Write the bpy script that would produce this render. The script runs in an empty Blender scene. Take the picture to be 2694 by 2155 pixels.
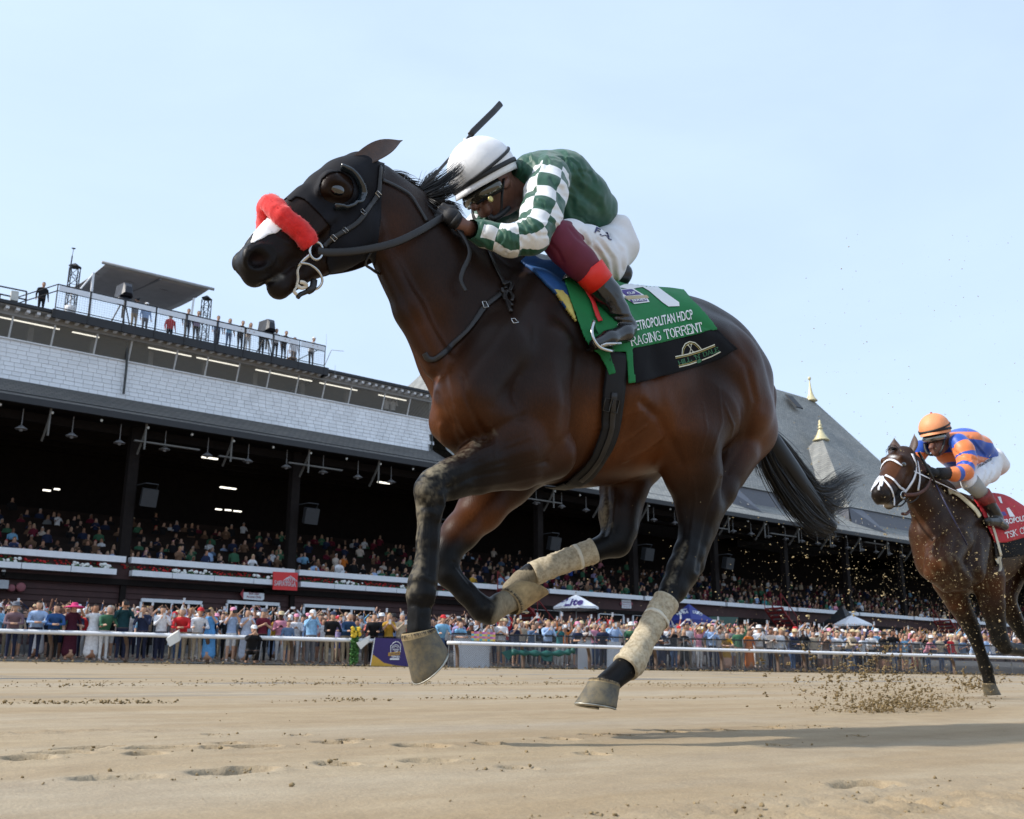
import bpy, bmesh, math, random
import numpy as np
from mathutils import Vector, Matrix
from mathutils.bvhtree import BVHTree

# ------------------------------------------------------------------ camera, sky, sun, exposure
SC = bpy.context.scene
COL = SC.collection
F, CX, CY = 2650.0, 1347.0, 1077.5            # lens in photograph pixels (2694 x 2155)
AZ, PITCH = math.radians(50.5), math.radians(15.15)
cam_d = bpy.data.cameras.new('camera'); cam = bpy.data.objects.new('camera', cam_d); COL.objects.link(cam)
cam_d.sensor_width = 36.0; cam_d.lens = 36.0*F/2694.0
cam_d.clip_start = 0.05; cam_d.clip_end = 4000
cam.location = (0, 0, 0)
cam.rotation_euler = (math.pi/2+PITCH, 0, AZ-math.pi/2)
cam_d.dof.use_dof = True; cam_d.dof.focus_distance = 3.5; cam_d.dof.aperture_fstop = 9.0
SC.camera = cam

SUN_DIR = Vector((-0.71, 0.33, 0.66)).normalized()       # towards the sun
w = bpy.data.worlds.new('World'); SC.world = w; w.use_nodes = True
nt = w.node_tree; nt.nodes.clear()
n_out = nt.nodes.new('ShaderNodeOutputWorld'); n_bg = nt.nodes.new('ShaderNodeBackground')
n_sky = nt.nodes.new('ShaderNodeTexSky'); n_sky.sky_type = 'NISHITA'; n_sky.sun_disc = False
n_sky.sun_elevation = math.asin(SUN_DIR.z)
n_sky.sun_rotation = math.atan2(SUN_DIR.x, SUN_DIR.y)
n_sky.air_density = 1.15; n_sky.dust_density = 3.2; n_sky.ozone_density = 1.6; n_sky.altitude = 100
n_bg.inputs['Strength'].default_value = 0.135
# thin high cirrus veil
tc = nt.nodes.new('ShaderNodeTexCoord'); mp = nt.nodes.new('ShaderNodeMapping')
mp.inputs['Scale'].default_value = (1.0, 1.6, 3.2); mp.inputs['Rotation'].default_value = (0.25, 0.1, 0.9)
nz = nt.nodes.new('ShaderNodeTexNoise'); nz.inputs['Scale'].default_value = 1.7; nz.inputs['Detail'].default_value = 7; nz.inputs['Roughness'].default_value = 0.52
nz.inputs['Distortion'].default_value = 0.35
cr = nt.nodes.new('ShaderNodeValToRGB'); cr.color_ramp.elements[0].position = 0.35; cr.color_ramp.elements[1].position = 0.85
cr.color_ramp.elements[0].color = (0.66, 0.66, 0.66, 1); cr.color_ramp.elements[1].color = (0.86, 0.86, 0.86, 1)
mx = nt.nodes.new('ShaderNodeMix'); mx.data_type = 'RGBA'
mx.inputs['B'].default_value = (3.9, 4.85, 6.2, 1)
nt.links.new(tc.outputs['Generated'], mp.inputs['Vector']); nt.links.new(mp.outputs['Vector'], nz.inputs['Vector'])
nt.links.new(nz.outputs['Fac'], cr.inputs['Fac']); nt.links.new(cr.outputs['Color'], mx.inputs['Factor'])
nt.links.new(n_sky.outputs['Color'], mx.inputs['A']); nt.links.new(mx.outputs['Result'], n_bg.inputs['Color'])
nt.links.new(n_bg.outputs['Background'], n_out.inputs['Surface'])

sun_d = bpy.data.lights.new('sun', 'SUN'); sun = bpy.data.objects.new('sun', sun_d); COL.objects.link(sun)
sun_d.energy = 3.0; sun_d.angle = math.radians(1.6); sun_d.color = (1.0, 0.955, 0.885)
sun.rotation_euler = SUN_DIR.to_track_quat('Z', 'Y').to_euler()
sun.location = (-20, 10, 30)

SC.view_settings.view_transform = 'Standard'; SC.view_settings.look = 'None'
SC.view_settings.exposure = 0.64; SC.view_settings.gamma = 1.0
SC.cycles.max_bounces = 5; SC.cycles.diffuse_bounces = 3; SC.cycles.glossy_bounces = 2
SC.cycles.transmission_bounces = 3; SC.cycles.transparent_max_bounces = 8
SC.cycles.use_denoising = True
SC.cycles.caustics_reflective = False; SC.cycles.caustics_refractive = False

# ------------------------------------------------------------------ helpers
random.seed(11); RNG = np.random.default_rng(11)
GH, GS = 0.23, 0.024                            # eye height over the dirt, banking of the track
def gz(y): return -GH+GS*y
_fw = np.array([math.cos(PITCH)*math.cos(AZ), math.cos(PITCH)*math.sin(AZ), math.sin(PITCH)])
_rt = np.array([math.sin(AZ), -math.cos(AZ), 0.0]); _up = np.cross(_rt, _fw)
def ray(x, y): return _fw*F+_rt*(x-CX)-_up*(y-CY)
def at(x, y, Y):
    r = ray(x, y); return r*(Y/r[1])
def atx(x, y, X):
    r = ray(x, y); return r*(X/r[0])
def atz(x, y, Z):
    r = ray(x, y); return r*(Z/r[2])
def gnd(x, y):
    r = ray(x, y); return r*(-GH/(r[2]-GS*r[1]))
def depth(p): return float(np.dot(p, _fw))
def lin(c):
    """sRGB 0-255 -> linear"""
    return tuple(((v/255)/12.92 if v <= 10 else (((v/255)+0.055)/1.055)**2.4) for v in c[:3])

def link(o, parent=None):
    COL.objects.link(o)
    if parent is not None: o.parent = parent
    return o
def tag(o, label=None, cat=None, group=None, kind=None):
    if label: o['label'] = label
    if cat: o['category'] = cat
    if group: o['group'] = group
    if kind: o['kind'] = kind
    return o
def empty(name, loc=(0, 0, 0), rz=0.0):
    o = bpy.data.objects.new(name, None); o.location = loc; o.rotation_euler = (0, 0, rz); o.empty_display_size = 0.1
    COL.objects.link(o); return o
def meshobj(name, verts, faces, mat=None, parent=None, smooth=False, mats=None, midx=None):
    me = bpy.data.meshes.new(name)
    me.from_pydata([tuple(map(float, v)) for v in verts], [], [tuple(map(int, f)) for f in faces])
    return _fin(me, name, mat, parent, smooth, mats, midx)
def _fin(me, name, mat, parent, smooth, mats=None, midx=None):
    if mats:
        for m in mats: me.materials.append(m)
    elif mat is not None: me.materials.append(mat)
    if midx is not None: me.polygons.foreach_set('material_index', np.asarray(midx, dtype=np.int32))
    if smooth: me.polygons.foreach_set('use_smooth', np.ones(len(me.polygons), dtype=bool))
    me.update()
    o = bpy.data.objects.new(name, me); COL.objects.link(o)
    if parent is not None:
        o.parent = parent; o.matrix_parent_inverse = parent_inv(parent)
    return o
def parent_inv(p):
    M = p.matrix_basis.copy(); q = p.parent
    N = p.matrix_parent_inverse.copy()
    M = N @ M if p.parent else M
    while q is not None:
        B = q.matrix_basis
        M = (q.matrix_parent_inverse @ B @ M) if q.parent else B @ M
        q = q.parent
    return M.inverted()

class MB:
    """collects simple shapes into one mesh"""
    def __init__(s): s.v = []; s.f = []; s.m = []
    def add(s, vs, fs, mi=0):
        b = len(s.v); s.v += [tuple(v) for v in vs]; s.f += [tuple(i+b for i in f) for f in fs]; s.m += [mi]*len(fs)
    def box(s, lo, hi, mi=0, M=None):
        x0, y0, z0 = lo; x1, y1, z1 = hi
        vs = [(x0, y0, z0), (x1, y0, z0), (x1, y1, z0), (x0, y1, z0), (x0, y0, z1), (x1, y0, z1), (x1, y1, z1), (x0, y1, z1)]
        if M is not None: vs = [tuple(M @ Vector(v)) for v in vs]
        s.add(vs, [(0, 3, 2, 1), (4, 5, 6, 7), (0, 1, 5, 4), (1, 2, 6, 5), (2, 3, 7, 6), (3, 0, 4, 7)], mi)
    def tube(s, pts, r, n=8, mi=0, cap=True, flat=None, upv=None, closed=False):
        """tube through pts; r number or list; flat=(a,b) scales of the two cross axes"""
        P = [Vector(p) for p in pts]; N = len(P)
        R = [r]*N if not hasattr(r, '__len__') else list(r)
        fa, fb = flat if flat else (1, 1)
        base = len(s.v); prev = None
        for i in range(N):
            if closed: t = P[(i+1) % N]-P[i-1]
            else: t = P[min(i+1, N-1)]-P[max(i-1, 0)]
            if t.length < 1e-9: t = Vector((0, 0, 1))
            t.normalize()
            u0 = Vector(upv[i]) if (upv is not None and hasattr(upv[0], '__len__')) else (Vector(upv) if upv is not None else (prev if prev is not None else (Vector((0, 0, 1)) if abs(t.z) < 0.9 else Vector((1, 0, 0)))))
            a = u0-t*u0.dot(t)
            if a.length < 1e-6: a = t.orthogonal()
            a.normalize(); b = t.cross(a)
            prev = a
            for k in range(n):
                an = 2*math.pi*k/n
                s.v.append(tuple(P[i]+a*(math.cos(an)*R[i]*fa)+b*(math.sin(an)*R[i]*fb)))
        for i in range(N if closed else N-1):
            j = (i+1) % N
            for k in range(n):
                k2 = (k+1) % n
                s.f.append((base+i*n+k, base+i*n+k2, base+j*n+k2, base+j*n+k)); s.m.append(mi)
        if cap and not closed:
            s.f.append(tuple(base+k for k in range(n))[::-1]); s.m.append(mi)
            s.f.append(tuple(base+(N-1)*n+k for k in range(n))); s.m.append(mi)
    def lathe(s, c, prof, n=16, mi=0, M=None):
        base = len(s.v)
        for (r, z) in prof:
            for k in range(n):
                a = 2*math.pi*k/n; v = Vector((r*math.cos(a), r*math.sin(a), z))
                if M is not None: v = M @ v
                s.v.append(tuple(v+Vector(c)))
        for i in range(len(prof)-1):
            for k in range(n):
                k2 = (k+1) % n
                s.f.append((base+i*n+k, base+i*n+k2, base+(i+1)*n+k2, base+(i+1)*n+k)); s.m.append(mi)
        s.f.append(tuple(base+k for k in range(n))[::-1]); s.m.append(mi)
        s.f.append(tuple(base+(len(prof)-1)*n+k for k in range(n))); s.m.append(mi)
    def sphere(s, c, r, n=10, m=6, mi=0, M=None):
        rr = r if hasattr(r, '__len__') else (r, r, r)
        base = len(s.v)
        for i in range(m+1):
            t = math.pi*i/m
            for k in range(n):
                a = 2*math.pi*k/n; v = Vector((rr[0]*math.sin(t)*math.cos(a), rr[1]*math.sin(t)*math.sin(a), rr[2]*math.cos(t)))
                if M is not None: v = M @ v
                s.v.append(tuple(v+Vector(c)))
        for i in range(m):
            for k in range(n):
                k2 = (k+1) % n
                s.f.append((base+i*n+k, base+(i+1)*n+k, base+(i+1)*n+k2, base+i*n+k2)); s.m.append(mi)
    def build(s, name, mat=None, parent=None, smooth=False, mats=None):
        return meshobj(name, s.v, s.f, mat, parent, smooth, mats, s.m if mats else None)

# ---- signed-distance modelling: blend muscles into one skin
class SDF:
    def __init__(s, lo, hi, h):
        s.lo = np.array(lo, float); s.h = h
        s.n = np.ceil((np.array(hi)-s.lo)/h).astype(int)+1
        s.D = np.full(s.n, 0.2, np.float32)
        s.ax = [(s.lo[i]+h*np.arange(s.n[i])).astype(np.float32) for i in range(3)]
    def _sub(s, lo, hi):
        sl = []; ax = []
        for i in range(3):
            a = max(0, int((lo[i]-s.lo[i])/s.h)-1); b = min(s.n[i], int((hi[i]-s.lo[i])/s.h)+3)
            if b <= a: return None, None
            sl.append(slice(a, b)); v = s.ax[i][a:b]
            sh = [1, 1, 1]; sh[i] = -1; ax.append(v.reshape(sh))
        return tuple(sl), ax
    def _op(s, sl, d, k, mode):
        A = s.D[sl]
        if mode == 'add':
            if k > 0:
                hh = np.clip(0.5+0.5*(A-d)/k, 0, 1); s.D[sl] = A+(d-A)*hh-k*hh*(1-hh)
            else: s.D[sl] = np.minimum(A, d)
        else:
            d = -d
            if k > 0:
                hh = np.clip(0.5-0.5*(A-d)/k, 0, 1); s.D[sl] = A+(d-A)*hh+k*hh*(1-hh)
            else: s.D[sl] = np.maximum(A, d)
    def cone(s, a, b, ra, rb, k=0.02, sc=(1, 1, 1), mode='add'):
        a = np.asarray(a, np.float32); b = np.asarray(b, np.float32); sc = np.asarray(sc, np.float32)
        R = max(ra, rb)+k+3*s.h
        m = R/np.minimum(sc, 1)
        sl, ax_ = s._sub(np.minimum(a, b)-m, np.maximum(a, b)+m)
        if sl is None: return
        x, y, z = ax_
        X, Y, Z = (x-a[0])*sc[0], (y-a[1])*sc[1], (z-a[2])*sc[2]
        B = (b-a)*sc; L = float(B@B)+1e-12
        t = np.clip((X*B[0]+Y*B[1]+Z*B[2])/L, 0, 1)
        d = np.sqrt((X-t*B[0])**2+(Y-t*B[1])**2+(Z-t*B[2])**2)-(ra+(rb-ra)*t)
        s._op(sl, d/float(max(1.0, sc.max()**0.5)), k, mode)
    def chain(s, pts, k=0.02, sc=(1, 1, 1), mode='add'):
        for p, q in zip(pts[:-1], pts[1:]): s.cone(p[0], q[0], p[1], q[1], k, sc, mode)
    def ell(s, c, r, k=0.02, M=None, mode='add'):
        c = np.asarray(c, np.float32); r = np.asarray(r, np.float32)
        R = float(r.max())+k+3*s.h
        sl, ax = s._sub(c-R, c+R)
        if sl is None: return
        x, y, z = ax[0]-c[0], ax[1]-c[1], ax[2]-c[2]
        if M is not None:
            M = np.asarray(M, np.float32)
            x, y, z = (M[0, 0]*x+M[1, 0]*y+M[2, 0]*z, M[0, 1]*x+M[1, 1]*y+M[2, 1]*z, M[0, 2]*x+M[1, 2]*y+M[2, 2]*z)
        k0 = np.sqrt((x/r[0])**2+(y/r[1])**2+(z/r[2])**2)
        k1 = np.sqrt((x/r[0]**2)**2+(y/r[1]**2)**2+(z/r[2]**2)**2)+1e-6
        s._op(sl, k0*(k0-1)/k1, k, mode)
    def mesh(s):
        D = s.D; I = D < 0
        nx, ny, nz_ = D.shape
        c = np.zeros((nx-1, ny-1, nz_-1), np.int8)
        for i in (0, 1):
            for j in (0, 1):
                for k in (0, 1): c += I[i:nx-1+i, j:ny-1+j, k:nz_-1+k]
        cells = np.argwhere((c > 0) & (c < 8))
        idx = np.full(c.shape, -1, np.int32); idx[tuple(cells.T)] = np.arange(len(cells))
        acc = np.zeros((len(cells), 3), np.float32); cnt = np.zeros(len(cells), np.float32)
        corners = [(i, j, k) for i in (0, 1) for j in (0, 1) for k in (0, 1)]
        val = {q: D[cells[:, 0]+q[0], cells[:, 1]+q[1], cells[:, 2]+q[2]] for q in corners}
        for q in corners:
            for ax in range(3):
                if q[ax] == 0:
                    p = list(q); p[ax] = 1; p = tuple(p)
                    a, b = val[q], val[p]; m = (a < 0) != (b < 0)
                    t = np.where(m, a/(a-b+1e-12), 0)
                    e = np.array(q, np.float32)[None]*np.ones((len(cells), 1), np.float32); e[:, ax] = t
                    acc += e*m[:, None]; cnt += m
        V = s.lo+(cells+acc/np.maximum(cnt, 1)[:, None])*s.h
        quads = []
        for ax in range(3):
            sl0 = [slice(None)]*3; sl1 = [slice(None)]*3
            sl0[ax] = slice(0, -1); sl1[ax] = slice(1, None)
            a = I[tuple(sl0)]; b = I[tuple(sl1)]
            u, v = (ax+1) % 3, (ax+2) % 3
            e = np.argwhere(a != b)
            e = e[(e[:, u] > 0) & (e[:, v] > 0) & (e[:, u] < s.n[u]-1) & (e[:, v] < s.n[v]-1)]
            fl = a[tuple(e.T)]
            def g(du, dv):
                w_ = e.copy(); w_[:, u] -= du; w_[:, v] -= dv; return idx[tuple(w_.T)]
            q = np.stack([g(1, 1), g(0, 1), g(0, 0), g(1, 0)], 1)
            q[~fl] = q[~fl][:, ::-1]
            quads.append(q)
        return V, np.concatenate(quads)

def npmesh(name, V, Q, mat=None, parent=None, smooth=True, mats=None, midx=None, link_it=True):
    me = bpy.data.meshes.new(name); n = Q.shape[1]
    me.vertices.add(len(V)); me.vertices.foreach_set('co', np.asarray(V, np.float32).ravel())
    me.loops.add(Q.size); me.loops.foreach_set('vertex_index', np.asarray(Q, np.int32).ravel())
    me.polygons.add(len(Q)); me.polygons.foreach_set('loop_start', np.arange(0, Q.size, n, dtype=np.int32))
    me.update(calc_edges=True); me.validate()
    return _fin(me, name, mat, parent, smooth, mats, midx)
def vcol(me, name, C):
    a = me.color_attributes.new(name, 'FLOAT_COLOR', 'POINT')
    C = np.asarray(C, np.float32)
    if C.shape[1] == 3: C = np.concatenate([C, np.ones((len(C), 1), np.float32)], 1)
    a.data.foreach_set('color', C.ravel())
def relax(V, Q, it=2, f=0.5):
    n = len(V); V = V.copy()
    i = np.concatenate([Q, np.roll(Q, -1, 1)], 0)
    a = np.concatenate([Q.ravel(), np.roll(Q, -1, 1).ravel()]); b = np.concatenate([np.roll(Q, -1, 1).ravel(), Q.ravel()])
    deg = np.bincount(a, minlength=n).astype(float)
    for _ in range(it):
        S = np.stack([np.bincount(a, V[b, k], minlength=n) for k in range(3)], 1)/np.maximum(deg, 1)[:, None]
        V += f*(S-V)
    return V
def vnoise(P, s, seed=0):
    """cheap smooth value noise for vertex work"""
    P = np.asarray(P, float)*s+seed*17.13
    i = np.floor(P).astype(np.int64); f = P-i; f = f*f*(3-2*f)
    def h(a): 
        n = a[..., 0]*374761393+a[..., 1]*668265263+a[..., 2]*2147483647
        n = (n ^ (n >> 13))*1274126177; n = n ^ (n >> 16)
        return (n & 0xffff)/65535.0
    r = 0
    for dx in (0, 1):
        for dy in (0, 1):
            for dz in (0, 1):
                r = r+h(i+np.array([dx, dy, dz]))*np.where(dx, f[..., 0], 1-f[..., 0])*np.where(dy, f[..., 1], 1-f[..., 1])*np.where(dz, f[..., 2], 1-f[..., 2])
    return r
def sstep(a, b, x):
    t = np.clip((x-a)/(b-a), 0, 1); return t*t*(3-2*t)

# ---- materials
class NT:
    def __init__(s, name):
        s.m = bpy.data.materials.new(name); s.m.use_nodes = True; s.t = s.m.node_tree
        s.b = s.t.nodes['Principled BSDF']; s.o = s.t.nodes['Material Output']
    def n(s, typ, **kw):
        nd = s.t.nodes.new('ShaderNode'+typ)
        for k, v in kw.items():
            if k.startswith('i_'):
                key = k[2:]; nd.inputs[int(key) if key.isdigit() else key.replace('_', ' ')].default_value = v
            else: setattr(nd, k, v)
        return nd
    def l(s, a, b): s.t.links.new(a, b); return s
    def noise(s, scale, detail=3, rough=0.5, coord='Object', mapscale=None):
        tc = s.n('TexCoord'); nz = s.n('TexNoise'); nz.inputs['Scale'].default_value = scale
        nz.inputs['Detail'].default_value = detail; nz.inputs['Roughness'].default_value = rough
        if mapscale:
            mp = s.n('Mapping'); mp.inputs['Scale'].default_value = mapscale
            s.l(tc.outputs[coord], mp.inputs['Vector']); s.l(mp.outputs['Vector'], nz.inputs['Vector'])
        else: s.l(tc.outputs[coord], nz.inputs['Vector'])
        return nz
    def ramp(s, fac, stops):
        r = s.n('ValToRGB'); e = r.color_ramp.elements
        while len(e) < len(stops): e.new(0.5)
        for el, (p, c) in zip(e, stops): el.position = p; el.color = (*c[:3], 1) if len(c) >= 3 else (c[0], c[0], c[0], 1)
        s.l(fac, r.inputs['Fac']); return r
    def mix(s, fac, a, b, mode='MIX'):
        m = s.n('Mix', data_type='RGBA', blend_type=mode)
        for sock, v in (('Factor', fac), ('A', a), ('B', b)):
            if hasattr(v, 'is_linked') or isinstance(v, bpy.types.NodeSocket): s.l(v, m.inputs[sock])
            elif sock == 'Factor': m.inputs[sock].default_value = v
            else: m.inputs[sock].default_value = (*v[:3], 1)
        return m.outputs['Result']
    def bump(s, h, strength=0.3, dist=0.01):
        b = s.n('Bump'); b.inputs['Strength'].default_value = strength; b.inputs['Distance'].default_value = dist
        s.l(h, b.inputs['Height']); s.l(b.outputs['Normal'], s.b.inputs['Normal']); return b
    def set(s, color=None, rough=None, metal=None, spec=None, sheen=None, coat=None, coat_r=None, emis=None, emis_s=None, alpha=None, trans=None, sub=None):
        B = s.b.inputs
        for k, v in (('Base Color', color), ('Roughness', rough), ('Metallic', metal), ('Specular IOR Level', spec), ('Sheen Weight', sheen), ('Coat Weight', coat), ('Coat Roughness', coat_r), ('Emission Color', emis), ('Emission Strength', emis_s), ('Alpha', alpha), ('Transmission Weight', trans)):
            if v is None: continue
            if isinstance(v, bpy.types.NodeSocket): s.l(v, B[k])
            elif k in ('Base Color', 'Emission Color'): B[k].default_value = (*v[:3], 1)
            else: B[k].default_value = v
        return s
_mc = {}
def plain(name, color, rough=0.6, metal=0.0, var=0.12, scale=6.0, bump=0.0, spec=0.5, coat=0.0, sheen=0.0, bscale=None, bdist=0.004):
    """procedural paint/cloth: base colour with mottled variation and a fine bump"""
    if name in _mc: return _mc[name]
    t = NT(name); nz = t.noise(scale, 4, 0.6)
    a = tuple(max(0, c*(1-var)) for c in color); b = tuple(min(1, c*(1+var)) for c in color)
    r = t.ramp(nz.outputs['Fac'], [(0.3, a), (0.7, b)])
    t.set(color=r.outputs['Color'], rough=rough, metal=metal, spec=spec, coat=coat, sheen=sheen)
    if bump: t.bump(t.noise(bscale or scale*6, 3, 0.6).outputs['Fac'], bump, bdist)
    _mc[name] = t.m
    return t.m
def smooth_pts(pts, n=6):
    """Catmull-Rom through points"""
    P = [Vector(p) for p in pts]; P = [P[0]*2-P[1]]+P+[P[-1]*2-P[-2]]; o = []
    for i in range(1, len(P)-2):
        for k in range(n):
            t = k/n; a, b, c, d = P[i-1:i+3]
            o.append(0.5*((2*b)+(c-a)*t+(2*a-5*b+4*c-d)*t*t+(3*b-a-3*c+d)*t**3))
    o.append(P[-2]); return o
# ---------- lettering laid on the cloth, placed between two photo points
def text_mesh(txt, bold=0.0, shear=0.0, space=1.0):
    cu = bpy.data.curves.new('lettering', 'FONT'); cu.body = txt; cu.offset = bold; cu.shear = shear; cu.space_character = space; cu.resolution_u = 3
    o = bpy.data.objects.new('lettering', cu); COL.objects.link(o); bpy.context.view_layer.update()
    me = bpy.data.meshes.new_from_object(o.evaluated_get(bpy.context.evaluated_depsgraph_get()))
    v = np.array([tuple(q.co)[:2] for q in me.vertices]); f = [tuple(p.vertices) for p in me.polygons]
    bpy.data.objects.remove(o); bpy.data.curves.remove(cu); bpy.data.meshes.remove(me)
    v -= v.min(0); return v/v.max(0), f
# small serif stroke alphabet for the cloth names
GLYPH = {'R': ([[(0, 0), (0, 1)], [(0, 1), (.55, 1), (.72, .88), (.72, .66), (.55, .54), (0, .54)], [(.35, .54), (.78, 0)]], .8), 'A': ([[(0, 0), (.36, 1), (.74, 0)], [(.13, .34), (.61, .34)]], .74),
 'G': ([[(.72, .8), (.6, .96), (.4, 1), (.15, .88), (.02, .5), (.15, .12), (.4, 0), (.62, .05), (.72, .2), (.72, .44), (.45, .44)]], .76), 'I': ([[(.1, 0), (.1, 1)]], .2), 'N': ([[(0, 0), (0, 1), (.7, 0), (.7, 1)]], .7),
 'T': ([[(.36, 0), (.36, 1)], [(0, .82), (0, 1), (.72, 1), (.72, .82)]], .72), 'O': ([[(.38, 0), (.12, .14), (.02, .5), (.12, .86), (.38, 1), (.64, .86), (.74, .5), (.64, .14), (.38, 0)]], .76), 'E': ([[(.62, .2), (.62, 0), (0, 0), (0, 1), (.6, 1), (.6, .82)], [(0, .52), (.42, .52)]], .64),
 'H': ([[(0, 0), (0, 1)], [(.7, 0), (.7, 1)], [(0, .52), (.7, .52)]], .7), 'L': ([[(0, 1), (0, 0), (.6, 0), (.6, .2)]], .62), 'D': ([[(0, 0), (0, 1), (.4, 1), (.66, .84), (.74, .5), (.66, .16), (.4, 0), (0, 0)]], .76), 'X': ([[(0, 0), (.7, 1)], [(0, 1), (.7, 0)]], .7),
 'S': ([[(.04, .18), (.12, .04), (.34, 0), (.56, .08), (.6, .26), (.48, .44), (.16, .58), (.05, .74), (.12, .92), (.34, 1), (.54, .95), (.6, .82)]], .64), 'C': ([[(.72, .8), (.6, .96), (.4, 1), (.15, .88), (.02, .5), (.15, .12), (.4, 0), (.62, .05), (.72, .2)]], .74), 'K': ([[(0, 0), (0, 1)], [(.66, 1), (0, .42)], [(.2, .58), (.7, 0)]], .7), "'": ([[(.05, 1), (.05, .78)]], .1), ' ': ([], .36),
 'B': ([[(0, 0), (0, 1), (.48, 1), (.62, .88), (.62, .66), (.48, .54), (0, .54)], [(.48, .54), (.68, .42), (.68, .14), (.5, 0), (0, 0)]], .7), 'U': ([[(0, 1), (0, .22), (.14, .03), (.36, 0), (.58, .03), (.7, .22), (.7, 1)]], .7), 'P': ([[(0, 0), (0, 1), (.5, 1), (.66, .88), (.66, .62), (.5, .5), (0, .5)]], .68), 'M': ([[(0, 0), (0, 1), (.42, .1), (.84, 1), (.84, 0)]], .84)}
def stroke_text(txt, th=0.11, serif=0.12, gap=0.2):
    v = []; f = []; x = 0
    def quad(a, b, w_):
        d = np.array(b, float)-np.array(a, float); L = np.hypot(*d)
        if L < 1e-6: return
        d /= L; n_ = np.array([-d[1], d[0]])*w_/2; a = np.array(a)-d*w_*0.25; b = np.array(b)+d*w_*0.25; k = len(v)
        v.extend([a-n_, b-n_, b+n_, a+n_]); f.append((k, k+1, k+2, k+3))
    for ch in txt:
        st, wd = GLYPH.get(ch, ([], .4))
        for pl in st:
            for a, b in zip(pl[:-1], pl[1:]):
                vert = abs(a[0]-b[0]) < 0.3*abs(a[1]-b[1]); quad((x+a[0], a[1]), (x+b[0], b[1]), th*(1.25 if vert else 0.75))
            if serif:
                for e in (pl[0], pl[-1]):
                    if e[1] in (0, 1) and len(pl) < 8: quad((x+e[0]-serif, e[1]), (x+e[0]+serif, e[1]), th*0.6)
        x += wd+gap
    v = np.array(v); v -= v.min(0); return v/v.max(0), f
def bvh_of(*os):
    v = []; f = []
    for o in os: b = len(v); v += [tuple(q.co) for q in o.data.vertices]; f += [tuple(i+b for i in p.vertices) for p in o.data.polygons]
    return BVHTree.FromPolygons(v, f)
# ================================================================== setting: dirt track, apron
FENCE_Y = 38.2
def dirt_material():
    t = NT('dirt'); tc = t.n('TexCoord')
    def nz(scale, ms, det=5, rough=0.6):
        mp = t.n('Mapping'); mp.inputs['Scale'].default_value = ms; n = t.n('TexNoise'); n.inputs['Scale'].default_value = scale; n.inputs['Detail'].default_value = det; n.inputs['Roughness'].default_value = rough
        t.l(tc.outputs['Object'], mp.inputs['Vector']); t.l(mp.outputs['Vector'], n.inputs['Vector']); return n.outputs['Fac']
    streak = nz(1.0, (0.16, 0.9, 1)); streak2 = nz(1.0, (0.45, 2.6, 1)); grain = nz(170, (1, 1, 1), 3, 0.7); mid = nz(9, (0.6, 1, 1), 5); fine = nz(45, (1, 1, 1), 4)
    base = t.ramp(streak, [(0.30, (0.27, 0.203, 0.122)), (0.46, (0.335, 0.272, 0.188)), (0.58, (0.365, 0.325, 0.262)), (0.72, (0.34, 0.325, 0.30))]).outputs['Color']
    c = t.mix(0.35, base, t.ramp(streak2, [(0.35, (0.27, 0.20, 0.12)), (0.65, (0.40, 0.335, 0.235))]).outputs['Color'])
    c = t.mix(1.0, c, t.ramp(mid, [(0.3, (0.82, 0.75, 0.65)), (0.7, (1.0, 0.94, 0.84))]).outputs['Color'], 'MULTIPLY')
    c = t.mix(1.0, c, t.ramp(grain, [(0.3, (0.82,)*3), (0.7, (1.16,)*3)]).outputs['Color'], 'MULTIPLY')
    # standing damp: long dark smears further out
    sep = t.n('SeparateXYZ'); t.l(tc.outputs['Object'], sep.inputs['Vector']); wet = nz(1.0, (0.20, 1.25, 1), 4, 0.55)
    ym = t.n('MapRange'); ym.inputs['From Min'].default_value = 5.0; ym.inputs['From Max'].default_value = 9.0; t.l(sep.outputs['Y'], ym.inputs['Value'])
    wr = t.ramp(wet, [(0.57, (0, 0, 0)), (0.63, (1, 1, 1))]).outputs['Color']; wf = t.n('Math', operation='MULTIPLY'); t.l(wr, wf.inputs[0]); t.l(ym.outputs['Result'], wf.inputs[1])
    c = t.mix(wf.outputs[0], c, (0.15, 0.135, 0.115))
    rr = t.n('MapRange'); rr.inputs['To Min'].default_value = 0.86; rr.inputs['To Max'].default_value = 0.35; t.l(wf.outputs[0], rr.inputs['Value'])
    t.set(color=c, rough=rr.outputs['Result'], spec=0.3)
    ad = t.n('Math', operation='MULTIPLY_ADD'); ad.inputs[1].default_value = 0.5; t.l(grain, ad.inputs[0]); t.l(fine, ad.inputs[2]); t.bump(ad.outputs[0], 0.35, 0.012)
    return t.m
DIRT = dirt_material()
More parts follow.
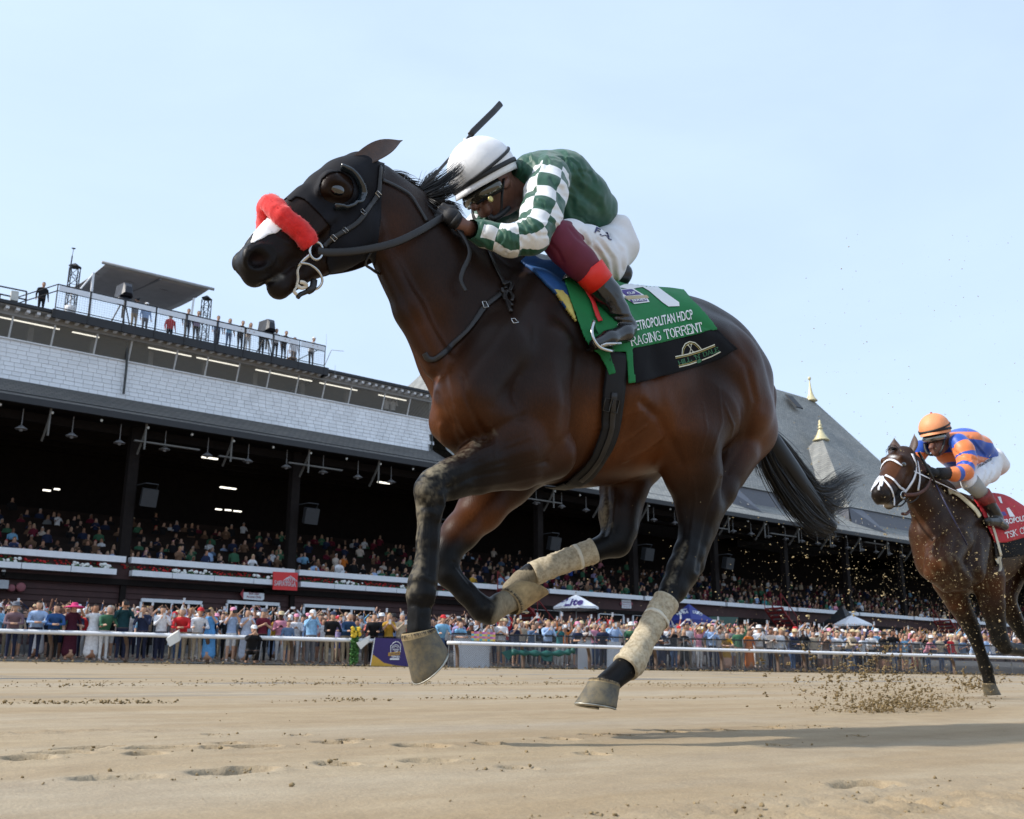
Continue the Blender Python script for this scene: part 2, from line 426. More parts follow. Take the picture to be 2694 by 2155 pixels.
# hoof prints where the photo shows them: px, py, length m, width m, depth, turn
PRINTS = [(1110, 1965, .15, .085, .05, 0), (1290, 1960, .09, .06, .05, 10), (1475, 1947, .10, .07, .05, 0), (1560, 1935, .06, .05, .03, 0), (1625, 1935, .08, .07, .05, 0), (1770, 1926, .08, .07, .05, 0), (1905, 1922, .09, .07, .05, 10), (2025, 1915, .09, .06, .04, 0), (2145, 1912, .10, .07, .04, 0), (2255, 1938, .05, .04, .03, 0), (1560, 1985, .08, .05, .04, 0), (2050, 1962, .07, .04, .03, 0),
          (75, 1997, .12, .06, .035, 12), (160, 1984, .16, .05, .035, 10), (240, 1970, .22, .04, .03, 6), (380, 1985, .10, .06, .035, 18), (430, 1970, .22, .05, .03, 8), (565, 1972, .06, .05, .03, 0), (660, 1967, .18, .05, .035, 10), (600, 1958, .08, .04, .03, 8), (880, 1957, .13, .07, .045, 8), (930, 1950, .10, .05, .03, 8), (300, 2048, .20, .04, .03, 8), (610, 2033, .20, .055, .045, 8), (660, 2027, .12, .05, .035, 10), (885, 2012, .10, .06, .045, 10), (1125, 2005, .16, .04, .02, 4), (1365, 2022, .08, .05, .03, 0), (2280, 2066, .20, .05, .035, 0), (2360, 2120, .10, .05, .03, 0), (560, 1933, .05, .04, .025, 0), (790, 1935, .05, .04, .025, 0)]
def ground_relief(X, Y):
    P3 = np.stack([X, Y, X*0], -1)
    z = 0.006*(vnoise(P3*np.array([0.5, 2.2, 1]), 1.0, 1)-0.5)+0.003*(vnoise(P3, 6, 2)-0.5)+0.0022*(vnoise(P3, 21, 3)-0.5)+0.0016*(vnoise(P3, 60, 4)-0.5)
    for px, py, L, Wd, dp, tr in PRINTS:
        c = gnd(px, py); a = math.radians(-tr); dx, dy = X-c[0], Y-c[1]
        m = (np.abs(dx) < 0.6) & (np.abs(dy) < 0.5)
        if not m.any(): continue
        u = (dx[m]*math.cos(a)+dy[m]*math.sin(a))/(L*0.42); v = (-dx[m]*math.sin(a)+dy[m]*math.cos(a))/(Wd*0.95)
        wob = 0.25*(vnoise(P3[m], 26, 5)-0.5); r = np.sqrt(u*u+v*v)+wob
        z[m] += -dp*1.15*(1-sstep(0.80, 1.0, r))+0.0045*np.exp(-((r-1.3)/0.25)**2)*(0.2+1.2*vnoise(P3[m], 34, 6))
    for px, py, hw in ((1700, 2150, 1.0), (2300, 2140, 0.5), (100, 1930, 0.5), (2500, 2130, .4)):      # rough lips of thrown sand
        c = gnd(px, py); g_ = np.exp(-((X-c[0]-0.0)/hw)**2-((Y-c[1])/0.10)**2); z += g_*(0.010*vnoise(P3, 30, 7)+0.010*vnoise(P3, 75, 8)-0.006)
    for yc in (6.6, 8.1, 10.2):
        g_ = np.exp(-((Y-yc-0.25*np.sin(X*0.9))/0.20)**2); z += g_*(0.022*np.clip(vnoise(P3*np.array([0.7, 1, 1]), 2.0, 9)-0.5, 0, 1))
    return z
xs = np.concatenate([np.arange(-0.6, 3.6, 0.016), np.arange(3.6, 9.0, 0.035)]); ys = np.concatenate([np.arange(0.35, 3.7, 0.014), np.arange(3.7, 9.0, 0.035)])
X, Y = np.meshgrid(xs, ys, indexing='ij'); Z = gz(Y)+ground_relief(X, Y); nx, ny = X.shape
edge = np.minimum(np.minimum((X-xs[0])/0.3, (xs[-1]-X)/0.5), np.minimum((Y-ys[0])/0.2, (ys[-1]-Y)/0.5)); Z = gz(Y)+(Z-gz(Y))*np.clip(edge, 0, 1)
V = np.stack([X, Y, Z], -1).reshape(-1, 3); i = np.arange(nx*ny).reshape(nx, ny)
Q = np.stack([i[:-1, :-1], i[1:, :-1], i[1:, 1:], i[:-1, 1:]], -1).reshape(-1, 4)
# outer sheet, with a hole for the detailed strip
x0, x1, y0, y1 = xs[0], xs[-1], ys[0], ys[-1]
XO = [-120, x0, x1, 400]; YO = [-60, y0, y1, 39.5]
nb = len(V); ov = [(x, y, gz(y)) for x in XO for y in YO]; of = []
for a in range(3):
    for b in range(3):
        if a == 1 and b == 1: continue
        of.append((nb+a*4+b, nb+(a+1)*4+b, nb+(a+1)*4+b+1, nb+a*4+b+1))
track = npmesh('dirt_track', np.concatenate([V, np.array(ov)]), np.concatenate([Q, np.array(of)]), DIRT); tag(track, kind='structure')
# the outer fence runs a little askew to the stand; the apron rises behind it
LA = math.radians(-20.5); LP = np.array([9.0, 37.0]); LD = np.array([math.cos(LA), math.sin(LA)]); LN = np.array([-math.sin(LA), math.cos(LA)])
def off_line(x, y): return float((np.array([x, y])-LP)@LN)
def az(y, x=None):
    if x is None: return 1.15
    o = min(max(0.0, off_line(x, y)), 14.0); f_ = np.array([x, y])-LN*off_line(x, y); return -GH+GS*max(20.0, min(38.4, f_[1]))+0.05+0.075*o
def on_line(px, off, py=1700.0):
    """point on the fence line (shifted by off) in the photo column px"""
    r = ray(px, py); t = float((LP+LN*off)@LN)/float(r[:2]@LN); return r*t
APRON = plain('apron_asphalt', (0.055, 0.053, 0.05), 0.9, var=0.2, scale=3, bump=0.3, bscale=90)
v = []; f = []
for k, s_ in enumerate(np.linspace(-3.5, 47, 26)):
    for q, o_ in enumerate((0.15, 2, 5, 9, 14)):
        p = LP+LD*s_+LN*o_; v.append((p[0], p[1], az(p[1], p[0])))
    if k: f += [((k-1)*5+q, k*5+q, k*5+q+1, (k-1)*5+q+1) for q in range(4)]
b_ = len(v); a0, a1 = v[0], v[125]; v += [(-300, a0[1], a0[2]), (-300, 1500, 1.1), (600, 1500, 1.1), (600, a1[1], a1[2]), (600, 60, 1.1), (-300, 60, 1.1)]
e0, e1 = 4, 129; f += [(b_, 0, 1, 2, 3, 4, b_+5), (125, b_+3, b_+4, 129, 128, 127, 126), tuple([b_+5]+[4+5*k for k in range(26)]+[b_+4]), (b_+5, b_+4, b_+2, b_+1)]
ap = meshobj('apron', v, f, APRON); tag(ap, kind='structure')
# ---------- loose clods: kicked-up ridges lying on the track
def clod_shapes(n, rg):
    out = []
    for k in range(n):
        bm = bmesh.new(); bmesh.ops.create_icosphere(bm, subdivisions=1, radius=1.0)
        for q in bm.verts: q.co *= rg.choice((rg.uniform(.35, .7), rg.uniform(.8, 1.35)))
        out.append((np.array([tuple(q.co) for q in bm.verts]), np.array([[x.index for x in q.verts] for q in bm.faces]))); bm.free()
    return out
rgc = random.Random(21); CL = clod_shapes(8, rgc); TET = (np.array([(1, 0, -.6), (-.6, .9, -.5), (-.6, -.8, -.6), (0, 0, 1.1)]), np.array([(0, 2, 1), (0, 1, 3), (1, 2, 3), (2, 0, 3)]))
def clods(name, items, mat):
    Vs = []; Fs = []; b = 0
    for (p, r) in items:
        v, f = CL[rgc.randrange(8)] if r > .0032 else TET; a = rgc.uniform(0, 6.28); c, s_ = math.cos(a), math.sin(a); sx, sy, sz = r*rgc.uniform(.7, 1.4), r*rgc.uniform(.7, 1.3), r*rgc.uniform(.5, 1.0)
        w_ = v*np.array([sx, sy, sz]); w_ = np.stack([w_[:, 0]*c-w_[:, 1]*s_, w_[:, 0]*s_+w_[:, 1]*c, w_[:, 2]], 1)+np.array(p)
        Vs.append(w_); Fs.append(f+b); b += len(v)
    return npmesh(name, np.concatenate(Vs), np.concatenate(Fs), mat, smooth=False)
def clod_mat(name, a, b):
    t = NT(name); n = t.noise(60, 4, 0.6); m = t.noise(6, 2, 0.5)
    t.set(color=t.mix(0.5, t.ramp(n.outputs['Fac'], [(0.35, a), (0.65, b)]).outputs['Color'], t.ramp(m.outputs['Fac'], [(0.35, a), (0.65, b)]).outputs['Color']), rough=0.95, spec=0.15); t.bump(n.outputs['Fac'], 0.5, 0.004); return t.m
CLOD = clod_mat('damp_sand', (0.15, 0.105, 0.05), (0.31, 0.235, 0.135))
it = []
def strew(px, py, n, sx, sy, r0, r1, h=0.0):
    c = gnd(px, py)
    for k in range(n):
        q = abs(rgc.gauss(0, 1)); x, y = c[0]+rgc.gauss(0, sx), c[1]+rgc.gauss(0, sy); r = r0+(r1-r0)*rgc.random()**3
        it.append(((x, y, gz(y)+r*0.4+max(0, h*(1-q))*rgc.random()), r))
for px, py, n, sx, sy, h in ((780, 1799, 90, .5, .22, .10), (230, 1805, 110, .9, .25, .06), (1190, 1801, 140, .9, .28, .12), (1530, 1800, 60, .5, .2, .05), (1780, 1805, 90, .7, .25, .07), (2100, 1806, 60, 1.2, .3, .03), (290, 1850, 40, .16, .07, .04), (125, 1852, 30, .2, .06, .03), (370, 1850, 26, .12, .05, .02), (935, 1842, 34, .12, .06, .04), (1235, 1838, 34, .2, .05, .03), (870, 1846, 20, .2, .05, .02), (1440, 1836, 30, .2, .06, .03), (1800, 1838, 30, .4, .06, .02), (50, 1851, 18, .2, .05, .02)):
    strew(px, py, int(n*2.0), sx, sy, .003, .019 if py < 1820 else .011, h*.7)
for k in range(1000):                                           # rough strip below the outer rail
    x = rgc.uniform(4, 60); y = max(14, 37.0-.374*(x-9)-12*rgc.random()**1.5); r = .012+.04*rgc.random()**3; it.append(((x, y, gz(y)+r*0.3), r))
for k in range(1100): x = rgc.uniform(4, 56); y = 37.0-.374*(x-9)-.25-abs(rgc.gauss(0, .45)); r = .02+.06*rgc.random()**2; it.append(((x, y, gz(y)+r*0.4), r))
for px, py, tr in [(p[0], p[1], p[2]) for p in PRINTS]: strew(px, py, 10, tr*.8, tr*.45, .002, .006, .003)
for k in range(70): c = gnd(rgc.uniform(-100, 2790), 1880+275*rgc.random()**1.3); r = .0015+.004*rgc.random()**4; it.append(((c[0], c[1], c[2]+r*.4), r))
for px, py, sx in ((1640, 2140, .25), (1830, 2148, .35), (2050, 2146, .3), (2400, 2138, .3)): strew(px, py, 90, sx, .025, .0015, .005, .008)
it = [q for q in it if q[1] < .012]+[((p[0]+rgc.gauss(0, r*.6), p[1]+rgc.gauss(0, r*.5), p[2]+abs(rgc.gauss(0, r*.35))), r*rgc.uniform(.25, .6)) for p, r in it if r >= .012 for k in range(3)]
tag(clods('loose_clods', it, CLOD), 'kicked up sand clods and crumbs scattered over the track', 'sand clods', kind='stuff')
# ================================================================== grandstand
GY = 48.0                                       # front of the balcony
GS_ = empty('grandstand', (45, GY, az(47.6)))
tag(GS_, 'long dark timber grandstand with slate roof, white press box and gold-tipped turrets', 'grandstand')
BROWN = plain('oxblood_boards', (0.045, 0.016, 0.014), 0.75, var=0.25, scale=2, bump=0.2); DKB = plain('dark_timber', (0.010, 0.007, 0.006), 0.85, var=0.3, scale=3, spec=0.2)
WHP = plain('white_paint', (0.70, 0.71, 0.73), 0.5, var=0.06, scale=3); GREYP = plain('grey_paint', (0.30, 0.30, 0.30), 0.6, var=0.1, scale=3)
BLKP = plain('black_paint', (0.012, 0.012, 0.014), 0.55, var=0.2, scale=3)
def slate_material(name, a, b, s=1.0):
    t = NT(name); tc = t.n('TexCoord'); br = t.n('TexBrick'); br.offset = 0.5
    mp = t.n('Mapping'); mp.inputs['Rotation'].default_value = (math.radians(-62), 0, 0); t.l(tc.outputs['Object'], mp.inputs['Vector']); t.l(mp.outputs['Vector'], br.inputs['Vector'])
    for k, v in (('Scale', 1.0/s), ('Mortar Size', 0.02), ('Brick Width', 0.34), ('Row Height', 0.24), ('Bias', 0.0)): br.inputs[k].default_value = v
    br.inputs['Color1'].default_value = (*a, 1); br.inputs['Color2'].default_value = (*b, 1); br.inputs['Mortar'].default_value = (*[v*0.55 for v in a], 1)
    n = t.noise(0.5, 5, 0.6, mapscale=(0.35, 1, 1)); n2 = t.noise(9, 3, 0.6, mapscale=(0.4, 1, 1))
    c = t.mix(1.0, br.outputs['Color'], t.ramp(n.outputs['Fac'], [(0.3, (0.8,)*3), (0.7, (1.2,)*3)]).outputs['Color'], 'MULTIPLY')
    c = t.mix(1.0, c, t.ramp(n2.outputs['Fac'], [(0.3, (0.82, 0.84, 0.84)), (0.7, (1.2, 1.17, 1.1))]).outputs['Color'], 'MULTIPLY')
    t.set(color=c, rough=0.7); t.bump(br.outputs['Fac'], 0.6, 0.02).invert = True; return t.m
SLATE = slate_material('slate', (0.20, 0.205, 0.205), (0.27, 0.27, 0.255)); SLATED = slate_material('old_slate', (0.085, 0.082, 0.078), (0.12, 0.112, 0.104))
SLATEP = slate_material('turret_slate', (0.26, 0.265, 0.265), (0.34, 0.34, 0.325), 1.3)
def part(name, mat, fn, parent=None, smooth=False):
    m = MB(); fn(m); return m.build(name, mat, parent or GS_, smooth)
def box(name, lo, hi, mat, parent=None): return part(name, mat, lambda m: m.box(lo, hi), parent)
X0, X1 = -12.0, 175.0
# ---- ground storey: lapped boards
for k in range(14):
    z = az(47.6)+0.26*k
    part('plank', BROWN, lambda m: m.add([(X0, 48.10, z), (X1, 48.10, z), (X1, 48.16, z+0.275), (X0, 48.16, z+0.275), (X0, 48.3, z), (X1, 48.3, z)], [(0, 1, 2, 3), (0, 4, 5, 1)]))
# openings with white lintels
for (a, b, y, n_) in ((372, 532, 1575, 2), (598, 735, 1580, 2), (800, 985, 1590, 3), (1400, 1475, 1598, 1), (1575, 1640, 1610, 1), (1665, 1700, 1614, 1)):
    p, q = at(a, y, 47.98), at(b, y, 47.98); xa, xb, zt = p[0], q[0], p[2]
    o = empty('doorway', ((xa+xb)/2, 48, az(47.6))); o.parent = GS_; o.matrix_parent_inverse = parent_inv(GS_)
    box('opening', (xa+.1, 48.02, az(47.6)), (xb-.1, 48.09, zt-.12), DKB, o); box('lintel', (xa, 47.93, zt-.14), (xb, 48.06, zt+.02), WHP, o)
    for k in range(n_+1):
        xx = xa+(xb-xa)*k/n_; box('jamb', (xx-.05, 47.95, az(47.6)), (xx+.05, 48.05, zt-.142), WHP, o)
# ---- balcony: floor edge, parapet, white cap, flower troughs
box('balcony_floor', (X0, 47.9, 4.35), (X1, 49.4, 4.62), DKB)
box('parapet', (X0, 47.95, 4.62), (X1, 48.1, 5.42), BROWN)
COLX = [7.5+8.67*k for k in range(20)]
for a, b in zip(COLX[:-1], COLX[1:]): box('rail_cap', (a+.13, 47.62, 5.36), (b-.13, 48.12, 5.64), WHP)
RF = plain('red_petals', (0.45, 0.012, 0.012), 0.7, var=0.2); WF = plain('white_petals', (0.74, 0.74, 0.70), 0.7, var=0.08); LEAFG = plain('planter_leaves', (0.03, 0.075, 0.02), 0.7, var=0.3)
rgs = random.Random(5)
def flowers(m, xa, xb, y, z, n, white):
    for k in range(n):
        x = rgs.uniform(xa, xb); r = rgs.uniform(.05, .11) if white else rgs.uniform(.03, .07)
        m.sphere((x, y+rgs.uniform(-.10, .08), z+rgs.uniform(.0, .16)), (r, r, r*.8), 6, 4, 0 if rgs.random() < .8 else 1)
x = 5.0; kk = 0
while x < 34.5:
    L = 2.0+rgs.uniform(-.1, .1)
    if any(abs(x+L/2-c) < L/2+.15 for c in COLX):
        c = min(COLX, key=lambda c: abs(c-x-L/2)); 
        if c-x > 0.8: L = c-.16-x
        else: x = c+.16; continue
    o = part('flower_trough', WHP, lambda m: m.box((x, 47.45, 4.76), (x+L-.03, 47.9, 5.02)))
    mm = MB(); wh = kk % 2 == 0; flowers(mm, x+.1, x+L-.1, 47.66, 5.06, 26 if wh else 16, wh); 
    for q in range(14): mm.sphere((rgs.uniform(x+.05, x+L-.05), 47.7+rgs.uniform(-.1, .1), 5.06), (.09, .09, .05), 5, 3, 1)
    mm.build('white_flowers' if wh else 'red_flowers', None, o, False, [WF if wh else RF, LEAFG]); x += L; kk += 1
mm = MB(); flowers(mm, 5, 34, 47.86, 5.13, 260, False); mm.build('red_flowers', None, GS_, False, [RF, LEAFG])
# ---- columns with raking brackets
for k, cx in enumerate(COLX):
    o = part('column', DKB, lambda m: (m.box((cx-.13, 47.96, az(47.6)), (cx+.13, 48.28, 4.6)), m.box((cx-.22, 48.3, 4.7), (cx+.22, 48.75, 12.0)), m.box((cx+.225, 48.4, 4.7), (cx+.30, 48.5, 12.0))))
    if k % 1 == 0 and 5 < cx < 60:
        part('loudspeaker', plain('speaker_grey', (0.022, 0.024, 0.027), 0.6), lambda m: (m.box((-.36, -.3, -.42), (.36, .22, .42), 0, Matrix.Translation((cx+.75, 47.9, 8.55)) @ Matrix.Rotation(.25, 4, 'X') @ Matrix.Rotation(-.2, 4, 'Z')), m.tube([(cx+.25, 48.4, 9.15), (cx+.5, 47.75, 9.2), (cx+1.1, 47.75, 9.2), (cx+1.1, 48.0, 8.9)], .03, 6)), o)
# ---- stepped boxes, back wall, ceiling
NT_ = 10
for r in range(NT_):
    y = 49.4+1.55*r; z = 4.62+0.52*r
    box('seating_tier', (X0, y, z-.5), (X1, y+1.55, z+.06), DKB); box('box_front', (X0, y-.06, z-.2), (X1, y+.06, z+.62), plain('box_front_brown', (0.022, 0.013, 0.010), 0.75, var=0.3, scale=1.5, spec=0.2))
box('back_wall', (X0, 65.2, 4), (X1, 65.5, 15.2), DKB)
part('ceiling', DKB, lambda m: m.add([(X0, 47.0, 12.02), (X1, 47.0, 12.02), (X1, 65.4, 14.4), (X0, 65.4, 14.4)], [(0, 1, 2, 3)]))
for r in range(5): box('ceiling_beam', (X0, 48.5+3.6*r, 11.9+.46*r-.35), (X1, 48.75+3.6*r, 11.95+.46*r), DKB)
# ---- roof skirt with fascia and hangers
SK = 35.2; MC = 104.0
part('roof_skirt', SLATED, lambda m: m.add([(X0, 46.75, 12.17), (SK, 46.75, 12.17), (X0, 48.0, 12.62), (SK, 48.0, 12.62), (X0, 50.25, 13.83), (SK, 50.25, 13.83), (X0, 51.2, 14.45), (SK, 51.2, 14.45)], [(0, 1, 3, 2), (2, 3, 5, 4), (4, 5, 7, 6)]))
box('eave_board', (X0, 46.62, 11.86), (X1, 46.80, 12.165), BLKP); box('soffit', (X0, 46.8, 12.0), (X1, 47.9, 12.06), DKB)
box('roof_joint', (X0, 47.98, 12.635), (SK, 48.04, 12.655), BLKP); box('added_flat_roof', (MC, 46.7, 12.1), (X1, 66, 12.3), BLKP)  # far flat roof is added out of view to keep sky light out
part('roof_joint', GREYP, lambda m: m.tube([(SK, 47.6, 12.80), (MC, 47.6, 12.80)], .02, 4))
HANG = plain('hanger_grey', (0.12, 0.115, 0.105), 0.6, var=0.1)
br_m = MB()
P = smooth_pts([(0, 0.1, -.02), (0.02, 0.22, -.35), (0.02, 0.62, -.85), (0.02, 1.1, -1.35)], 4); br_m.tube([(p[0], p[1], p[2]) for p in P], .05, 6, flat=(1, 1.6)); br_m.tube([(0, .12, 0), (0, .12, -1.3)], .05, 6)
br0 = br_m.build('eave_bracket', HANG, GS_)
for k, cx in enumerate([7.5+4.335*q for q in range(28)]):
    o = br0 if k == 0 else br0.copy()
    if k: COL.objects.link(o)
    o.location = (cx, 46.9, 11.95)
ln_m = MB(); ln_m.tube([(0, 0, 0), (0, 0, -.75)], .022, 5); ln_m.lathe((0, 0, -.98), [(.02, .22), (.06, .20), (.26, .06), (.27, .03), (.10, .02), (.06, -.06)], 10)
LAMPG = plain('lamp_enamel', (0.20, 0.20, 0.205), 0.5); ln0 = ln_m.build('hanging_lamp', LAMPG, GS_)
for k in range(46):
    o = ln0 if k == 0 else ln0.copy()
    if k: COL.objects.link(o)
    o.location = (6+2.17*k+.5, 47.6+0.0*k, 11.85)
gl_m = MB(); gl_m.sphere((0, 0, 0), .07, 8, 6); GLOBE = plain('globe_glass', (0.6, 0.6, 0.56), 0.2); gl0 = gl_m.build('globe_lamp', GLOBE, GS_, True)
for k in range(40):
    o = gl0 if k == 0 else gl0.copy()
    if k: COL.objects.link(o)
    o.location = (6+2.17*k-.6, 47.0, 11.72)
LIT = NT('lit_tube').set(color=(0.8, 0.8, 0.75), emis=(1.0, 0.95, 0.82), emis_s=1.3).m
for (px, py, Yv, L) in ((330, 1152, 53, .9), (552, 1205, 53, .9), (608, 1196, 56, .7), (220, 1140, 55, .3), (600, 1284, 57, 1.0), (1010, 1270, 53, .9), (608, 1150, 50, .5), (150, 1287, 60, .3), (123, 1290, 60, .4), (575, 1340, 62, .4), (600, 1342, 62, .4), (625, 1345, 62, .5), (2150, 1345, 50, 2.2), (2280, 1350, 53, 2.6)):
    p = at(px, py, Yv); box('strip_light', (p[0]-L/2, Yv-.08, p[2]-.04), (p[0]+L/2, Yv+.08, p[2]+.03), LIT)
for px, py, L in ((440, 1172, 3.2), (610, 1205, 1.4), (830, 1228, 3.2), (1430, 1318, 3.0), (1880, 1388, 3.0), (2060, 1408, 3.4), (2300, 1430, 3)):
    p = at(px, py, 47.3); box('conduit', (p[0]-L/2, 47.2, p[2]-.035), (p[0]+L/2, 47.4, p[2]+.035), HANG)
# ---- press box
PB0, PB1, PY = -14.0, 34.75, 50.2
wallb = box('press_box_wall', (PB0, PY+.02, 13.2), (PB1, PY+.2, 15.72), plain('shingle_backing', (0.45, 0.46, 0.48), 0.8))
SH = [plain('white_shingle_%d' % k, tuple(c*v for c in (0.78, 0.80, 0.83)), 0.6, var=0.10, scale=1.2) for k, v in enumerate((1.0, 1.03, 0.96))]
rows = 9; rh = 1.93/rows
protos = []
for wv in (.40, .44, .50):
    for mt in SH:
        m = MB(); m.add([(0, 0, 0), (wv, 0, 0), (wv, .03, rh*1.04), (0, .03, rh*1.04), (0, .025, 0), (wv, .025, 0)], [(0, 1, 2, 3), (0, 4, 5, 1), (1, 5, 2), (0, 3, 4)]); o = m.build('shingle', mt); protos.append((wv, o.data)); bpy.data.objects.remove(o)
allsh = []
for r in range(rows):
    x = 5.0+(.23 if r % 2 else 0)+rgs.uniform(0, .06)
    while x < PB1-.1:
        wv, me = protos[rgs.randrange(9)]; wv = min(wv, PB1-x); allsh.append((x, 13.80+r*rh, wv, me)); x += wv+.018
allsh.sort(key=lambda q: abs(q[0]-14)); rest = MB()
for k, (x, z, wv, me) in enumerate(allsh):
    if k < 300:
        o = bpy.data.objects.new('shingle', me); COL.objects.link(o); o.parent = wallb; o.matrix_parent_inverse = parent_inv(wallb); o.location = (x, PY-.02, z)
    else:
        rest.add([(x+v.co.x, PY-.02+v.co.y, z+v.co.z) for v in me.vertices], [tuple(p.vertices) for p in me.polygons], SH.index(me.materials[0]))
o = rest.build('shingle_field', None, wallb, False, SH); o['kind'] = 'stuff'
part('end_wall', SLATE, lambda m: m.box((PB1, PY+.1, 13.2), (PB1+.15, 60, 17.2)))
part('downpipe', plain('dark_pipe', (0.03, 0.032, 0.03), 0.4), lambda m: (m.tube(smooth_pts([at(350, 872, 49.6), at(352, 884, 49.7), at(338, 892, 50.0), at(334, 910, 50.0), at(333, 960, 50.0), (at(333, 960, 50.0)[0], 50.0, 14.0)], 4), .06, 8), m.tube([(PB1+.12, 50.1, 17.0), (PB1+.12, 50.1, 13.9)], .05, 8)))
# raked windows: sill line, head line 0.35 m further out
WZ0, WZ1, WO = 15.76, 16.76, 0.34
GLASS = NT('press_glass'); GLASS.set(color=(0.16, 0.175, 0.18), rough=0.08, spec=1.0, alpha=0.5); GLASS = GLASS.m
ALU = plain('alu_frame', (0.60, 0.61, 0.62), 0.4, var=0.05)
box('window_sill', (PB0, PY-.10, 15.725), (PB1, PY+.1, 15.79), WHP)
pxm = [22, 133, 245, 336, 456, 537, 620, 700, 776, 846, 915, 1003, 1070, 1130]
xm = [PB0]+[-6.5, -3.2, 0.2, 3.6, 7.0]+[at(a, 930+.172*a*0.9, PY)[0] for a in []]
xm = [x for x in np.arange(-13, 9.9, 2.35)]
for a in pxm:
    # sill height at that pixel column
    lo_, hi_ = 800., 1200.
    for _ in range(40):
        mid = (lo_+hi_)/2
        if at(a, mid, PY)[2] > WZ0: lo_ = mid
        else: hi_ = mid
    xm.append(at(a, mid, PY)[0])
for a, b in zip(xm[:-1], xm[1:]):
    if b < 6: continue
    wn = part('window', GLASS, lambda m: m.add([(a+.03, PY-.03, WZ0+.03), (b-.03, PY-.03, WZ0+.03), (b-.03, PY-.03-WO, WZ1), (a+.03, PY-.03-WO, WZ1)], [(0, 1, 2, 3)]))
    part('mullion', ALU, lambda m: m.tube([(b, PY-.03, WZ0), (b, PY-.05-WO, WZ1+.05)], .045, 4), wn)
box('press_room_floor', (PB0, PY+.2, 15.2), (PB1, 56, 15.3), DKB); box('press_room_back', (PB0, 56, 13.8), (PB1, 56.2, 17.6), plain('press_room_grey', (0.34, 0.36, 0.36), 0.8)); box('press_room_ceiling', (PB0, PY-.5, 17.02), (PB1, 56, 17.08), GREYP)
for k in range(9): box('press_room_post', (11.5+3*k, 51.6, 15.3), (11.75+3*k, 51.85, 17.01), GREYP)
for a, b in ((9.2, 12.6), (13.2, 14.5), (17, 19.3), (19.6, 22.0), (23, 26.5), (27, 29.5), (31, 33)): box('tube_light', (a, PY+.05, 16.74), (b, PY+.13, 16.79), LIT)
box('window_head', (PB0, PY-.48, 16.78), (PB1, PY-.3, 16.9), GREYP)
# cornice with modillion blocks
box('cornice_soffit', (PB0, PY-.95, 17.08), (PB1, PY-.3, 17.12), GREYP); box('cornice_board', (PB0, PY-.52, 16.9), (PB1, PY-.45, 17.08), GREYP)
m = MB(); m.box((0, -.42, 0), (.16, 0, .13)); b0 = m.build('modillion', WHP, GS_)
for k in range(62):
    o = b0 if k == 0 else b0.copy()
    if k: COL.objects.link(o)
    o.location = (6.2+.46*k, PY-.52, 16.935)
box('roof_edge', (PB0, PY-1.1, 17.125), (PB1+.2, PY-.4, 17.27), BLKP)
part('press_box_roof', plain('roof_felt', (0.05, 0.055, 0.065), 0.8, var=0.2), lambda m: m.add([(PB0, PY-1.1, 17.28), (PB1+.2, PY-1.1, 17.28), (PB1+.2, 60, 17.9), (PB0, 60, 17.9)], [(0, 1, 2, 3)]))
# ---- main hipped roof and turrets
RZ, RY = 29.6, 60.5; RX1 = 92.2; MC = 104.0
part('main_roof', SLATE, lambda m: m.add([(35.2, 46.75, 12.19), (MC+1.5, 46.75, 12.19), (35.2, 49.0, 13.75), (MC, 49.0, 13.75), (36.5, 52.0, 16.06), (MC-1.5, 52.0, 16.06), (48, RY, RZ), (RX1, RY, RZ), (MC, 72, 14.3), (36.5, 72, 14.3)], [(0, 1, 3, 2), (2, 3, 5, 4), (4, 5, 7, 6), (5, 3, 1, 8, 7), (9, 4, 6), (8, 9, 6, 7)]))
GOLD = plain('gold_leaf', (0.62, 0.54, 0.32), 0.45, metal=0.25, var=0.12, scale=6)
def finial(c, s, kind, parent):
    def f(m):
        if kind == 0:
            m.lathe(c, [(.75*s, -.1*s), (.72*s, .0), (.45*s, .35*s), (.25*s, .9*s), (.13*s, 1.6*s), (.07*s, 2.3*s), (.05*s, 2.45*s), (.16*s, 2.55*s), (.2*s, 2.7*s), (.16*s, 2.85*s), (.02*s, 2.92*s)], 12)
        else:
            m.lathe(c, [(.95*s, -.25*s), (.95*s, -.12*s), (.82*s, -.08*s), (.80*s, .0), (.50*s, .45*s), (.30*s, .9*s), (.18*s, 1.15*s), (.30*s, 1.2*s), (.30*s, 1.28*s), (.15*s, 1.35*s), (.20*s, 1.5*s), (.23*s, 1.62*s), (.18*s, 1.75*s), (.10*s, 1.8*s), (.15*s, 1.95*s), (.12*s, 2.1*s), (.02*s, 2.25*s)], 4 if False else 12)
    return part('finial', GOLD, f, parent, True)
finial((RX1-.3, RY, RZ-.1), .92, 0, GS_)
part('skylight', BLKP, lambda m: m.box((-.6, -.06, -1.0), (.6, .06, 1.0), 0, Matrix.Translation(Vector(at(2085, 1058, 59.2))+Vector((0, -.2, 0))) @ Matrix.Rotation(math.radians(-37), 4, 'X')))
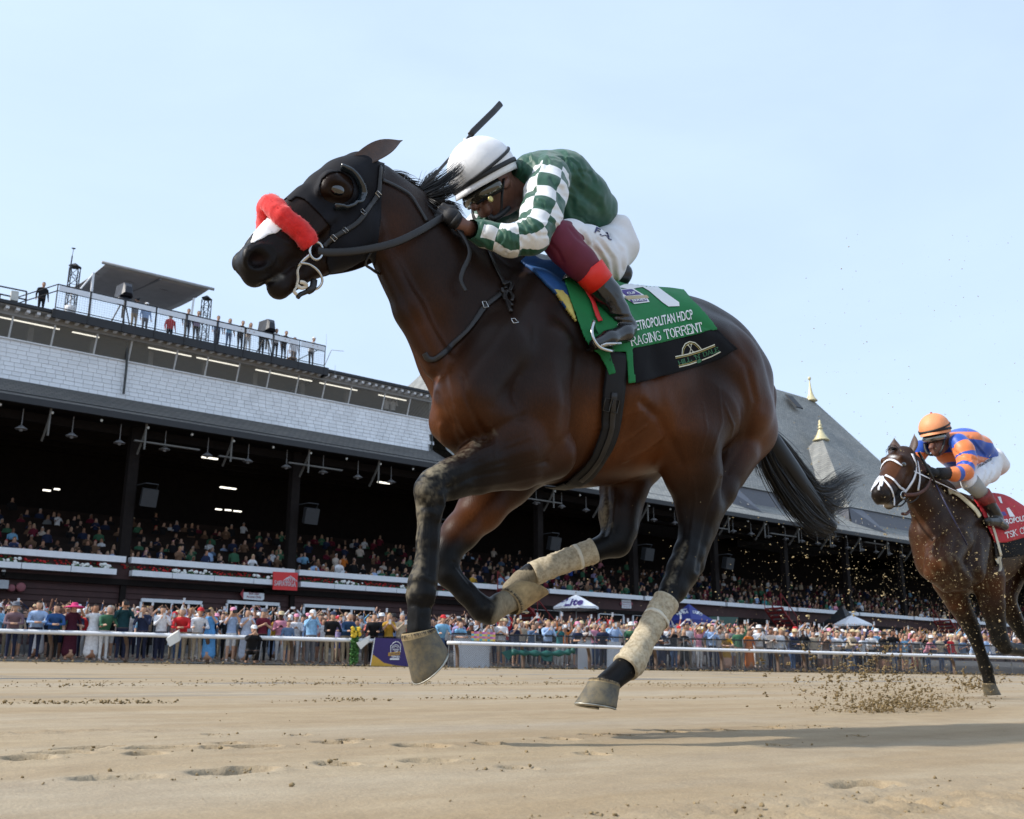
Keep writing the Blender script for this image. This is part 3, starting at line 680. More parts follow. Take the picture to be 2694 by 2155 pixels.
for k, tx in enumerate((84.7, 66.9)):
    TY, w_, zb_ = 55.0, 6.3, 14.85
    o = part('turret_roof', SLATE, lambda m: m.add([(tx-w_, TY-w_, zb_), (tx+w_, TY-w_, zb_), (tx+w_, TY+w_, zb_), (tx-w_, TY+w_, zb_), (tx-.42, TY-.42, 22.95), (tx+.42, TY-.42, 22.95), (tx+.42, TY+.42, 22.95), (tx-.42, TY+.42, 22.95)], [(0, 1, 5, 4), (1, 2, 6, 5), (2, 3, 7, 6), (3, 0, 4, 7)]))
    finial((tx, TY, 23.1), .86, 1, o)
    part('turret_wall', plain('lead', (0.10, 0.105, 0.125), 0.5), lambda m: m.box((tx-w_+.15, TY-w_+.15, 12.6), (tx+w_-.15, TY+w_-.15, zb_-.003)), o)
    part('lead_flashing', plain('lead', (0.10, 0.105, 0.125), 0.5), lambda m: m.add([(tx-w_+.1, TY-w_+.05, zb_-.05), (tx-w_+.1, TY-w_-.1, 13.4), (tx-w_+3.6, TY-w_-1.3, 12.75), (tx-w_+2.2, TY-w_+.05, zb_-.05)], [(0, 1, 2, 3)]), o)
    for q in range(4): part('flashing_rib', GREYP, lambda m: m.tube([(tx-w_+.5+.62*q, TY-w_-.25-.25*q, 13.5-.1*q), (tx-w_+.9+.55*q, TY-w_-.02-.1*q, 14.5-.30*q)], .035, 4), o)
# ---- signs on the front
def sign_quad(name, pix, Yp, mat, parent=None, th=0.05):
    P = [at(a, b, Yp) for a, b in pix]; n = len(P)
    v = [(p[0], Yp, p[2]) for p in P]+[(p[0], Yp+th, p[2]) for p in P]
    f = [tuple(range(n))[::-1], tuple(range(n, 2*n))]+[(k, (k+1) % n, n+(k+1) % n, n+k) for k in range(n)]
    return meshobj(name, v, f, mat, parent)
def sign_text(vf, p0, p1, hpx, Yp, mat, parent, name='lettering'):
    v, f = vf; A, B = at(*p0, Yp), at(*p1, Yp); C_ = at(p0[0], p0[1]-hpx, Yp)
    P = [(A[0]+(B[0]-A[0])*a, Yp, A[2]+(B[2]-A[2])*a*0+(C_[2]-A[2])*b) for a, b in v]
    return meshobj(name, P, f, mat, parent)
REDS = plain('sign_red', (0.62, 0.02, 0.02), 0.5, var=0.04); SIGNW = plain('sign_white', (0.72, 0.74, 0.76), 0.5, var=0.03); INK = plain('sign_ink', (0.25, 0.05, 0.07), 0.6)
s1 = empty('red_sign', tuple(at(750, 1552, 47.4))); tag(s1, 'square red sign with white lettering hung on the balcony front', 'sign')
sign_quad('board', [(719, 1504), (784, 1507), (782, 1554), (718, 1551)], 47.35, REDS, s1); sign_text(stroke_text('SARATOGA', 0.17, 0.14, 0.14), (721, 1540.5), (779, 1541), 14, 47.33, SIGNW, s1)
A = at(764, 1528, 47.335); mm = MB()
for k in range(-3, 4): mm.tube([(A[0]+.055*k, 47.332, A[2]+.26-abs(k)*.035), (A[0]+.13*k, 47.332, A[2]-.02)], .018, 4)
mm.build('roof_emblem', SIGNW, s1)
s2 = empty('arrow_sign', tuple(at(665, 1578, 47.9))); tag(s2, 'small white wall sign with red arrow pointing to the box seats', 'sign')
sign_quad('board', [(642, 1549), (691, 1550), (695, 1556), (695, 1576), (690, 1580), (641, 1576), (639, 1573), (640, 1552)], 47.9, SIGNW, s2); sign_quad('red_arrow', [(641, 1550), (640, 1576), (632, 1563)], 47.87, plain('arrow_red', (0.30, 0.02, 0.03), 0.6), s2)
sign_text(text_mesh('Box Seat', .01), (655, 1564), (682, 1565), 8, 47.88, INK, s2); sign_text(text_mesh('Access Only', .01), (648, 1574), (687, 1576), 8, 47.88, INK, s2)
s3 = empty('wall_sign', tuple(at(1648, 1600, 47.9))); tag(s3, 'white wall sign with red arrow points beyond the white umbrella', 'sign')
sign_quad('board', [(1636, 1577), (1660, 1578), (1661, 1601), (1637, 1600)], 47.9, SIGNW, s3); sign_quad('red_arrow', [(1636, 1583), (1636, 1594), (1631, 1588)], 47.88, INK, s3); sign_quad('red_arrow', [(1661, 1583), (1661, 1594), (1666, 1589)], 47.88, INK, s3)
sign_text(text_mesh('Grandstand'), (1638, 1586), (1659, 1586.5), 4.5, 47.88, INK, s3); sign_text(text_mesh('Reserved Seat'), (1638, 1592), (1659, 1592.5), 4.5, 47.88, INK, s3); sign_text(text_mesh('Section B'), (1640, 1598), (1658, 1598.5), 4.5, 47.88, INK, s3)
s4 = empty('letter_sign', tuple(at(10, 1518, 47.9))); tag(s4, 'narrow white sign with black letter A on the brown wall', 'sign')
sign_quad('board', [(5, 1499), (15, 1499), (14, 1518), (4, 1517)], 47.9, SIGNW, s4); sign_text(text_mesh('A', .03), (6, 1514), (13, 1514), 11, 47.88, BLKP, s4)
o = sign_quad('meter_box', [(-14, 1524), (24, 1527), (22, 1549), (-14, 1547)], 47.6, plain('meter_grey', (0.32, 0.34, 0.36), 0.5), None, 0.4); tag(o, 'pale grey meter box on the brown wall at the left edge', 'meter box')
for px, py, r, lb in ((30, 1547, .16, 'smaller pinkish disc on the brown wall beside the meter box'), (55, 1545, .20, 'larger pinkish disc on the brown wall under the flower troughs')):
    mm = MB(); mm.lathe(at(px, py, 47.9), [(.02, .05), (r*.8, .05), (r, .02), (r, -.1)], 20, M=Matrix.Rotation(math.pi/2, 3, 'X')); tag(mm.build('wall_disc', plain('faded_pink', (0.23, 0.07, 0.08), 0.6), None, True), lb, 'disc')
# ================================================================== roof deck on the press box
DY = 48.95
def dz(px, py, Yv=DY): return at(px, py, Yv)
DK = empty('roof_deck', tuple(at(500, 900, DY))); tag(DK, 'black rooftop camera deck with white banner rail above the press box', 'platform')
L_, R_ = at(140, 811, DY), at(865, 970, DY); zt = L_[2]; zb = zt-.44
box('deck_fascia', (L_[0], DY, zb), (R_[0], DY+.1, zt), BLKP, DK); box('deck_floor', (L_[0], DY+.1, zt-.1), (R_[0], DY+6, zt), BLKP, DK)
box('deck_end', (R_[0]-.1, DY+.1, zb), (R_[0], DY+6, zt-.11), BLKP, DK)
rz_ = at(153, 748, DY)[2]; rl, rr_ = at(153, 748, DY)[0], at(856, 910, DY)[0]
part('top_rail', BLKP, lambda m: (m.tube([(rl, DY, rz_), (rr_, DY, rz_)], .035, 6), m.tube([(rl, DY, rz_-.33), (rr_, DY, rz_-.33)], .025, 5), m.tube([(rl, DY, zt+.08), (rr_, DY, zt+.08)], .025, 5), m.tube([(rr_, DY, rz_), (rr_, DY+4, rz_)], .03, 5), m.tube([(rl, DY, rz_), (rl-1.4, DY+2.5, rz_-.35)], .03, 5), m.tube([(rl, DY, rz_-.33), (rl-1.4, DY+2.5, rz_-.68)], .03, 5)), DK)
posts = [153, 240, 330, 413, 492, 573, 646, 720, 789, 856]
px_ = []
for a in posts:
    lo_, hi_ = 600., 1000.
    for _ in range(40):
        mid = (lo_+hi_)/2
        if at(a, mid, DY)[2] > rz_: lo_ = mid
        else: hi_ = mid
    px_.append(at(a, mid, DY)[0])
for k, x in enumerate(px_): part('rail_post', BLKP, lambda m: m.tube([(x, DY, zb), (x, DY, rz_)], .05 if k not in (0, 8, 9) else .03, 6), DK)
BANW = plain('banner_white', (0.66, 0.69, 0.74), 0.5, var=0.04)
for a, b in zip(px_[:-1], px_[1:]): box('rail_banner', (a+.07, DY-.03, rz_-.30), (b-.07, DY-.015, rz_-.05), BANW, DK)
def mesh_panel(m, xa, xb, za, zb_, Yv, n, r=.006):
    k = int((xb-xa)/n)
    for i in range(k+1): m.tube([(xa+i*n, Yv, za), (xa+i*n, Yv, zb_)], r, 3, cap=False)
    k = int((zb_-za)/n)
    for i in range(k+1): m.tube([(xa, Yv, za+i*n), (xb, Yv, za+i*n)], r, 3, cap=False)
mm = MB(); mesh_panel(mm, rl, rr_, zt+.1, rz_-.35, DY, .12); mm.build('wire_mesh', plain('wire_grey', (0.22, 0.23, 0.25), 0.5), DK)
# bare corner of rail at the far left with a cabinet
lr = empty('corner_railing', tuple(at(30, 790, 50.6))); tag(lr, 'black pipe railing at the left corner of the press box roof', 'railing')
part('pipe_rail', BLKP, lambda m: [m.tube([at(a, b, 50.6), at(c, d, 50.6)], .04, 6) for a, b, c, d in ((-40, 745, 70, 767), (-40, 765, 70, 789), (70, 767, 67, 808), (0, 775, -3, 800), (0, 808, 70, 820))], lr)
o = sign_quad('equipment_cabinet', [(31, 764), (50, 767), (48, 792), (28, 788)], 50.5, plain('cabinet_cream', (0.55, 0.54, 0.50), 0.5), None, .25); tag(o, 'cream equipment cabinet hung on the corner pipe railing', 'cabinet')
# awning
aw = empty('awning', tuple(at(360, 800, 53))); tag(aw, 'grey fabric awning on white poles over the roof deck', 'awning')
C4 = [at(278, 694, 51.5), at(551, 760, 51.5), at(447, 816, 57.5), at(190, 757, 57.5)]
v = []; n_ = 12
for i in range(n_+1):
    for j in range(n_+1):
        a, b = i/n_, j/n_; p = (1-b)*((1-a)*C4[0]+a*C4[1])+b*((1-a)*C4[3]+a*C4[2]); p = p+np.array([0, 0, -.10*math.sin(math.pi*a*3)**2*math.sin(math.pi*b)-.10*math.sin(math.pi*b)]); v.append(p)
f = [(i*(n_+1)+j, (i+1)*(n_+1)+j, (i+1)*(n_+1)+j+1, i*(n_+1)+j+1) for i in range(n_) for j in range(n_)]
o = meshobj('awning_fabric', v, f, plain('awning_grey', (0.40, 0.40, 0.41), 0.8, var=0.1, scale=2), aw, True); o.modifiers.new('s', 'SOLIDIFY').thickness = .03
part('front_tube', GREYP, lambda m: m.tube([C4[0]+np.array([-.2, -.03, .02]), C4[1]+np.array([.25, -.03, .02])], .09, 8), aw, True)
part('pole', WHP, lambda m: (m.tube([at(246, 718, 51.4), at(234, 832, 51.4)], .07, 8), m.tube([at(246, 720, 51.4), at(212, 760, 51.4)], .04, 6), m.tube([at(510, 785, 51.4), at(500, 860, 51.4)], .06, 8), m.tube([C4[3], (C4[3][0], C4[3][1], zt)], .05, 6), m.tube([C4[2], (C4[2][0], C4[2][1], zt)], .05, 6)), aw)
part('cross_tube', plain('tube_dark', (0.16, 0.16, 0.17), .5), lambda m: (m.tube([(C4[0]*.5+C4[1]*.5)+np.array([.1, 0, -.12]), (C4[3]*.62+C4[2]*.38)+np.array([0, 0, -.25])], .06, 6), m.tube([C4[0]*.7+C4[3]*.3-np.array([0, 0, .1]), C4[1]*.7+C4[2]*.3-np.array([0, 0, .1])], .04, 6)), aw)
def truss(px, py0, py1, Yv, wpx, label, mast=False):
    o = empty('truss_tower', tuple(at(px, py1, Yv))); tag(o, label, 'truss tower')
    w_ = wpx*depth(at(px, py0, Yv))/F; c = at(px, py0, Yv); zlo = zt; zhi = c[2]
    def f(m):
        cs = [(c[0]-w_/2, Yv), (c[0]+w_/2, Yv), (c[0]+w_/2, Yv+w_), (c[0]-w_/2, Yv+w_)]
        for a, b in cs: m.tube([(a, b, zlo), (a, b, zhi)], .028, 5)
        k = max(2, int((zhi-zlo)/w_/1.1))
        for i in range(k):
            z0, z1 = zlo+(zhi-zlo)*i/k, zlo+(zhi-zlo)*(i+1)/k
            for q in range(4):
                a, b = cs[q], cs[(q+1) % 4]
                if i % 2: a, b = b, a
                m.tube([(a[0], a[1], z0), (b[0], b[1], z1)], .016, 4)
                m.tube([(a[0], a[1], z1), (b[0], b[1], z1)], .016, 4)
        if mast: m.tube([(c[0]-w_*.7, Yv, zhi-1), (c[0]-w_*.6, Yv, zhi+.5)], .035, 5); m.tube([(c[0]-w_*.6, Yv, zhi+.5), (c[0]-w_*.55, Yv, zhi+.9)], .015, 4); m.lathe((c[0]-w_*.55, Yv, zhi+.9), [(.02, 0), (.11, .02), (.02, .05)], 8)
        m.lathe((c[0], Yv+w_/2, zhi), [(w_*.75, 0), (w_*.75, .06), (.05, .22)], 4)
    part('lattice', BLKP, f, o)
truss(201, 700, 758, 51.9, 22, 'black lattice tower with antenna mast left of the awning', True); truss(548, 785, 850, 51.9, 19, 'black lattice tower at the right end of the awning')
def deck_camera(px, py, label, sc=1.0, rot=0.0):
    c = at(px, py, DY+.6); o = empty('camera_rig', (c[0], c[1], zt)); tag(o, label, 'camera')
    hz = c[2]
    part('covered_camera', plain('rain_cover', (0.012, 0.014, 0.022), 0.45), lambda m: (m.add([Vector(q)*sc+Vector((c[0], c[1], hz)) for q in ((-.30, -.45, -.30), (.30, -.45, -.30), (.36, .5, -.34), (-.36, .5, -.34), (-.20, -.40, .38), (.20, -.40, .38), (.30, .45, .42), (-.30, .45, .42), (-.17, -.62, -.18), (.17, -.62, -.18), (.15, -.60, .16), (-.15, -.60, .16))], [(3, 2, 1, 0), (4, 5, 6, 7), (1, 2, 6, 5), (2, 3, 7, 6), (3, 0, 4, 7), (0, 1, 9, 8), (1, 5, 10, 9), (5, 4, 11, 10), (4, 0, 8, 11), (8, 9, 10, 11)])), o)
    part('skirt', plain('rain_cover', (0.012, 0.014, 0.022), 0.45), lambda m: m.lathe((c[0], c[1], hz), [(.42*sc, -.55), (.36*sc, -.35), (.20, -.28)], 10), o)
    part('tripod', BLKP, lambda m: [m.tube([(c[0], c[1], hz-.3), (c[0]+.62*math.cos(a), c[1]+.62*math.sin(a), zt)], .035, 6) for a in (.4, 2.5, 4.6)]+[m.tube([(c[0], c[1], hz-.3), (c[0], c[1], zt+.5)], .06, 8)], o)
deck_camera(328, 770, 'dark blue shrouded television camera under the awning', 1.0); deck_camera(703, 863, 'black shrouded television camera on the open deck', 1.0)
part('chair', plain('rattan', (0.30, 0.17, 0.07), 0.6), lambda m: (m.box((-.22, -.22, .42), (.22, .22, .46), 0, Matrix.Translation((at(770, 915, DY+1)[0], DY+1.0, zt))), [m.tube([(at(770, 915, DY+1)[0]+a, DY+1+b, zt), (at(770, 915, DY+1)[0]+a*.9, DY+1+b*.9, zt+(.95 if b > 0 else .44))], .018, 5) for a in (-.2, .2) for b in (-.2, .2)], m.tube([(at(770, 915, DY+1)[0]-.18, DY+1.18, zt+.95), (at(770, 915, DY+1)[0]+.18, DY+1.18, zt+.95)], .018, 5)), DK)
bpy.data.objects['chair'].parent = None
tag(bpy.data.objects['chair'], 'rattan chair behind the banner rail near the right camera', 'chair')
an = empty('antenna', tuple(at(860, 960, DY))); tag(an, 'thin roof antenna arm past the right end of the deck', 'antenna')
part('antenna_arm', GREYP, lambda m: (m.tube([at(855, 960, DY), at(872, 921, DY)], .02, 4), m.tube([at(872, 921, DY), at(904, 924, DY)], .014, 4), m.tube([at(859, 880, DY), at(858, 915, DY)], .008, 4), m.tube([at(882, 960, DY), at(881, 985, DY)], .008, 4)), an)
bk_ = at(187, 800, DY+.8); mm = MB(); mm.lathe((bk_[0], bk_[1], zt), [(.24, 0), (.27, .4), (.28, .55), (.25, .55), (.23, .1)], 16); tag(mm.build('bucket', WHP, None, True), 'white bucket at the foot of the left lattice tower', 'bucket')
# ================================================================== the leading horse
Y0 = 2.6
def W(px, py, dy=0.0): return at(px, py, Y0+dy)
def WR(px, py, dy, r):
    p = at(px, py, Y0+dy); return (p, r*depth(p)/F)
def CH(l): return [WR(*q) for q in l]
def Wm(px, py, dy):
    """like W, but the far side is the mirror image of the near side"""
    p = np.array(at(px, py, Y0-abs(dy)))
    if dy > 0: p[1] = 2*Y0-p[1]
    return p
def CHM(l): return [(Wm(a, b, c), r*depth(Wm(a, b, -abs(c)))/F) for a, b, c, r in l]
def rotY(deg):
    a = math.radians(deg); c, s_ = math.cos(a), math.sin(a)
    return np.array([[c, 0, s_], [0, 1, 0], [-s_, 0, c]])

def trunk_op(S, st, k=0.03, yc=Y0):
    """st rows: X, ztop, zbot, halfwidth, centre-bias (where the widest point lies)"""
    st = np.array(st, float)
    xs = np.linspace(st[0, 0], st[-1, 0], 200)
    def sp(c):
        v = np.interp(xs, st[:, 0], st[:, c]); kk = np.hanning(25); kk /= kk.sum()
        return np.convolve(np.pad(v, 12, 'edge'), kk, 'valid')
    T, Bt, Wd = sp(1), sp(2), sp(3)
    lo = (st[0, 0]-0.15, yc-Wd.max()-0.1, Bt.min()-0.1); hi = (st[-1, 0]+0.15, yc+Wd.max()+0.1, T.max()+0.1)
    sl, (x, y, z) = S._sub(lo, hi)
    t = np.interp(x.ravel(), xs, T).reshape(x.shape); b = np.interp(x.ravel(), xs, Bt).reshape(x.shape); w_ = np.interp(x.ravel(), xs, Wd).reshape(x.shape)
    zc = b+(t-b)*0.46
    hz = np.where(z > zc, t-zc, zc-b)
    q = np.sqrt(((y-yc)/w_)**2+((z-zc)/hz)**2)
    d = (q-1)*np.minimum(w_, hz)*0.9
    over = np.maximum(np.maximum(st[0, 0]-x, x-st[-1, 0]), 0)
    d = np.sqrt(np.maximum(d, 0)**2+over**2)+np.minimum(d, 0)
    d = np.where(over > 0, np.maximum(d, over*1.0+np.minimum(d, 0)*0), d)
    S._op(sl, d.astype(np.float32), k, 'add')

def build_horse1_field(h=0.0065):
    S = SDF((0.98, 2.12, -0.12), (3.80, 3.12, 1.80), h)
    # ---- barrel
    trunk_op(S, [(1.93, 1.22, 0.88, 0.13), (2.02, 1.36, 0.77, 0.19), (2.15, 1.45, 0.70, 0.225), (2.30, 1.50, 0.672, 0.25), (2.46, 1.485, 0.672, 0.268),
                 (2.62, 1.478, 0.705, 0.278), (2.78, 1.505, 0.755, 0.275), (2.95, 1.545, 0.825, 0.262), (3.10, 1.555, 0.90, 0.25), (3.26, 1.525, 0.97, 0.235), (3.40, 1.44, 1.02, 0.19), (3.47, 1.36, 1.06, 0.13)], 0.02)
    # ---- neck: deep from crest to throat, narrow across
    N = [((975, 515), (0, 92)), ((1040, 585), (0, 108)), ((1120, 690), (0, 138)), ((1210, 800), (0, 175)), ((1300, 900), (0, 200))]
    S.chain(CH([(a[0], a[1], b[0], b[1]) for a, b in N]), 0.03, (1, 1.75, 1))
    S.chain(CH([(1240, 930, 0, 150), (1290, 1040, 0, 150)]), 0.03, (1, 1.15, 1))
    S.chain(CH([(1010, 470, 0, 30), (1100, 545, 0, 34), (1230, 640, 0, 40), (1370, 705, 0, 40)]), 0.04, (1, 1.3, 1))      # crest
    S.chain(CH([(1000, 660, -0.035, 26), (1075, 820, -0.05, 34), (1150, 960, -0.075, 40)]), 0.035, (1, 1, 1))            # jugular / brachial muscle
    S.chain(CH([(1000, 660, 0.035, 26), (1075, 820, 0.05, 34), (1150, 960, 0.075, 40)]), 0.035, (1, 1, 1))
    # ---- shoulders
    for s_ in (-1, 1):
        o = s_
        S.chain(CH([(1400, 790, 0.11*o, 70), (1320, 930, 0.155*o, 92), (1235, 1050, 0.16*o, 88)]), 0.035)                # scapula
        S.chain(CH([(1225, 1050, 0.155*o, 78), (1330, 1130, 0.175*o, 74)]), 0.03)                                        # humerus
        S.chain(CH([(1420, 930, 0.165*o, 92), (1400, 1070, 0.185*o, 96), (1380, 1140, 0.18*o, 74)]), 0.03)               # triceps
        S.chain(CH([(1205, 1010, 0.10*o, 62), (1190, 1110, 0.095*o, 58), (1235, 1180, 0.09*o, 40)]), 0.022)               # pectoral
        # ---- quarters
        S.chain(CHM([(1780, 915, 0.12*o, 112), (1870, 985, 0.135*o, 128), (1915, 1080, 0.13*o, 118)]), 0.06)
        S.chain(CHM([(1935, 1000, 0.10*o, 95), (1955, 1130, 0.11*o, 84), (1900, 1240, 0.12*o, 62)] if o < 0 else [(1925, 1000, 0.10, 95), (1920, 1090, 0.11, 90)]), 0.035)
        S.ell(Wm(1700, 905, 0.165*o), (0.07, 0.05, 0.06), 0.07)                                                            # point of hip
        S.chain(CHM([(1600, 900, 0.19*o, 62), (1640, 1040, 0.21*o, 70)]), 0.07)                                            # ribs swell
    # ---- dock
    S.chain(CH([(1930, 960, 0, 70), (1990, 1040, 0, 45), (2015, 1130, 0, 28)]), 0.05)
    # ---- near hind
    n = -0.155
    S.chain(CH([(1830, 1090, n, 118), (1800, 1150, n-0.02, 92), (1822, 1240, n-0.01, 74), (1838, 1330, n, 56), (1826, 1415, n, 40)]), 0.035)
    S.chain(CH([(1930, 1190, n, 60), (1890, 1290, n, 44), (1852, 1390, n, 30), (1836, 1470, n, 21)]), 0.03)
    S.chain(CH([(1828, 1405, n, 38), (1812, 1455, n-0.005, 39), (1796, 1500, n-0.01, 41), (1772, 1550, n-0.012, 34), (1750, 1585, n-0.015, 28)]), 0.018)
    S.chain(CH([(1840, 1440, n, 16), (1830, 1490, n-0.005, 20), (1800, 1545, n-0.01, 16)]), 0.02)                                                   # point of hock
    S.chain(CH([(1755, 1575, n-0.015, 27), (1700, 1670, n-0.02, 24), (1672, 1725, n-0.02, 28)]), 0.015)
    S.chain(CH([(1664, 1738, n-0.02, 33), (1640, 1762, n-0.02, 31), (1596, 1800, n-0.02, 31)]), 0.012)
    # ---- far hind, swung forward
    m = 0.13
    S.chain(CH([(1800, 1060, m, 105), (1725, 1130, m, 86), (1680, 1200, m-0.01, 74), (1640, 1285, m-0.03, 58), (1627, 1350, m-0.04, 48), (1626, 1400, m-0.05, 44)]), 0.035)
    S.chain(CH([(1660, 1290, m-0.02, 40), (1650, 1400, m-0.04, 28)]), 0.02)
    S.chain(CH([(1632, 1392, m-0.05, 44), (1620, 1425, m-0.05, 41), (1560, 1450, m-0.03, 27)]), 0.015)
    S.chain(CH([(1565, 1447, m-0.03, 27), (1470, 1483, m+0.03, 24), (1398, 1510, m+0.07, 27), (1372, 1526, m+0.09, 25), (1345, 1550, m+0.10, 25)]), 0.015)
    # ---- near fore, knee up
    n = -0.165
    S.chain(CH([(1400, 1130, n, 96), (1345, 1185, n, 86), (1262, 1225, n, 60), (1185, 1258, n, 47), (1142, 1278, n, 42)]), 0.03)
    S.chain(CH([(1440, 1190, n+0.01, 78), (1370, 1235, n, 52), (1260, 1268, n, 30), (1180, 1290, n, 26)]), 0.02)
    S.chain(CH([(1142, 1272, n, 42), (1133, 1302, n, 41), (1130, 1345, n, 34)]), 0.014)
    S.ell(W(1112, 1282, n-0.01), (0.022, 0.03, 0.03), 0.02)
    S.chain(CH([(1130, 1345, n, 32), (1124, 1420, n, 28), (1118, 1490, n, 28), (1110, 1530, n, 35), (1106, 1562, n, 37)]), 0.014)
    S.chain(CH([(1146, 1380, n, 14), (1142, 1480, n, 13), (1136, 1545, n, 16)]), 0.012)                                    # flexor tendon
    S.chain(CH([(1105, 1570, n, 36), (1103, 1615, n, 29), (1102, 1660, n, 33)]), 0.012)
    # ---- far fore, folded back
    m = 0.15
    S.chain(CH([(1400, 1190, m, 84), (1330, 1262, m, 72), (1265, 1340, m, 58), (1212, 1400, m, 46), (1180, 1440, m, 42)]), 0.03)
    S.chain(CH([(1180, 1440, m, 42), (1166, 1470, m, 41), (1178, 1510, m-0.02, 34)]), 0.014)
    S.chain(CH([(1178, 1510, m-0.02, 30), (1226, 1560, m-0.05, 28), (1268, 1602, m-0.07, 32), (1288, 1612, m-0.07, 32)]), 0.014)
    S.chain(CH([(1288, 1608, m-0.07, 32), (1318, 1590, m-0.075, 30), (1345, 1578, m-0.075, 31)]), 0.012)
    # ---- head
    S.chain(CH([(945, 462, 0, 58), (905, 490, 0, 66), (870, 525, 0, 72)]), 0.02, (1, 0.92, 1))
    S.chain(CH([(870, 525, 0, 72), (800, 585, 0, 64), (740, 640, 0, 57), (696, 680, 0, 52)]), 0.02, (1, 1.25, 1))
    S.chain(CH([(800, 520, 0, 26), (730, 585, 0, 22), (665, 645, 0, 18)]), 0.02, (1, 0.8, 1))                                # nasal bone
    S.chain(CH([(940, 600, -0.035, 78), (900, 630, -0.03, 70)]), 0.025, (1, 1.6, 1)); S.chain(CHM([(940, 600, 0.035, 78), (900, 630, 0.03, 70)]), 0.025, (1, 1.6, 1))
    S.chain(CH([(905, 635, 0, 62), (830, 684, 0, 44), (772, 726, 0, 33), (733, 758, 0, 32)]), 0.018, (1, 1.1, 1))          # lower jaw, chin
    S.chain(CH([(700, 672, 0, 50), (668, 700, 0, 42), (668, 728, 0, 30)]), 0.02, (1, 1.05, 1))                               # upper lip
    S.ell(W(676, 672, -0.035), (0.05, 0.022, 0.04), 0.015, rotY(-35)); S.ell(Wm(676, 672, 0.035), (0.05, 0.022, 0.04), 0.015, rotY(-35))
    for s_ in (-1, 1):
        S.chain(CHM([(915, 505, 0.085*s_, 20), (872, 478, 0.085*s_, 24), (850, 500, 0.078*s_, 16)]), 0.02)                    # brow arch
        S.chain(CHM([(880, 560, 0.068*s_, 12), (800, 640, 0.055*s_, 9)]), 0.02)                                               # facial crest
        S.ell(Wm(887, 499, 0.116*s_), (0.030, 0.016, 0.021), 0.012, mode='cut')
        S.ell(Wm(685, 680, 0.066*s_), (0.042, 0.026, 0.030), 0.012, rotY(-32), mode='cut')
        S.ell(Wm(681, 684, 0.05*s_), (0.030, 0.028, 0.022), 0.01, rotY(-32), mode='cut')
    S.cone(W(672, 771, -0.05), W(672, 771, 0.05), 0.006, 0.006, 0.006, mode='cut')
    return S

def projn(V):
    d = V@_fw; return CX+F*(V@_rt)/d, CY-F*(V@_up)/d
def vnormals(V, Q):
    n = np.cross(V[Q[:, 2]]-V[Q[:, 0]], V[Q[:, 3]]-V[Q[:, 1]])
    N = np.zeros_like(V)
    for k in range(4): 
        for c in range(3): N[:, c] += np.bincount(Q[:, k], n[:, c], minlength=len(V))
    return N/(np.linalg.norm(N, axis=1)[:, None]+1e-9)
def polydist(px, py, pl):
    """distance in photo pixels to a polyline"""
    D = np.full(len(px), 1e9)
    for (a, b), (c, d) in zip(pl[:-1], pl[1:]):
        t = np.clip(((px-a)*(c-a)+(py-b)*(d-b))/((c-a)**2+(d-b)**2+1e-9), 0, 1)
        D = np.minimum(D, np.hypot(px-a-t*(c-a), py-b-t*(d-b)))
    return D
class Sculpt:
    """pushes the near side of a skin in or out along lines that are given where the photo shows them"""
    def __init__(s, V, Q):
        s.V = V; s.Q = Q; s.N = vnormals(V, Q); s.px, s.py = projn(V)
        vd = -V/np.linalg.norm(V, axis=1)[:, None]
        s.face = sstep(-0.05, 0.35, (s.N*vd).sum(1)); s.off = np.zeros(len(V))
    def line(s, pl, w, depth, lim=None):
        g = np.exp(-(polydist(s.px, s.py, pl)/w)**2)*s.face
        if lim is not None: g = g*lim
        s.off += g*depth
    def spot(s, x, y, rx, ry, depth, rot=0, lim=None):
        a = math.radians(rot); u = (s.px-x)*math.cos(a)+(s.py-y)*math.sin(a); v = -(s.px-x)*math.sin(a)+(s.py-y)*math.cos(a)
        g = np.exp(-((u/rx)**2+(v/ry)**2))*s.face
        if lim is not None: g = g*lim
        s.off += g*depth
    def done(s): return s.V+s.N*s.off[:, None]

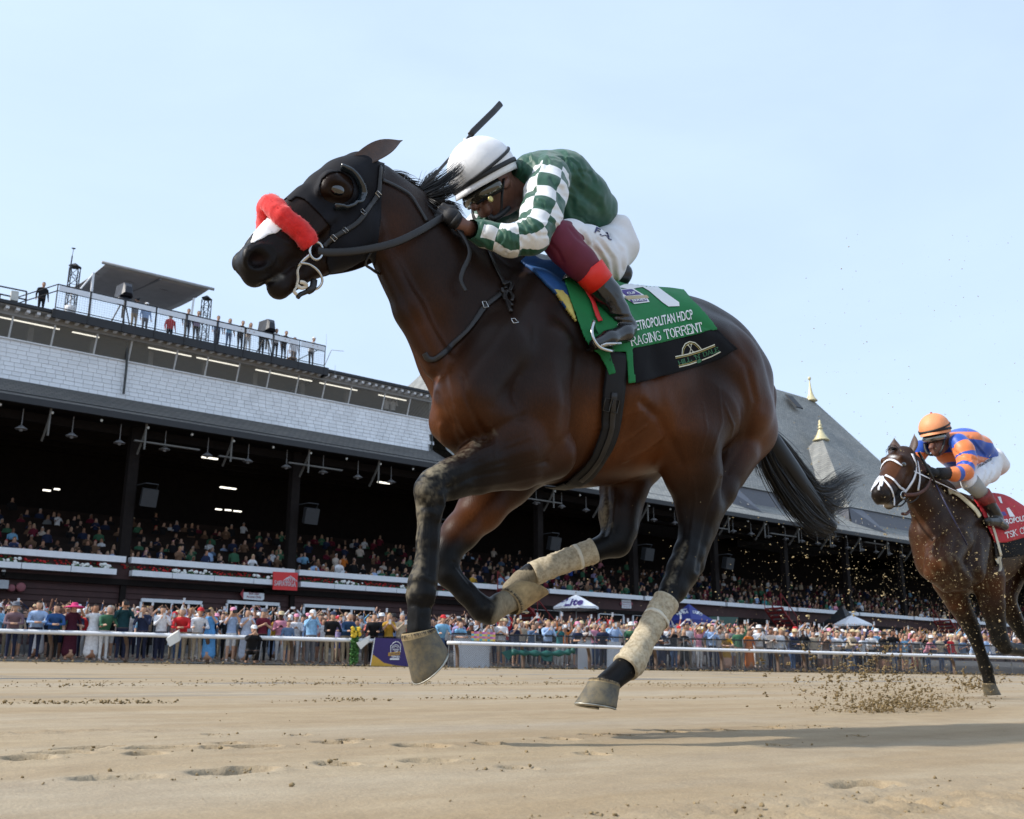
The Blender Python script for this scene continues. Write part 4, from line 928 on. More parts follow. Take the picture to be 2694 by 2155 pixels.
def horse1_body():
    S = build_horse1_field(0.0066)
    V, Q = S.mesh(); V = relax(V, Q, 4, 0.5)
    near = (V[:, 1] < Y0+0.02).astype(float)
    C = Sculpt(V, Q)
    L = lambda pl, w, d: C.line(pl, w, d, near)
    P_ = lambda *a, **k: C.spot(*a, **k, lim=near)
    # neck
    L([(1010, 690), (1085, 830), (1165, 985), (1190, 1060)], 16, -0.012); L([(1040, 690), (1110, 820), (1190, 960)], 14, 0.006)
    L([(1040, 560), (1130, 650), (1220, 760), (1300, 860)], 40, -0.006)
    # shoulder blade, point of shoulder, pectorals
    L([(1395, 800), (1330, 900), (1255, 990), (1210, 1050)], 20, 0.007); L([(1345, 790), (1270, 900), (1195, 985)], 22, -0.010)
    L([(1430, 850), (1370, 980), (1300, 1070)], 18, -0.007)
    L([(1215, 985), (1228, 1045), (1255, 1110), (1280, 1150)], 9, -0.012); L([(1180, 985), (1195, 1060), (1215, 1120), (1250, 1165)], 10, 0.010)
    L([(1150, 1040), (1170, 1110), (1205, 1170)], 10, -0.008); L([(1160, 1120), (1165, 1160), (1180, 1190)], 8, 0.008)
    P_(1185, 1120, 18, 26, -0.010, rot=0)
    # armpit fold and elbow
    L([(1260, 1160), (1320, 1120), (1375, 1095)], 10, -0.010); L([(1375, 1095), (1425, 1110), (1450, 1160)], 16, -0.005); L([(1275, 1190), (1330, 1150), (1380, 1130)], 20, 0.007)
    L([(1490, 960), (1505, 1060), (1490, 1150), (1455, 1220)], 24, -0.009); L([(1455, 960), (1470, 1050), (1450, 1140)], 22, 0.006)
    # forearm
    L([(1440, 1215), (1350, 1235), (1250, 1252), (1180, 1285)], 7, -0.007); L([(1400, 1185), (1310, 1205), (1220, 1232)], 14, 0.004)
    L([(1420, 1250), (1330, 1268), (1240, 1280)], 8, 0.004)
    # knee and cannon bones, tendons
    P_(1115, 1300, 14, 18, 0.006); P_(1140, 1255, 14, 12, 0.005); L([(1150, 1290), (1140, 1340)], 7, -0.005)
    L([(1138, 1360), (1136, 1440), (1132, 1510)], 6, -0.006); L([(1150, 1370), (1148, 1450), (1142, 1530)], 6, 0.003)
    P_(1120, 1560, 14, 16, 0.004); L([(1128, 1580), (1112, 1625)], 8, -0.003)
    L([(1160, 1300), (1164, 1330), (1150, 1365)], 6, 0.007); L([(1118, 1350), (1112, 1420), (1108, 1500)], 5, 0.003); L([(1104, 1330), (1120, 1335), (1140, 1332)], 4, -0.004); L([(1102, 1262), (1125, 1270), (1150, 1262)], 4, -0.004)
    L([(1140, 1555), (1137, 1590)], 6, 0.006); L([(1085, 1590), (1110, 1600), (1132, 1598)], 5, -0.004); L([(1090, 1520), (1105, 1515), (1128, 1522)], 5, 0.003); L([(1100, 1620), (1098, 1655)], 6, 0.003)
    L([(1270, 1205), (1215, 1225), (1165, 1250)], 4, 0.004); L([(1330, 1215), (1250, 1240), (1190, 1268)], 4, -0.004)
    # barrel: ribs and flank
    for k in range(6):
        x = 1545+28*k; L([(x+10, 930), (x, 1030), (x-14, 1120), (x-40, 1210)], 7, 0.0022)
    P_(1720, 980, 32, 52, -0.016, rot=-15); L([(1690, 1060), (1735, 1100), (1765, 1160), (1790, 1215)], 12, -0.014); L([(1740, 1010), (1768, 1090), (1760, 1140)], 18, 0.008)
    L([(1520, 1245), (1600, 1215), (1690, 1170), (1735, 1130)], 16, -0.006)
    # hip and quarters
    P_(1722, 905, 26, 20, 0.010); L([(1800, 850), (1890, 880), (1965, 960), (1990, 1060), (1960, 1160), (1915, 1240)], 10, -0.009)
    L([(1930, 860), (2000, 970), (2012, 1070)], 14, -0.006); L([(1840, 1000), (1870, 1100), (1850, 1200)], 24, -0.006)
    P_(1800, 1130, 26, 30, 0.010)
    # gaskin and hock
    L([(1900, 1260), (1870, 1340), (1850, 1430), (1836, 1500)], 7, -0.008); L([(1815, 1240), (1812, 1330), (1800, 1430)], 9, 0.004)
    L([(1830, 1300), (1822, 1380), (1812, 1450), (1780, 1540)], 6, 0.004); L([(1805, 1440), (1790, 1500), (1770, 1560)], 6, -0.005)
    P_(1790, 1480, 12, 16, 0.006)
    far = (V[:, 1] > Y0).astype(float)
    C.line([(1597, 1280), (1600, 1350), (1590, 1405)], 6, -0.006, far); C.line([(1620, 1290), (1615, 1370), (1605, 1410)], 5, 0.004, far)
    C.line([(1195, 1480), (1240, 1540), (1275, 1590)], 6, -0.004, far)
    # face
    L([(682, 752), (710, 738), (745, 716), (775, 696)], 4.5, -0.007); L([(690, 766), (725, 748), (765, 722)], 6, 0.003); L([(676, 742), (705, 728)], 7, 0.003)
    a = np.linspace(0, 2*math.pi, 21); ca, sa = math.cos(math.radians(-32)), math.sin(math.radians(-32))
    rim = [(685+44*math.cos(t)*ca-30*math.sin(t)*sa, 678+44*math.cos(t)*sa+30*math.sin(t)*ca) for t in a]
    L(rim, 6, 0.006)
    L([(700, 640), (720, 660), (735, 690)], 10, -0.004); L([(880, 570), (830, 625), (790, 668)], 7, 0.004); L([(880, 590), (830, 645), (785, 690)], 9, -0.004)
    L([(840, 470), (790, 520), (740, 570)], 12, -0.003); P_(940, 650, 40, 36, 0.004); L([(985, 560), (978, 640), (950, 690)], 9, -0.008)
    er = [(889+30*math.cos(t), 497+21*math.sin(t)) for t in a]
    L(er, 6, 0.006); L([(862, 470), (890, 462), (918, 475)], 7, 0.004)
    # veins
    for pl in ([(1245, 1070), (1250, 1130), (1275, 1170)], [(1395, 1150), (1330, 1175), (1240, 1215)], [(1600, 1190), (1660, 1150), (1700, 1120)], [(1890, 1020), (1900, 1110), (1875, 1190)], [(760, 640), (790, 630), (830, 640)], [(1290, 1120), (1305, 1150), (1300, 1200)], [(1210, 1010), (1222, 1060), (1240, 1100), (1262, 1150)], [(1175, 1040), (1190, 1090), (1200, 1140)], [(1560, 1130), (1600, 1120), (1650, 1090), (1690, 1080)], [(1640, 1215), (1700, 1185), (1745, 1150)], [(1905, 1060), (1930, 1120), (1915, 1190)], [(1850, 1060), (1862, 1130), (1845, 1190)], [(1825, 1260), (1830, 1320), (1822, 1390)], [(1320, 1170), (1270, 1185), (1225, 1210)], [(700, 600), (730, 625), (760, 640)], [(800, 620), (830, 650), (850, 690)]):
        L(pl, 3.4, 0.0040)
    leg = sstep(1230, 1330, C.py); C.off *= 0.72+0.45*leg
    V = C.done()
    # ---------------- coat: dark bay, richer brown below, black points, dried mud
    px, py = C.px, C.py
    n1 = vnoise(V, 9, 1); n2 = vnoise(V, 38, 2); n3 = 0.55*vnoise(V, 110, 3)+0.45*vnoise(V, 190, 4)
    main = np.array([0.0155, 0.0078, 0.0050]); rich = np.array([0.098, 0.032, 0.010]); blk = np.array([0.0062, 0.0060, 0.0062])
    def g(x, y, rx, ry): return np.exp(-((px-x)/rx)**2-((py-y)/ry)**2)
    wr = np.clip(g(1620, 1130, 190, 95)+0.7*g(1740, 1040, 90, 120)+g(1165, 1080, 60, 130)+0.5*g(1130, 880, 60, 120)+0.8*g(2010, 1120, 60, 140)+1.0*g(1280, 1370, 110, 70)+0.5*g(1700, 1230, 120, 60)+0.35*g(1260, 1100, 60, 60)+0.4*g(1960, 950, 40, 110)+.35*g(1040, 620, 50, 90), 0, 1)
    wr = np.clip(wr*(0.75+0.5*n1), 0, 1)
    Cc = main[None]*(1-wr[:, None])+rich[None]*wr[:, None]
    z = V[:, 2]
    farleg = V[:, 1] > Y0+0.03
    wb = np.zeros(len(V))
    wb = np.maximum(wb, sstep(1430, 1200, px)*sstep(1130, 1250, py)*(~farleg))                # near fore
    wb = np.maximum(wb, sstep(1300, 1440, py)*(px > 1500)*(~farleg))                           # near hind
    wb = np.maximum(wb, sstep(1400, 1450, py)*(px < 1500)); wb = np.maximum(wb, sstep(1330, 1400, py)*(px >= 1500)*farleg)
    wb = np.maximum(wb, 0.8*sstep(800, 690, px)*(py < 820))
    Cc = Cc*(1-wb[:, None])+blk[None]*wb[:, None]
    pink = np.exp(-((px-681)/17)**2-((py-684)/12)**2)*near
    Cc = Cc*(1-pink[:, None])+np.array([0.02, 0.008, 0.008])[None]*pink[:, None]
    mudc = np.array([0.23, 0.195, 0.135])
    md = g(1128, 1268, 52, 62)*0.9+0.75*np.exp(-(polydist(px, py, [(1098, 1340), (1096, 1480), (1075, 1560)])/24)**2)+0.6*np.exp(-(polydist(px, py, [(1130, 1240), (1230, 1185), (1300, 1140)])/16)**2)
    md = np.where(farleg & (px < 1500), 0, md)+0.6*g(1590, 1350, 22, 60)*farleg+0.45*np.exp(-(polydist(px, py, [(1800, 1440), (1760, 1540)])/14)**2)+0.55*g(1335, 1600, 45, 35)*farleg
    md = np.where((px < 1500) & ~farleg, md*0.62, md)
    md = np.clip(md, 0, 1)*sstep(0.38, 0.66, 0.22*n2+0.48*n3+0.36*md)
    md = np.maximum(md, 0.92*farleg*(px > 1292)*(px < 1500)*(py > 1500)*sstep(1296, 1312, px+18*(n2-.5)+0.25*(py-1600)))     # caked pastern
    lip = np.exp(-(polydist(px, py, [(684, 770), (705, 748), (740, 728)])/6)**2)*sstep(.35, .6, n2)*near
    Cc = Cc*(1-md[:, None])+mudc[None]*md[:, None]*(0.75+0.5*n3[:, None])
    Cc = Cc*(1-0.8*lip[:, None])+np.array([0.45, 0.42, 0.36])[None]*0.8*lip[:, None]
    return V, Q, Cc, md
def coat_material(name):
    t = NT(name)
    at_ = t.n('VertexColor', layer_name='coat'); mu = t.n('VertexColor', layer_name='mud')
    hz = t.noise(260, 3, 0.6, mapscale=(1, 1, 0.25)); big = t.noise(7, 4, 0.55)
    r = t.ramp(hz.outputs['Fac'], [(0.2, (0.72,)*3), (0.8, (1.28,)*3)]); r2 = t.ramp(big.outputs['Fac'], [(0.3, (0.82,)*3), (0.7, (1.18,)*3)])
    c = t.mix(1.0, at_.outputs['Color'], r.outputs['Color'], 'MULTIPLY'); c = t.mix(1.0, c, r2.outputs['Color'], 'MULTIPLY')
    rr = t.n('MapRange'); rr.inputs['To Min'].default_value = 0.40; rr.inputs['To Max'].default_value = 0.9
    t.l(mu.outputs['Color'], rr.inputs['Value'])
    t.set(color=c, rough=rr.outputs['Result'], spec=0.13)
    t.bump(hz.outputs['Fac'], 0.4, 0.0025)
    return t.m
COAT = coat_material('bay_coat')
H1 = empty('racehorse', (2.5, Y0, gz(Y0)))
tag(H1, 'dark bay racehorse galloping in front with black hood, red noseband and tan leg wraps', 'horse')
V, Q, Cc, md = horse1_body()
h1body = npmesh('body', V, Q, COAT, H1)
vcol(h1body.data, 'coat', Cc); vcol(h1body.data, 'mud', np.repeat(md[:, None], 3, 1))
V1, Q1 = V, Q
BV1 = BVHTree.FromPolygons([tuple(v) for v in V.tolist()], [tuple(q) for q in Q.tolist()])
del V, Q
def hit(px, py, off=0.004, bv=None):
    """where the ray through a photo pixel meets the skin, lifted by off"""
    r = Vector(ray(px, py)).normalized(); bv = bv or BV1
    loc, nor, i, d = bv.ray_cast(Vector((0, 0, 0)), r)
    if loc is None:
        best = None; p0 = Vector(at(px, py, Y0))
        loc, nor, i, d = bv.find_nearest(p0)
    return loc+nor*off
def hitn(px, py, bv=None):
    r = Vector(ray(px, py)).normalized(); bv = bv or BV1
    loc, nor, i, d = bv.ray_cast(Vector((0, 0, 0)), r)
    if loc is None:
        loc, nor, i, d = bv.find_nearest(Vector(at(px, py, Y0)))
    return loc, nor
def near_on(p, off=0.004, bv=None):
    loc, nor, i, d = (bv or BV1).find_nearest(Vector(p)); return loc+nor*off, nor
def strap_on(name, pix, half, mat, parent, off=0.004, thick=0.0022, n=8, bv=None):
    """leather strap lying on the skin, through photo points"""
    pts = smooth_pts([Vector((a, b, 0)) for a, b in pix], n); P = []; U = []
    for q in pts:
        l, nn = hitn(q.x, q.y, bv); P.append(l+nn*off); U.append(nn)
    m = MB(); m.tube(P, 1.0, 8, flat=(thick, half), upv=U); return m.build(name, mat, parent, True)
LEATHER = plain('dark_leather', (0.010, 0.0075, 0.0065), 0.45, var=0.3, scale=30, bump=0.3, bscale=220, bdist=0.001)
BLKCLOTH = plain('black_cloth', (0.0055, 0.0055, 0.0085), 0.8, var=0.25, scale=14, bump=0.35, bscale=420, bdist=0.001, spec=0.25)
STEEL = plain('steel', (0.55, 0.55, 0.54), 0.25, metal=1.0, var=0.1)
def wrap_material(name, c):
    t = NT(name); a = t.noise(18, 5, 0.65); b = t.noise(90, 4, 0.6)
    r = t.ramp(a.outputs['Fac'], [(0.28, tuple(v*0.55 for v in c)), (0.5, c), (0.75, tuple(min(1, v*1.18) for v in c))])
    cc = t.mix(0.35, r.outputs['Color'], t.ramp(b.outputs['Fac'], [(0.35, (0.16, 0.12, 0.07)), (0.6, (0.6, 0.53, 0.40))]).outputs['Color'])
    t.set(color=cc, rough=0.85); t.bump(b.outputs['Fac'], 0.4, 0.002); return t.m
WRAP = wrap_material('leg_wrap', (0.42, 0.35, 0.235))
TAPE = plain('wrap_tape', (0.62, 0.57, 0.46), 0.6, var=0.1)
def hoof_material():
    t = NT('hoof_horn'); a = t.noise(40, 4, 0.6, mapscale=(1, 1, 0.3)); b = t.noise(26, 6, 0.72)
    tc = t.n('TexCoord'); sx = t.n('SeparateXYZ'); t.l(tc.outputs['Object'], sx.inputs['Vector'])
    r = t.ramp(a.outputs['Fac'], [(0.3, (0.035, 0.036, 0.034)), (0.7, (0.085, 0.085, 0.075))])
    md_ = t.ramp(b.outputs['Fac'], [(0.36, (0.12, 0.12, 0.12)), (0.62, (1, 1, 1))])
    t.set(color=t.mix(md_.outputs['Color'], r.outputs['Color'], (0.17, 0.135, 0.075)), rough=0.62); t.bump(a.outputs['Fac'], 0.5, 0.002); return t.m
HOOF = hoof_material(); SOLE = plain('hoof_sole', (0.035, 0.036, 0.034), 0.85, var=0.4, scale=60, bump=0.5, bscale=200); MUDC = plain('dried_mud', (0.30, 0.225, 0.12), 0.9, var=0.3, scale=40, bump=0.5, bscale=150)
def hoof(parent, A, B, T, H, w0, w1, name='hoof', shoe=True, mat=None, bulge=0.0):
    """A,B coronet front/heel, T toe, H heel at the sole (world points in the leg's plane)"""
    A, B, T, H = (Vector(p) for p in (A, B, T, H)); lat = Vector((0, 1, 0)); n = 24
    def ring(t, grow=1.0):
        a = A.lerp(T, t); b = B.lerp(H, t); c = (a+b)/2; s_ = (a-b)/2; w_ = w0+(w1-w0)*t; o = []
        for k in range(n):
            an = 2*math.pi*k/n; ca, sa = math.cos(an), math.sin(an)
            ca = ca if ca > 0 else ca*0.86
            o.append(c+s_*ca*grow+lat*(w_*sa*grow*(1.0-0.12*(ca < 0)*abs(ca))))
        return o
    rows = [ring(t, g) for t, g in ((-0.06, 0.90), (0.0, 0.985), (0.09, 1.0), (0.15, 0.985), (0.45, 0.985), (0.8, 0.99), (0.97, 1.0), (1.0, 0.985))]
    m = MB(); v = [p for r_ in rows for p in r_]; f = []; mi = []
    for i in range(len(rows)-1):
        for k in range(n):
            k2 = (k+1) % n; f.append((i*n+k, i*n+k2, (i+1)*n+k2, (i+1)*n+k)); mi.append(1 if i < 2 else 0)
    # sole: sunk inside the wall
    dn = ((T+H)/2-(A+B)/2).normalized(); base = len(v); c = (T+H)/2
    for k in range(n): v.append(c+(rows[-1][k]-c)*0.84)
    for k in range(n): v.append(c+(rows[-1][k]-c)*0.78-dn*0.010)
    L = (len(rows)-1)*n
    for k in range(n):
        k2 = (k+1) % n; f.append((L+k, L+k2, base+k2, base+k)); mi.append(0); f.append((base+k, base+k2, base+n+k2, base+n+k)); mi.append(2)
    v.append(c-dn*0.008); ce = len(v)-1
    for k in range(n): f.append((base+n+k, base+n+(k+1) % n, ce)); mi.append(2)
    rgh = random.Random(int(abs(c.x)*1000))
    for k in range(260):                                    # hair fringe over the coronet
        q = rgh.random()*n; i0 = int(q); p = rows[1][i0].lerp(rows[1][(i0+1) % n], q-i0); dr = (rows[3][i0]-rows[1][i0]).normalized(); o_ = (p-(A+B)/2).normalized(); p0 = p+o_*0.002-dr*0.004; e = p0+dr*rgh.uniform(0.004, 0.014)+o_*0.003+Vector((rgh.uniform(-1, 1), rgh.uniform(-1, 1), rgh.uniform(-1, 1)))*0.002
        sd = o_.cross(dr).normalized()*0.0009; b_ = len(v); v += [p0-sd, p0+sd, e]; f.append((b_, b_+1, b_+2)); mi.append(3)
    o = meshobj(name, v, f, None, parent, True, [mat or HOOF, MUDC, SOLE, plain('fetlock_hair', (0.03, 0.022, 0.014), 0.6, var=0.6, scale=60)], mi)
    if shoe:
        sm = MB(); pts = [c+(rows[-1][k % n]-c)*0.93+dn*0.004 for k in range(-9, 10)]
        sm.tube(pts, 1.0, 6, flat=(0.0035, 0.0075), upv=dn); sm.build('horseshoe', plain('worn_aluminium', (0.42, 0.40, 0.34), 0.45, metal=0.8, var=0.3, scale=40), o, True)
    return o
n = -0.165
hoof(H1, W(1060, 1676, n), W(1146, 1652, n), W(1094, 1800, n), W(1172, 1694, n), 0.046, 0.060)
n = -0.175
hoof(H1, W(1559, 1785, n), W(1628, 1808, n), W(1522, 1848, n), W(1618, 1866, n), 0.047, 0.060)
hoof(H1, W(1360, 1618, 0.075), W(1322, 1545, 0.075), W(1433, 1566, 0.075), W(1358, 1524, 0.075), 0.050, 0.064, mat=plain('muddy_horn', (0.33, 0.235, 0.115), 0.9, var=0.35, scale=25, bump=0.6, bscale=120), shoe=False)
hoof(H1, W(1330, 1560, 0.23), W(1362, 1575, 0.23), W(1336, 1606, 0.23), W(1380, 1612, 0.23), 0.045, 0.056)

# leg wraps: bandage turns are separate steps along the limb
def leg_wrap(pts, parent, label=None):
    C0 = CH(pts); P = smooth_pts([Vector(p) for p, r in C0], 10)
    R0 = np.interp(np.linspace(0, 1, len(P)), np.linspace(0, 1, len(C0)), [r for p, r in C0])
    L = [0.0]
    for a, b in zip(P[:-1], P[1:]): L.append(L[-1]+(b-a).length)
    N = 60; s_ = np.linspace(0, L[-1], N); X = np.stack([np.interp(s_, L, [p[k] for p in P]) for k in range(3)], 1); R = np.interp(s_, L, R0)
    v = []; n = 28; t = Vector(X[-1]-X[0]).normalized(); a = Vector((0, 1, 0)); a = (a-t*a.dot(t)).normalized(); b = t.cross(a)
    for i in range(N):
        tt = Vector(X[min(i+1, N-1)]-X[max(i-1, 0)]).normalized(); aa = (a-tt*a.dot(tt)).normalized(); bb = tt.cross(aa)
        for k in range(n):
            an = 2*math.pi*k/n
            ph = (s_[i]/0.034+k/n) % 1.0
            st = 0.0022*ph+0.0012*math.sin(an*3+i*0.5)+0.0009*math.sin(9*an+0.7*i)*math.sin(i*0.9)
            v.append(Vector(X[i])+(aa*math.cos(an)+bb*math.sin(an))*(R[i]+st))
    f = [(i*n+k, i*n+(k+1) % n, (i+1)*n+(k+1) % n, (i+1)*n+k) for i in range(N-1) for k in range(n)]
    # rolled ends
    base = len(v)
    for i, j in ((0, 1), (N-1, N-2)):
        c = Vector(X[i])
        for k in range(n): v.append(c+(v[i*n+k]-c)*0.80+(Vector(X[i])-Vector(X[j]))*0.0)
    f += [(k, base+k, base+(k+1) % n, (k+1) % n) for k in range(n)]
    f += [((N-1)*n+k, (N-1)*n+(k+1) % n, base+n+(k+1) % n, base+n+k) for k in range(n)]
    o = meshobj('leg_wrap', v, f, WRAP, parent, True)
    i = int(N*0.27); tm = MB(); ring = [v[i*n+k]*1.0 for k in range(n)]; c = Vector(X[i])
    ring = [c+(p-c)*1.025 for p in ring]; tm.tube(ring, 1.0, 6, flat=(0.0012, 0.008), upv=[(p-c) for p in ring], closed=True); tm.build('tape', TAPE, o, True)
    return o
n = -0.172
leg_wrap([(1752, 1582, n, 35), (1722, 1634, n-0.005, 33), (1692, 1686, n-0.008, 31), (1664, 1736, n-0.01, 39), (1645, 1757, n-0.01, 38)], H1)
leg_wrap([(1562, 1449, 0.10, 33), (1510, 1468, 0.135, 31), (1450, 1490, 0.165, 30), (1402, 1510, 0.195, 32)], H1)

# ears
def ear(parent, base, tip, wid, mat, side, curl=0.5, name='ear', back=Vector((0.3, 0, -1))):
    base, tip = Vector(base), Vector(tip); ax = tip-base; L = ax.length; t = ax.normalized()
    u = Vector(back); u = (u-t*u.dot(t)).normalized(); s_ = t.cross(u); v = []; N = 12; n = 14
    for i in range(N+1):
        q = i/N; r = wid*(math.sin(math.pi*min(1, q*0.80+0.2))**0.75)*(1-q**6)*(0.8+0.2*q)+0.0004
        c = base+ax*q+u*(0.06*L*math.sin(math.pi*q))-u*(0.05*L*q*q)
        for k in range(n): 
            an = 2*math.pi*k/n; cc = math.cos(an); d = 0.62*cc if cc < 0 else -0.25*cc
            v.append(c+s_*(r*math.sin(an))+u*(r*d*1.0)+u*(r*0.25))
    f = [(i*n+k, i*n+(k+1) % n, (i+1)*n+(k+1) % n, (i+1)*n+k) for i in range(N) for k in range(n)]
    return meshobj(name, v, f, mat, parent, True)
EARM = plain('ear_coat', (0.055, 0.024, 0.012), 0.5, var=0.35, scale=30, bump=0.3, bscale=200, sheen=0.2)
ear(H1, W(932, 432, -0.055), W(1063, 364, -0.085), 0.036, EARM, -1, back=Vector((-0.1, -1, 0.25)))
ear(H1, Wm(935, 430, 0.055), Wm(1055, 372, 0.085), 0.034, EARM, 1, back=Vector((-0.1, 1, 0.25)))
# eyes
EYE = NT('horse_eye').set(color=(0.006, 0.004, 0.004), rough=0.05, spec=0.8, coat=1.0, coat_r=0.02).m
for s_ in (-1, 1):
    m = MB(); m.sphere(Wm(888, 498, 0.093*s_), (0.028, 0.016, 0.0205), 18, 12); m.build('eye', EYE, H1, True)
# ------------------------------------------------------------------ tack of the leading horse
def inpoly(px, py, poly):
    ins = np.zeros(len(px), bool); n = len(poly)
    for i in range(n):
        x0, y0 = poly[i]; x1, y1 = poly[(i+1) % n]
        c = ((y0 > py) != (y1 > py)) & (px < (x1-x0)*(py-y0)/((y1-y0) if y1 != y0 else 1e-9)+x0)
        ins ^= c
    return ins
def skin_patch(name, poly, off, mat, parent, holes=(), V=None, Q=None, yc=Y0, xlim=None, solid=0.0, wav=0.0, bothsides=True, vis=True):
    """cloth cut from the horse's own skin shape inside an outline given where the photo shows it"""
    V = V1 if V is None else V; Q = Q1 if Q is None else Q
    M = V.copy(); M[:, 1] = np.where(M[:, 1] > yc, 2*yc-M[:, 1], M[:, 1])
    px, py = projn(M); cx, cy = px[Q].mean(1), py[Q].mean(1)
    keep = inpoly(cx, cy, poly)
    for h_ in holes: keep &= ~inpoly(cx, cy, h_)
    cv = V[Q].mean(1)
    if xlim: keep &= (cv[:, 0] > xlim[0]) & (cv[:, 0] < xlim[1])
    if not bothsides: keep &= cv[:, 1] < yc
    N = vnormals(V, Q)
    Mn = N.copy(); Mn[:, 1] = np.where(V[:, 1] > yc, -Mn[:, 1], Mn[:, 1])
    if vis:   # only skin that faces the camera's side (or lies over the back)
        vd = -M/np.linalg.norm(M, axis=1)[:, None]; fc = (Mn*vd).sum(1)[Q].mean(1)
        keep &= (fc > -0.15) | (N[:, 2][Q].mean(1) > 0.2)
    q = Q[keep]; ids, inv = np.unique(q, return_inverse=True); q = inv.reshape(-1, 4); P = V[ids].copy(); n_ = N[ids]
    # smooth the cut edge onto the outline
    e = np.concatenate([np.sort(np.stack([q[:, k], q[:, (k+1) % 4]], 1), 1) for k in range(4)]); u, c = np.unique(e, axis=0, return_counts=True)
    bd = np.unique(u[c == 1])
    Pm = M[ids]; qx, qy = projn(Pm)
    for pl in [poly]+list(holes):
        pl = list(pl)+[pl[0]]; x, y = qx[bd], qy[bd]; best = np.full(len(bd), 14.0); tx = x.copy(); ty = y.copy()
        for (a, b), (c_, d) in zip(pl[:-1], pl[1:]):
            t = np.clip(((x-a)*(c_-a)+(y-b)*(d-b))/((c_-a)**2+(d-b)**2+1e-9), 0, 1); X, Y_ = a+t*(c_-a), b+t*(d-b); D = np.hypot(x-X, y-Y_)
            m = D < best; best[m] = D[m]; tx[m] = X[m]; ty[m] = Y_[m]
        dep = (Pm[bd]@_fw)/F; mv = (_rt[None]*(tx-x)[:, None]-_up[None]*(ty-y)[:, None])*dep[:, None]
        far = P[bd, 1] > yc; mv[far, 1] *= -1
        nn = n_[bd]; mv -= nn*(mv*nn).sum(1)[:, None]; P[bd] += mv
    P = P+n_*off
    if wav: P += n_*(wav*(vnoise(P, 14, 5)-0.3)[:, None])
    o = npmesh(name, P, q, mat, parent)
    if solid:
        md_ = o.modifiers.new('solid', 'SOLIDIFY'); md_.thickness = solid; md_.offset = -1
    return o
hood_poly = [(735, 500), (860, 372), (960, 350), (1012, 425), (1004, 470), (1001, 560), (992, 640), (986, 700), (930, 730), (872, 735), (858, 690), (864, 640), (869, 597), (846, 569), (826, 549), (803, 527), (782, 519), (762, 531)]
eye_hole = [(886+44*math.cos(a), 496+42*math.sin(a)) for a in np.linspace(0, 2*math.pi, 28)[:-1]]
hood = skin_patch('hood', hood_poly, 0.0045, BLKCLOTH, H1, [eye_hole], xlim=(0, 1.66), solid=0.003, vis=False)
# half cup behind the eye
cup = smooth_pts([Vector((a, b, 0)) for a, b in [(898, 450), (922, 460), (938, 482), (942, 510), (932, 534), (908, 548), (878, 553)]], 5)
m = MB(); P = []; U = []
for q in cup:
    l, nn = hitn(q.x, q.y); P.append(l+nn*0.016); U.append(nn)
m.tube(P, 1.0, 10, flat=(0.016, 0.0075), upv=U)
m.build('blinker_cup', NT('cup_plastic').set(color=(0.012, 0.018, 0.024), rough=0.22, coat=0.5).m, hood, True)
# red fleece noseband
def fleece(name, near_pix, rad, parent, mat, seed=1, top_drop=0.0):
    near = [hit(a, b, 0.010) for a, b in near_pix]
    far = [Vector((p.x, 2*Y0-p.y, p.z)) for p in near]
    tl = BV1.ray_cast(Vector((near[0].x-0.012, Y0, 3)), Vector((0, 0, -1)))[0]; top = tl+Vector((-0.008, 0, 0.024))
    pts = smooth_pts(list(reversed(near))+[top]+far, 14)
    N = len(pts); n = 26; mm = MB(); mm.tube(pts, [rad*(0.80 if min(i, N-1-i) < 2 else (0.93 if min(i, N-1-i) < 5 else 1)) for i in range(N)], n)
    V = np.array(mm.v); c = np.repeat(np.array([tuple(p) for p in pts]), n, 0)
    d = V-c; V = c+d*(1+0.16*(vnoise(V, 45, seed)-0.5)[:, None]+0.14*(vnoise(V, 120, seed+1)-0.5)[:, None])
    rg = random.Random(seed); nv = len(V); f = list(mm.f); v = [tuple(x) for x in V]
    for i in range(3400):                                   # wool fibres
        k = rg.randrange(nv); p = Vector(v[k]); dr = Vector(d[k]).normalized()
        dr = (dr+Vector((rg.uniform(-.6, .6), rg.uniform(-.6, .6), rg.uniform(-.6, .6)))).normalized(); sd = dr.orthogonal().normalized()*0.0007; L = rg.uniform(0.002, 0.0055)
        p = p+Vector((rg.uniform(-1, 1), rg.uniform(-1, 1), rg.uniform(-1, 1)))*0.002
        b = len(v); v += [p-sd, p+sd, p+dr*L]; f.append((b, b+1, b+2))
    return meshobj(name, v, f, mat, parent, True)
REDF = NT('red_fleece'); _a = REDF.noise(60, 4, 0.6)
REDF.set(color=REDF.ramp(_a.outputs['Fac'], [(0.3, (0.55, 0.008, 0.010)), (0.7, (0.82, 0.025, 0.022))]).outputs['Color'], rough=0.9, sheen=0.3); REDF = REDF.m
fleece('red_noseband', [(742, 574), (765, 595), (790, 616), (815, 640)], 0.034, H1, REDF)
skin_patch('nasal_strip', [(660, 640), (672, 605), (705, 575), (738, 585), (756, 606), (738, 604), (728, 614), (709, 617), (692, 628), (676, 634), (668, 640)], 0.0025, plain('white_tape', (0.8, 0.79, 0.78), 0.5, var=0.04), H1, solid=0.0015)
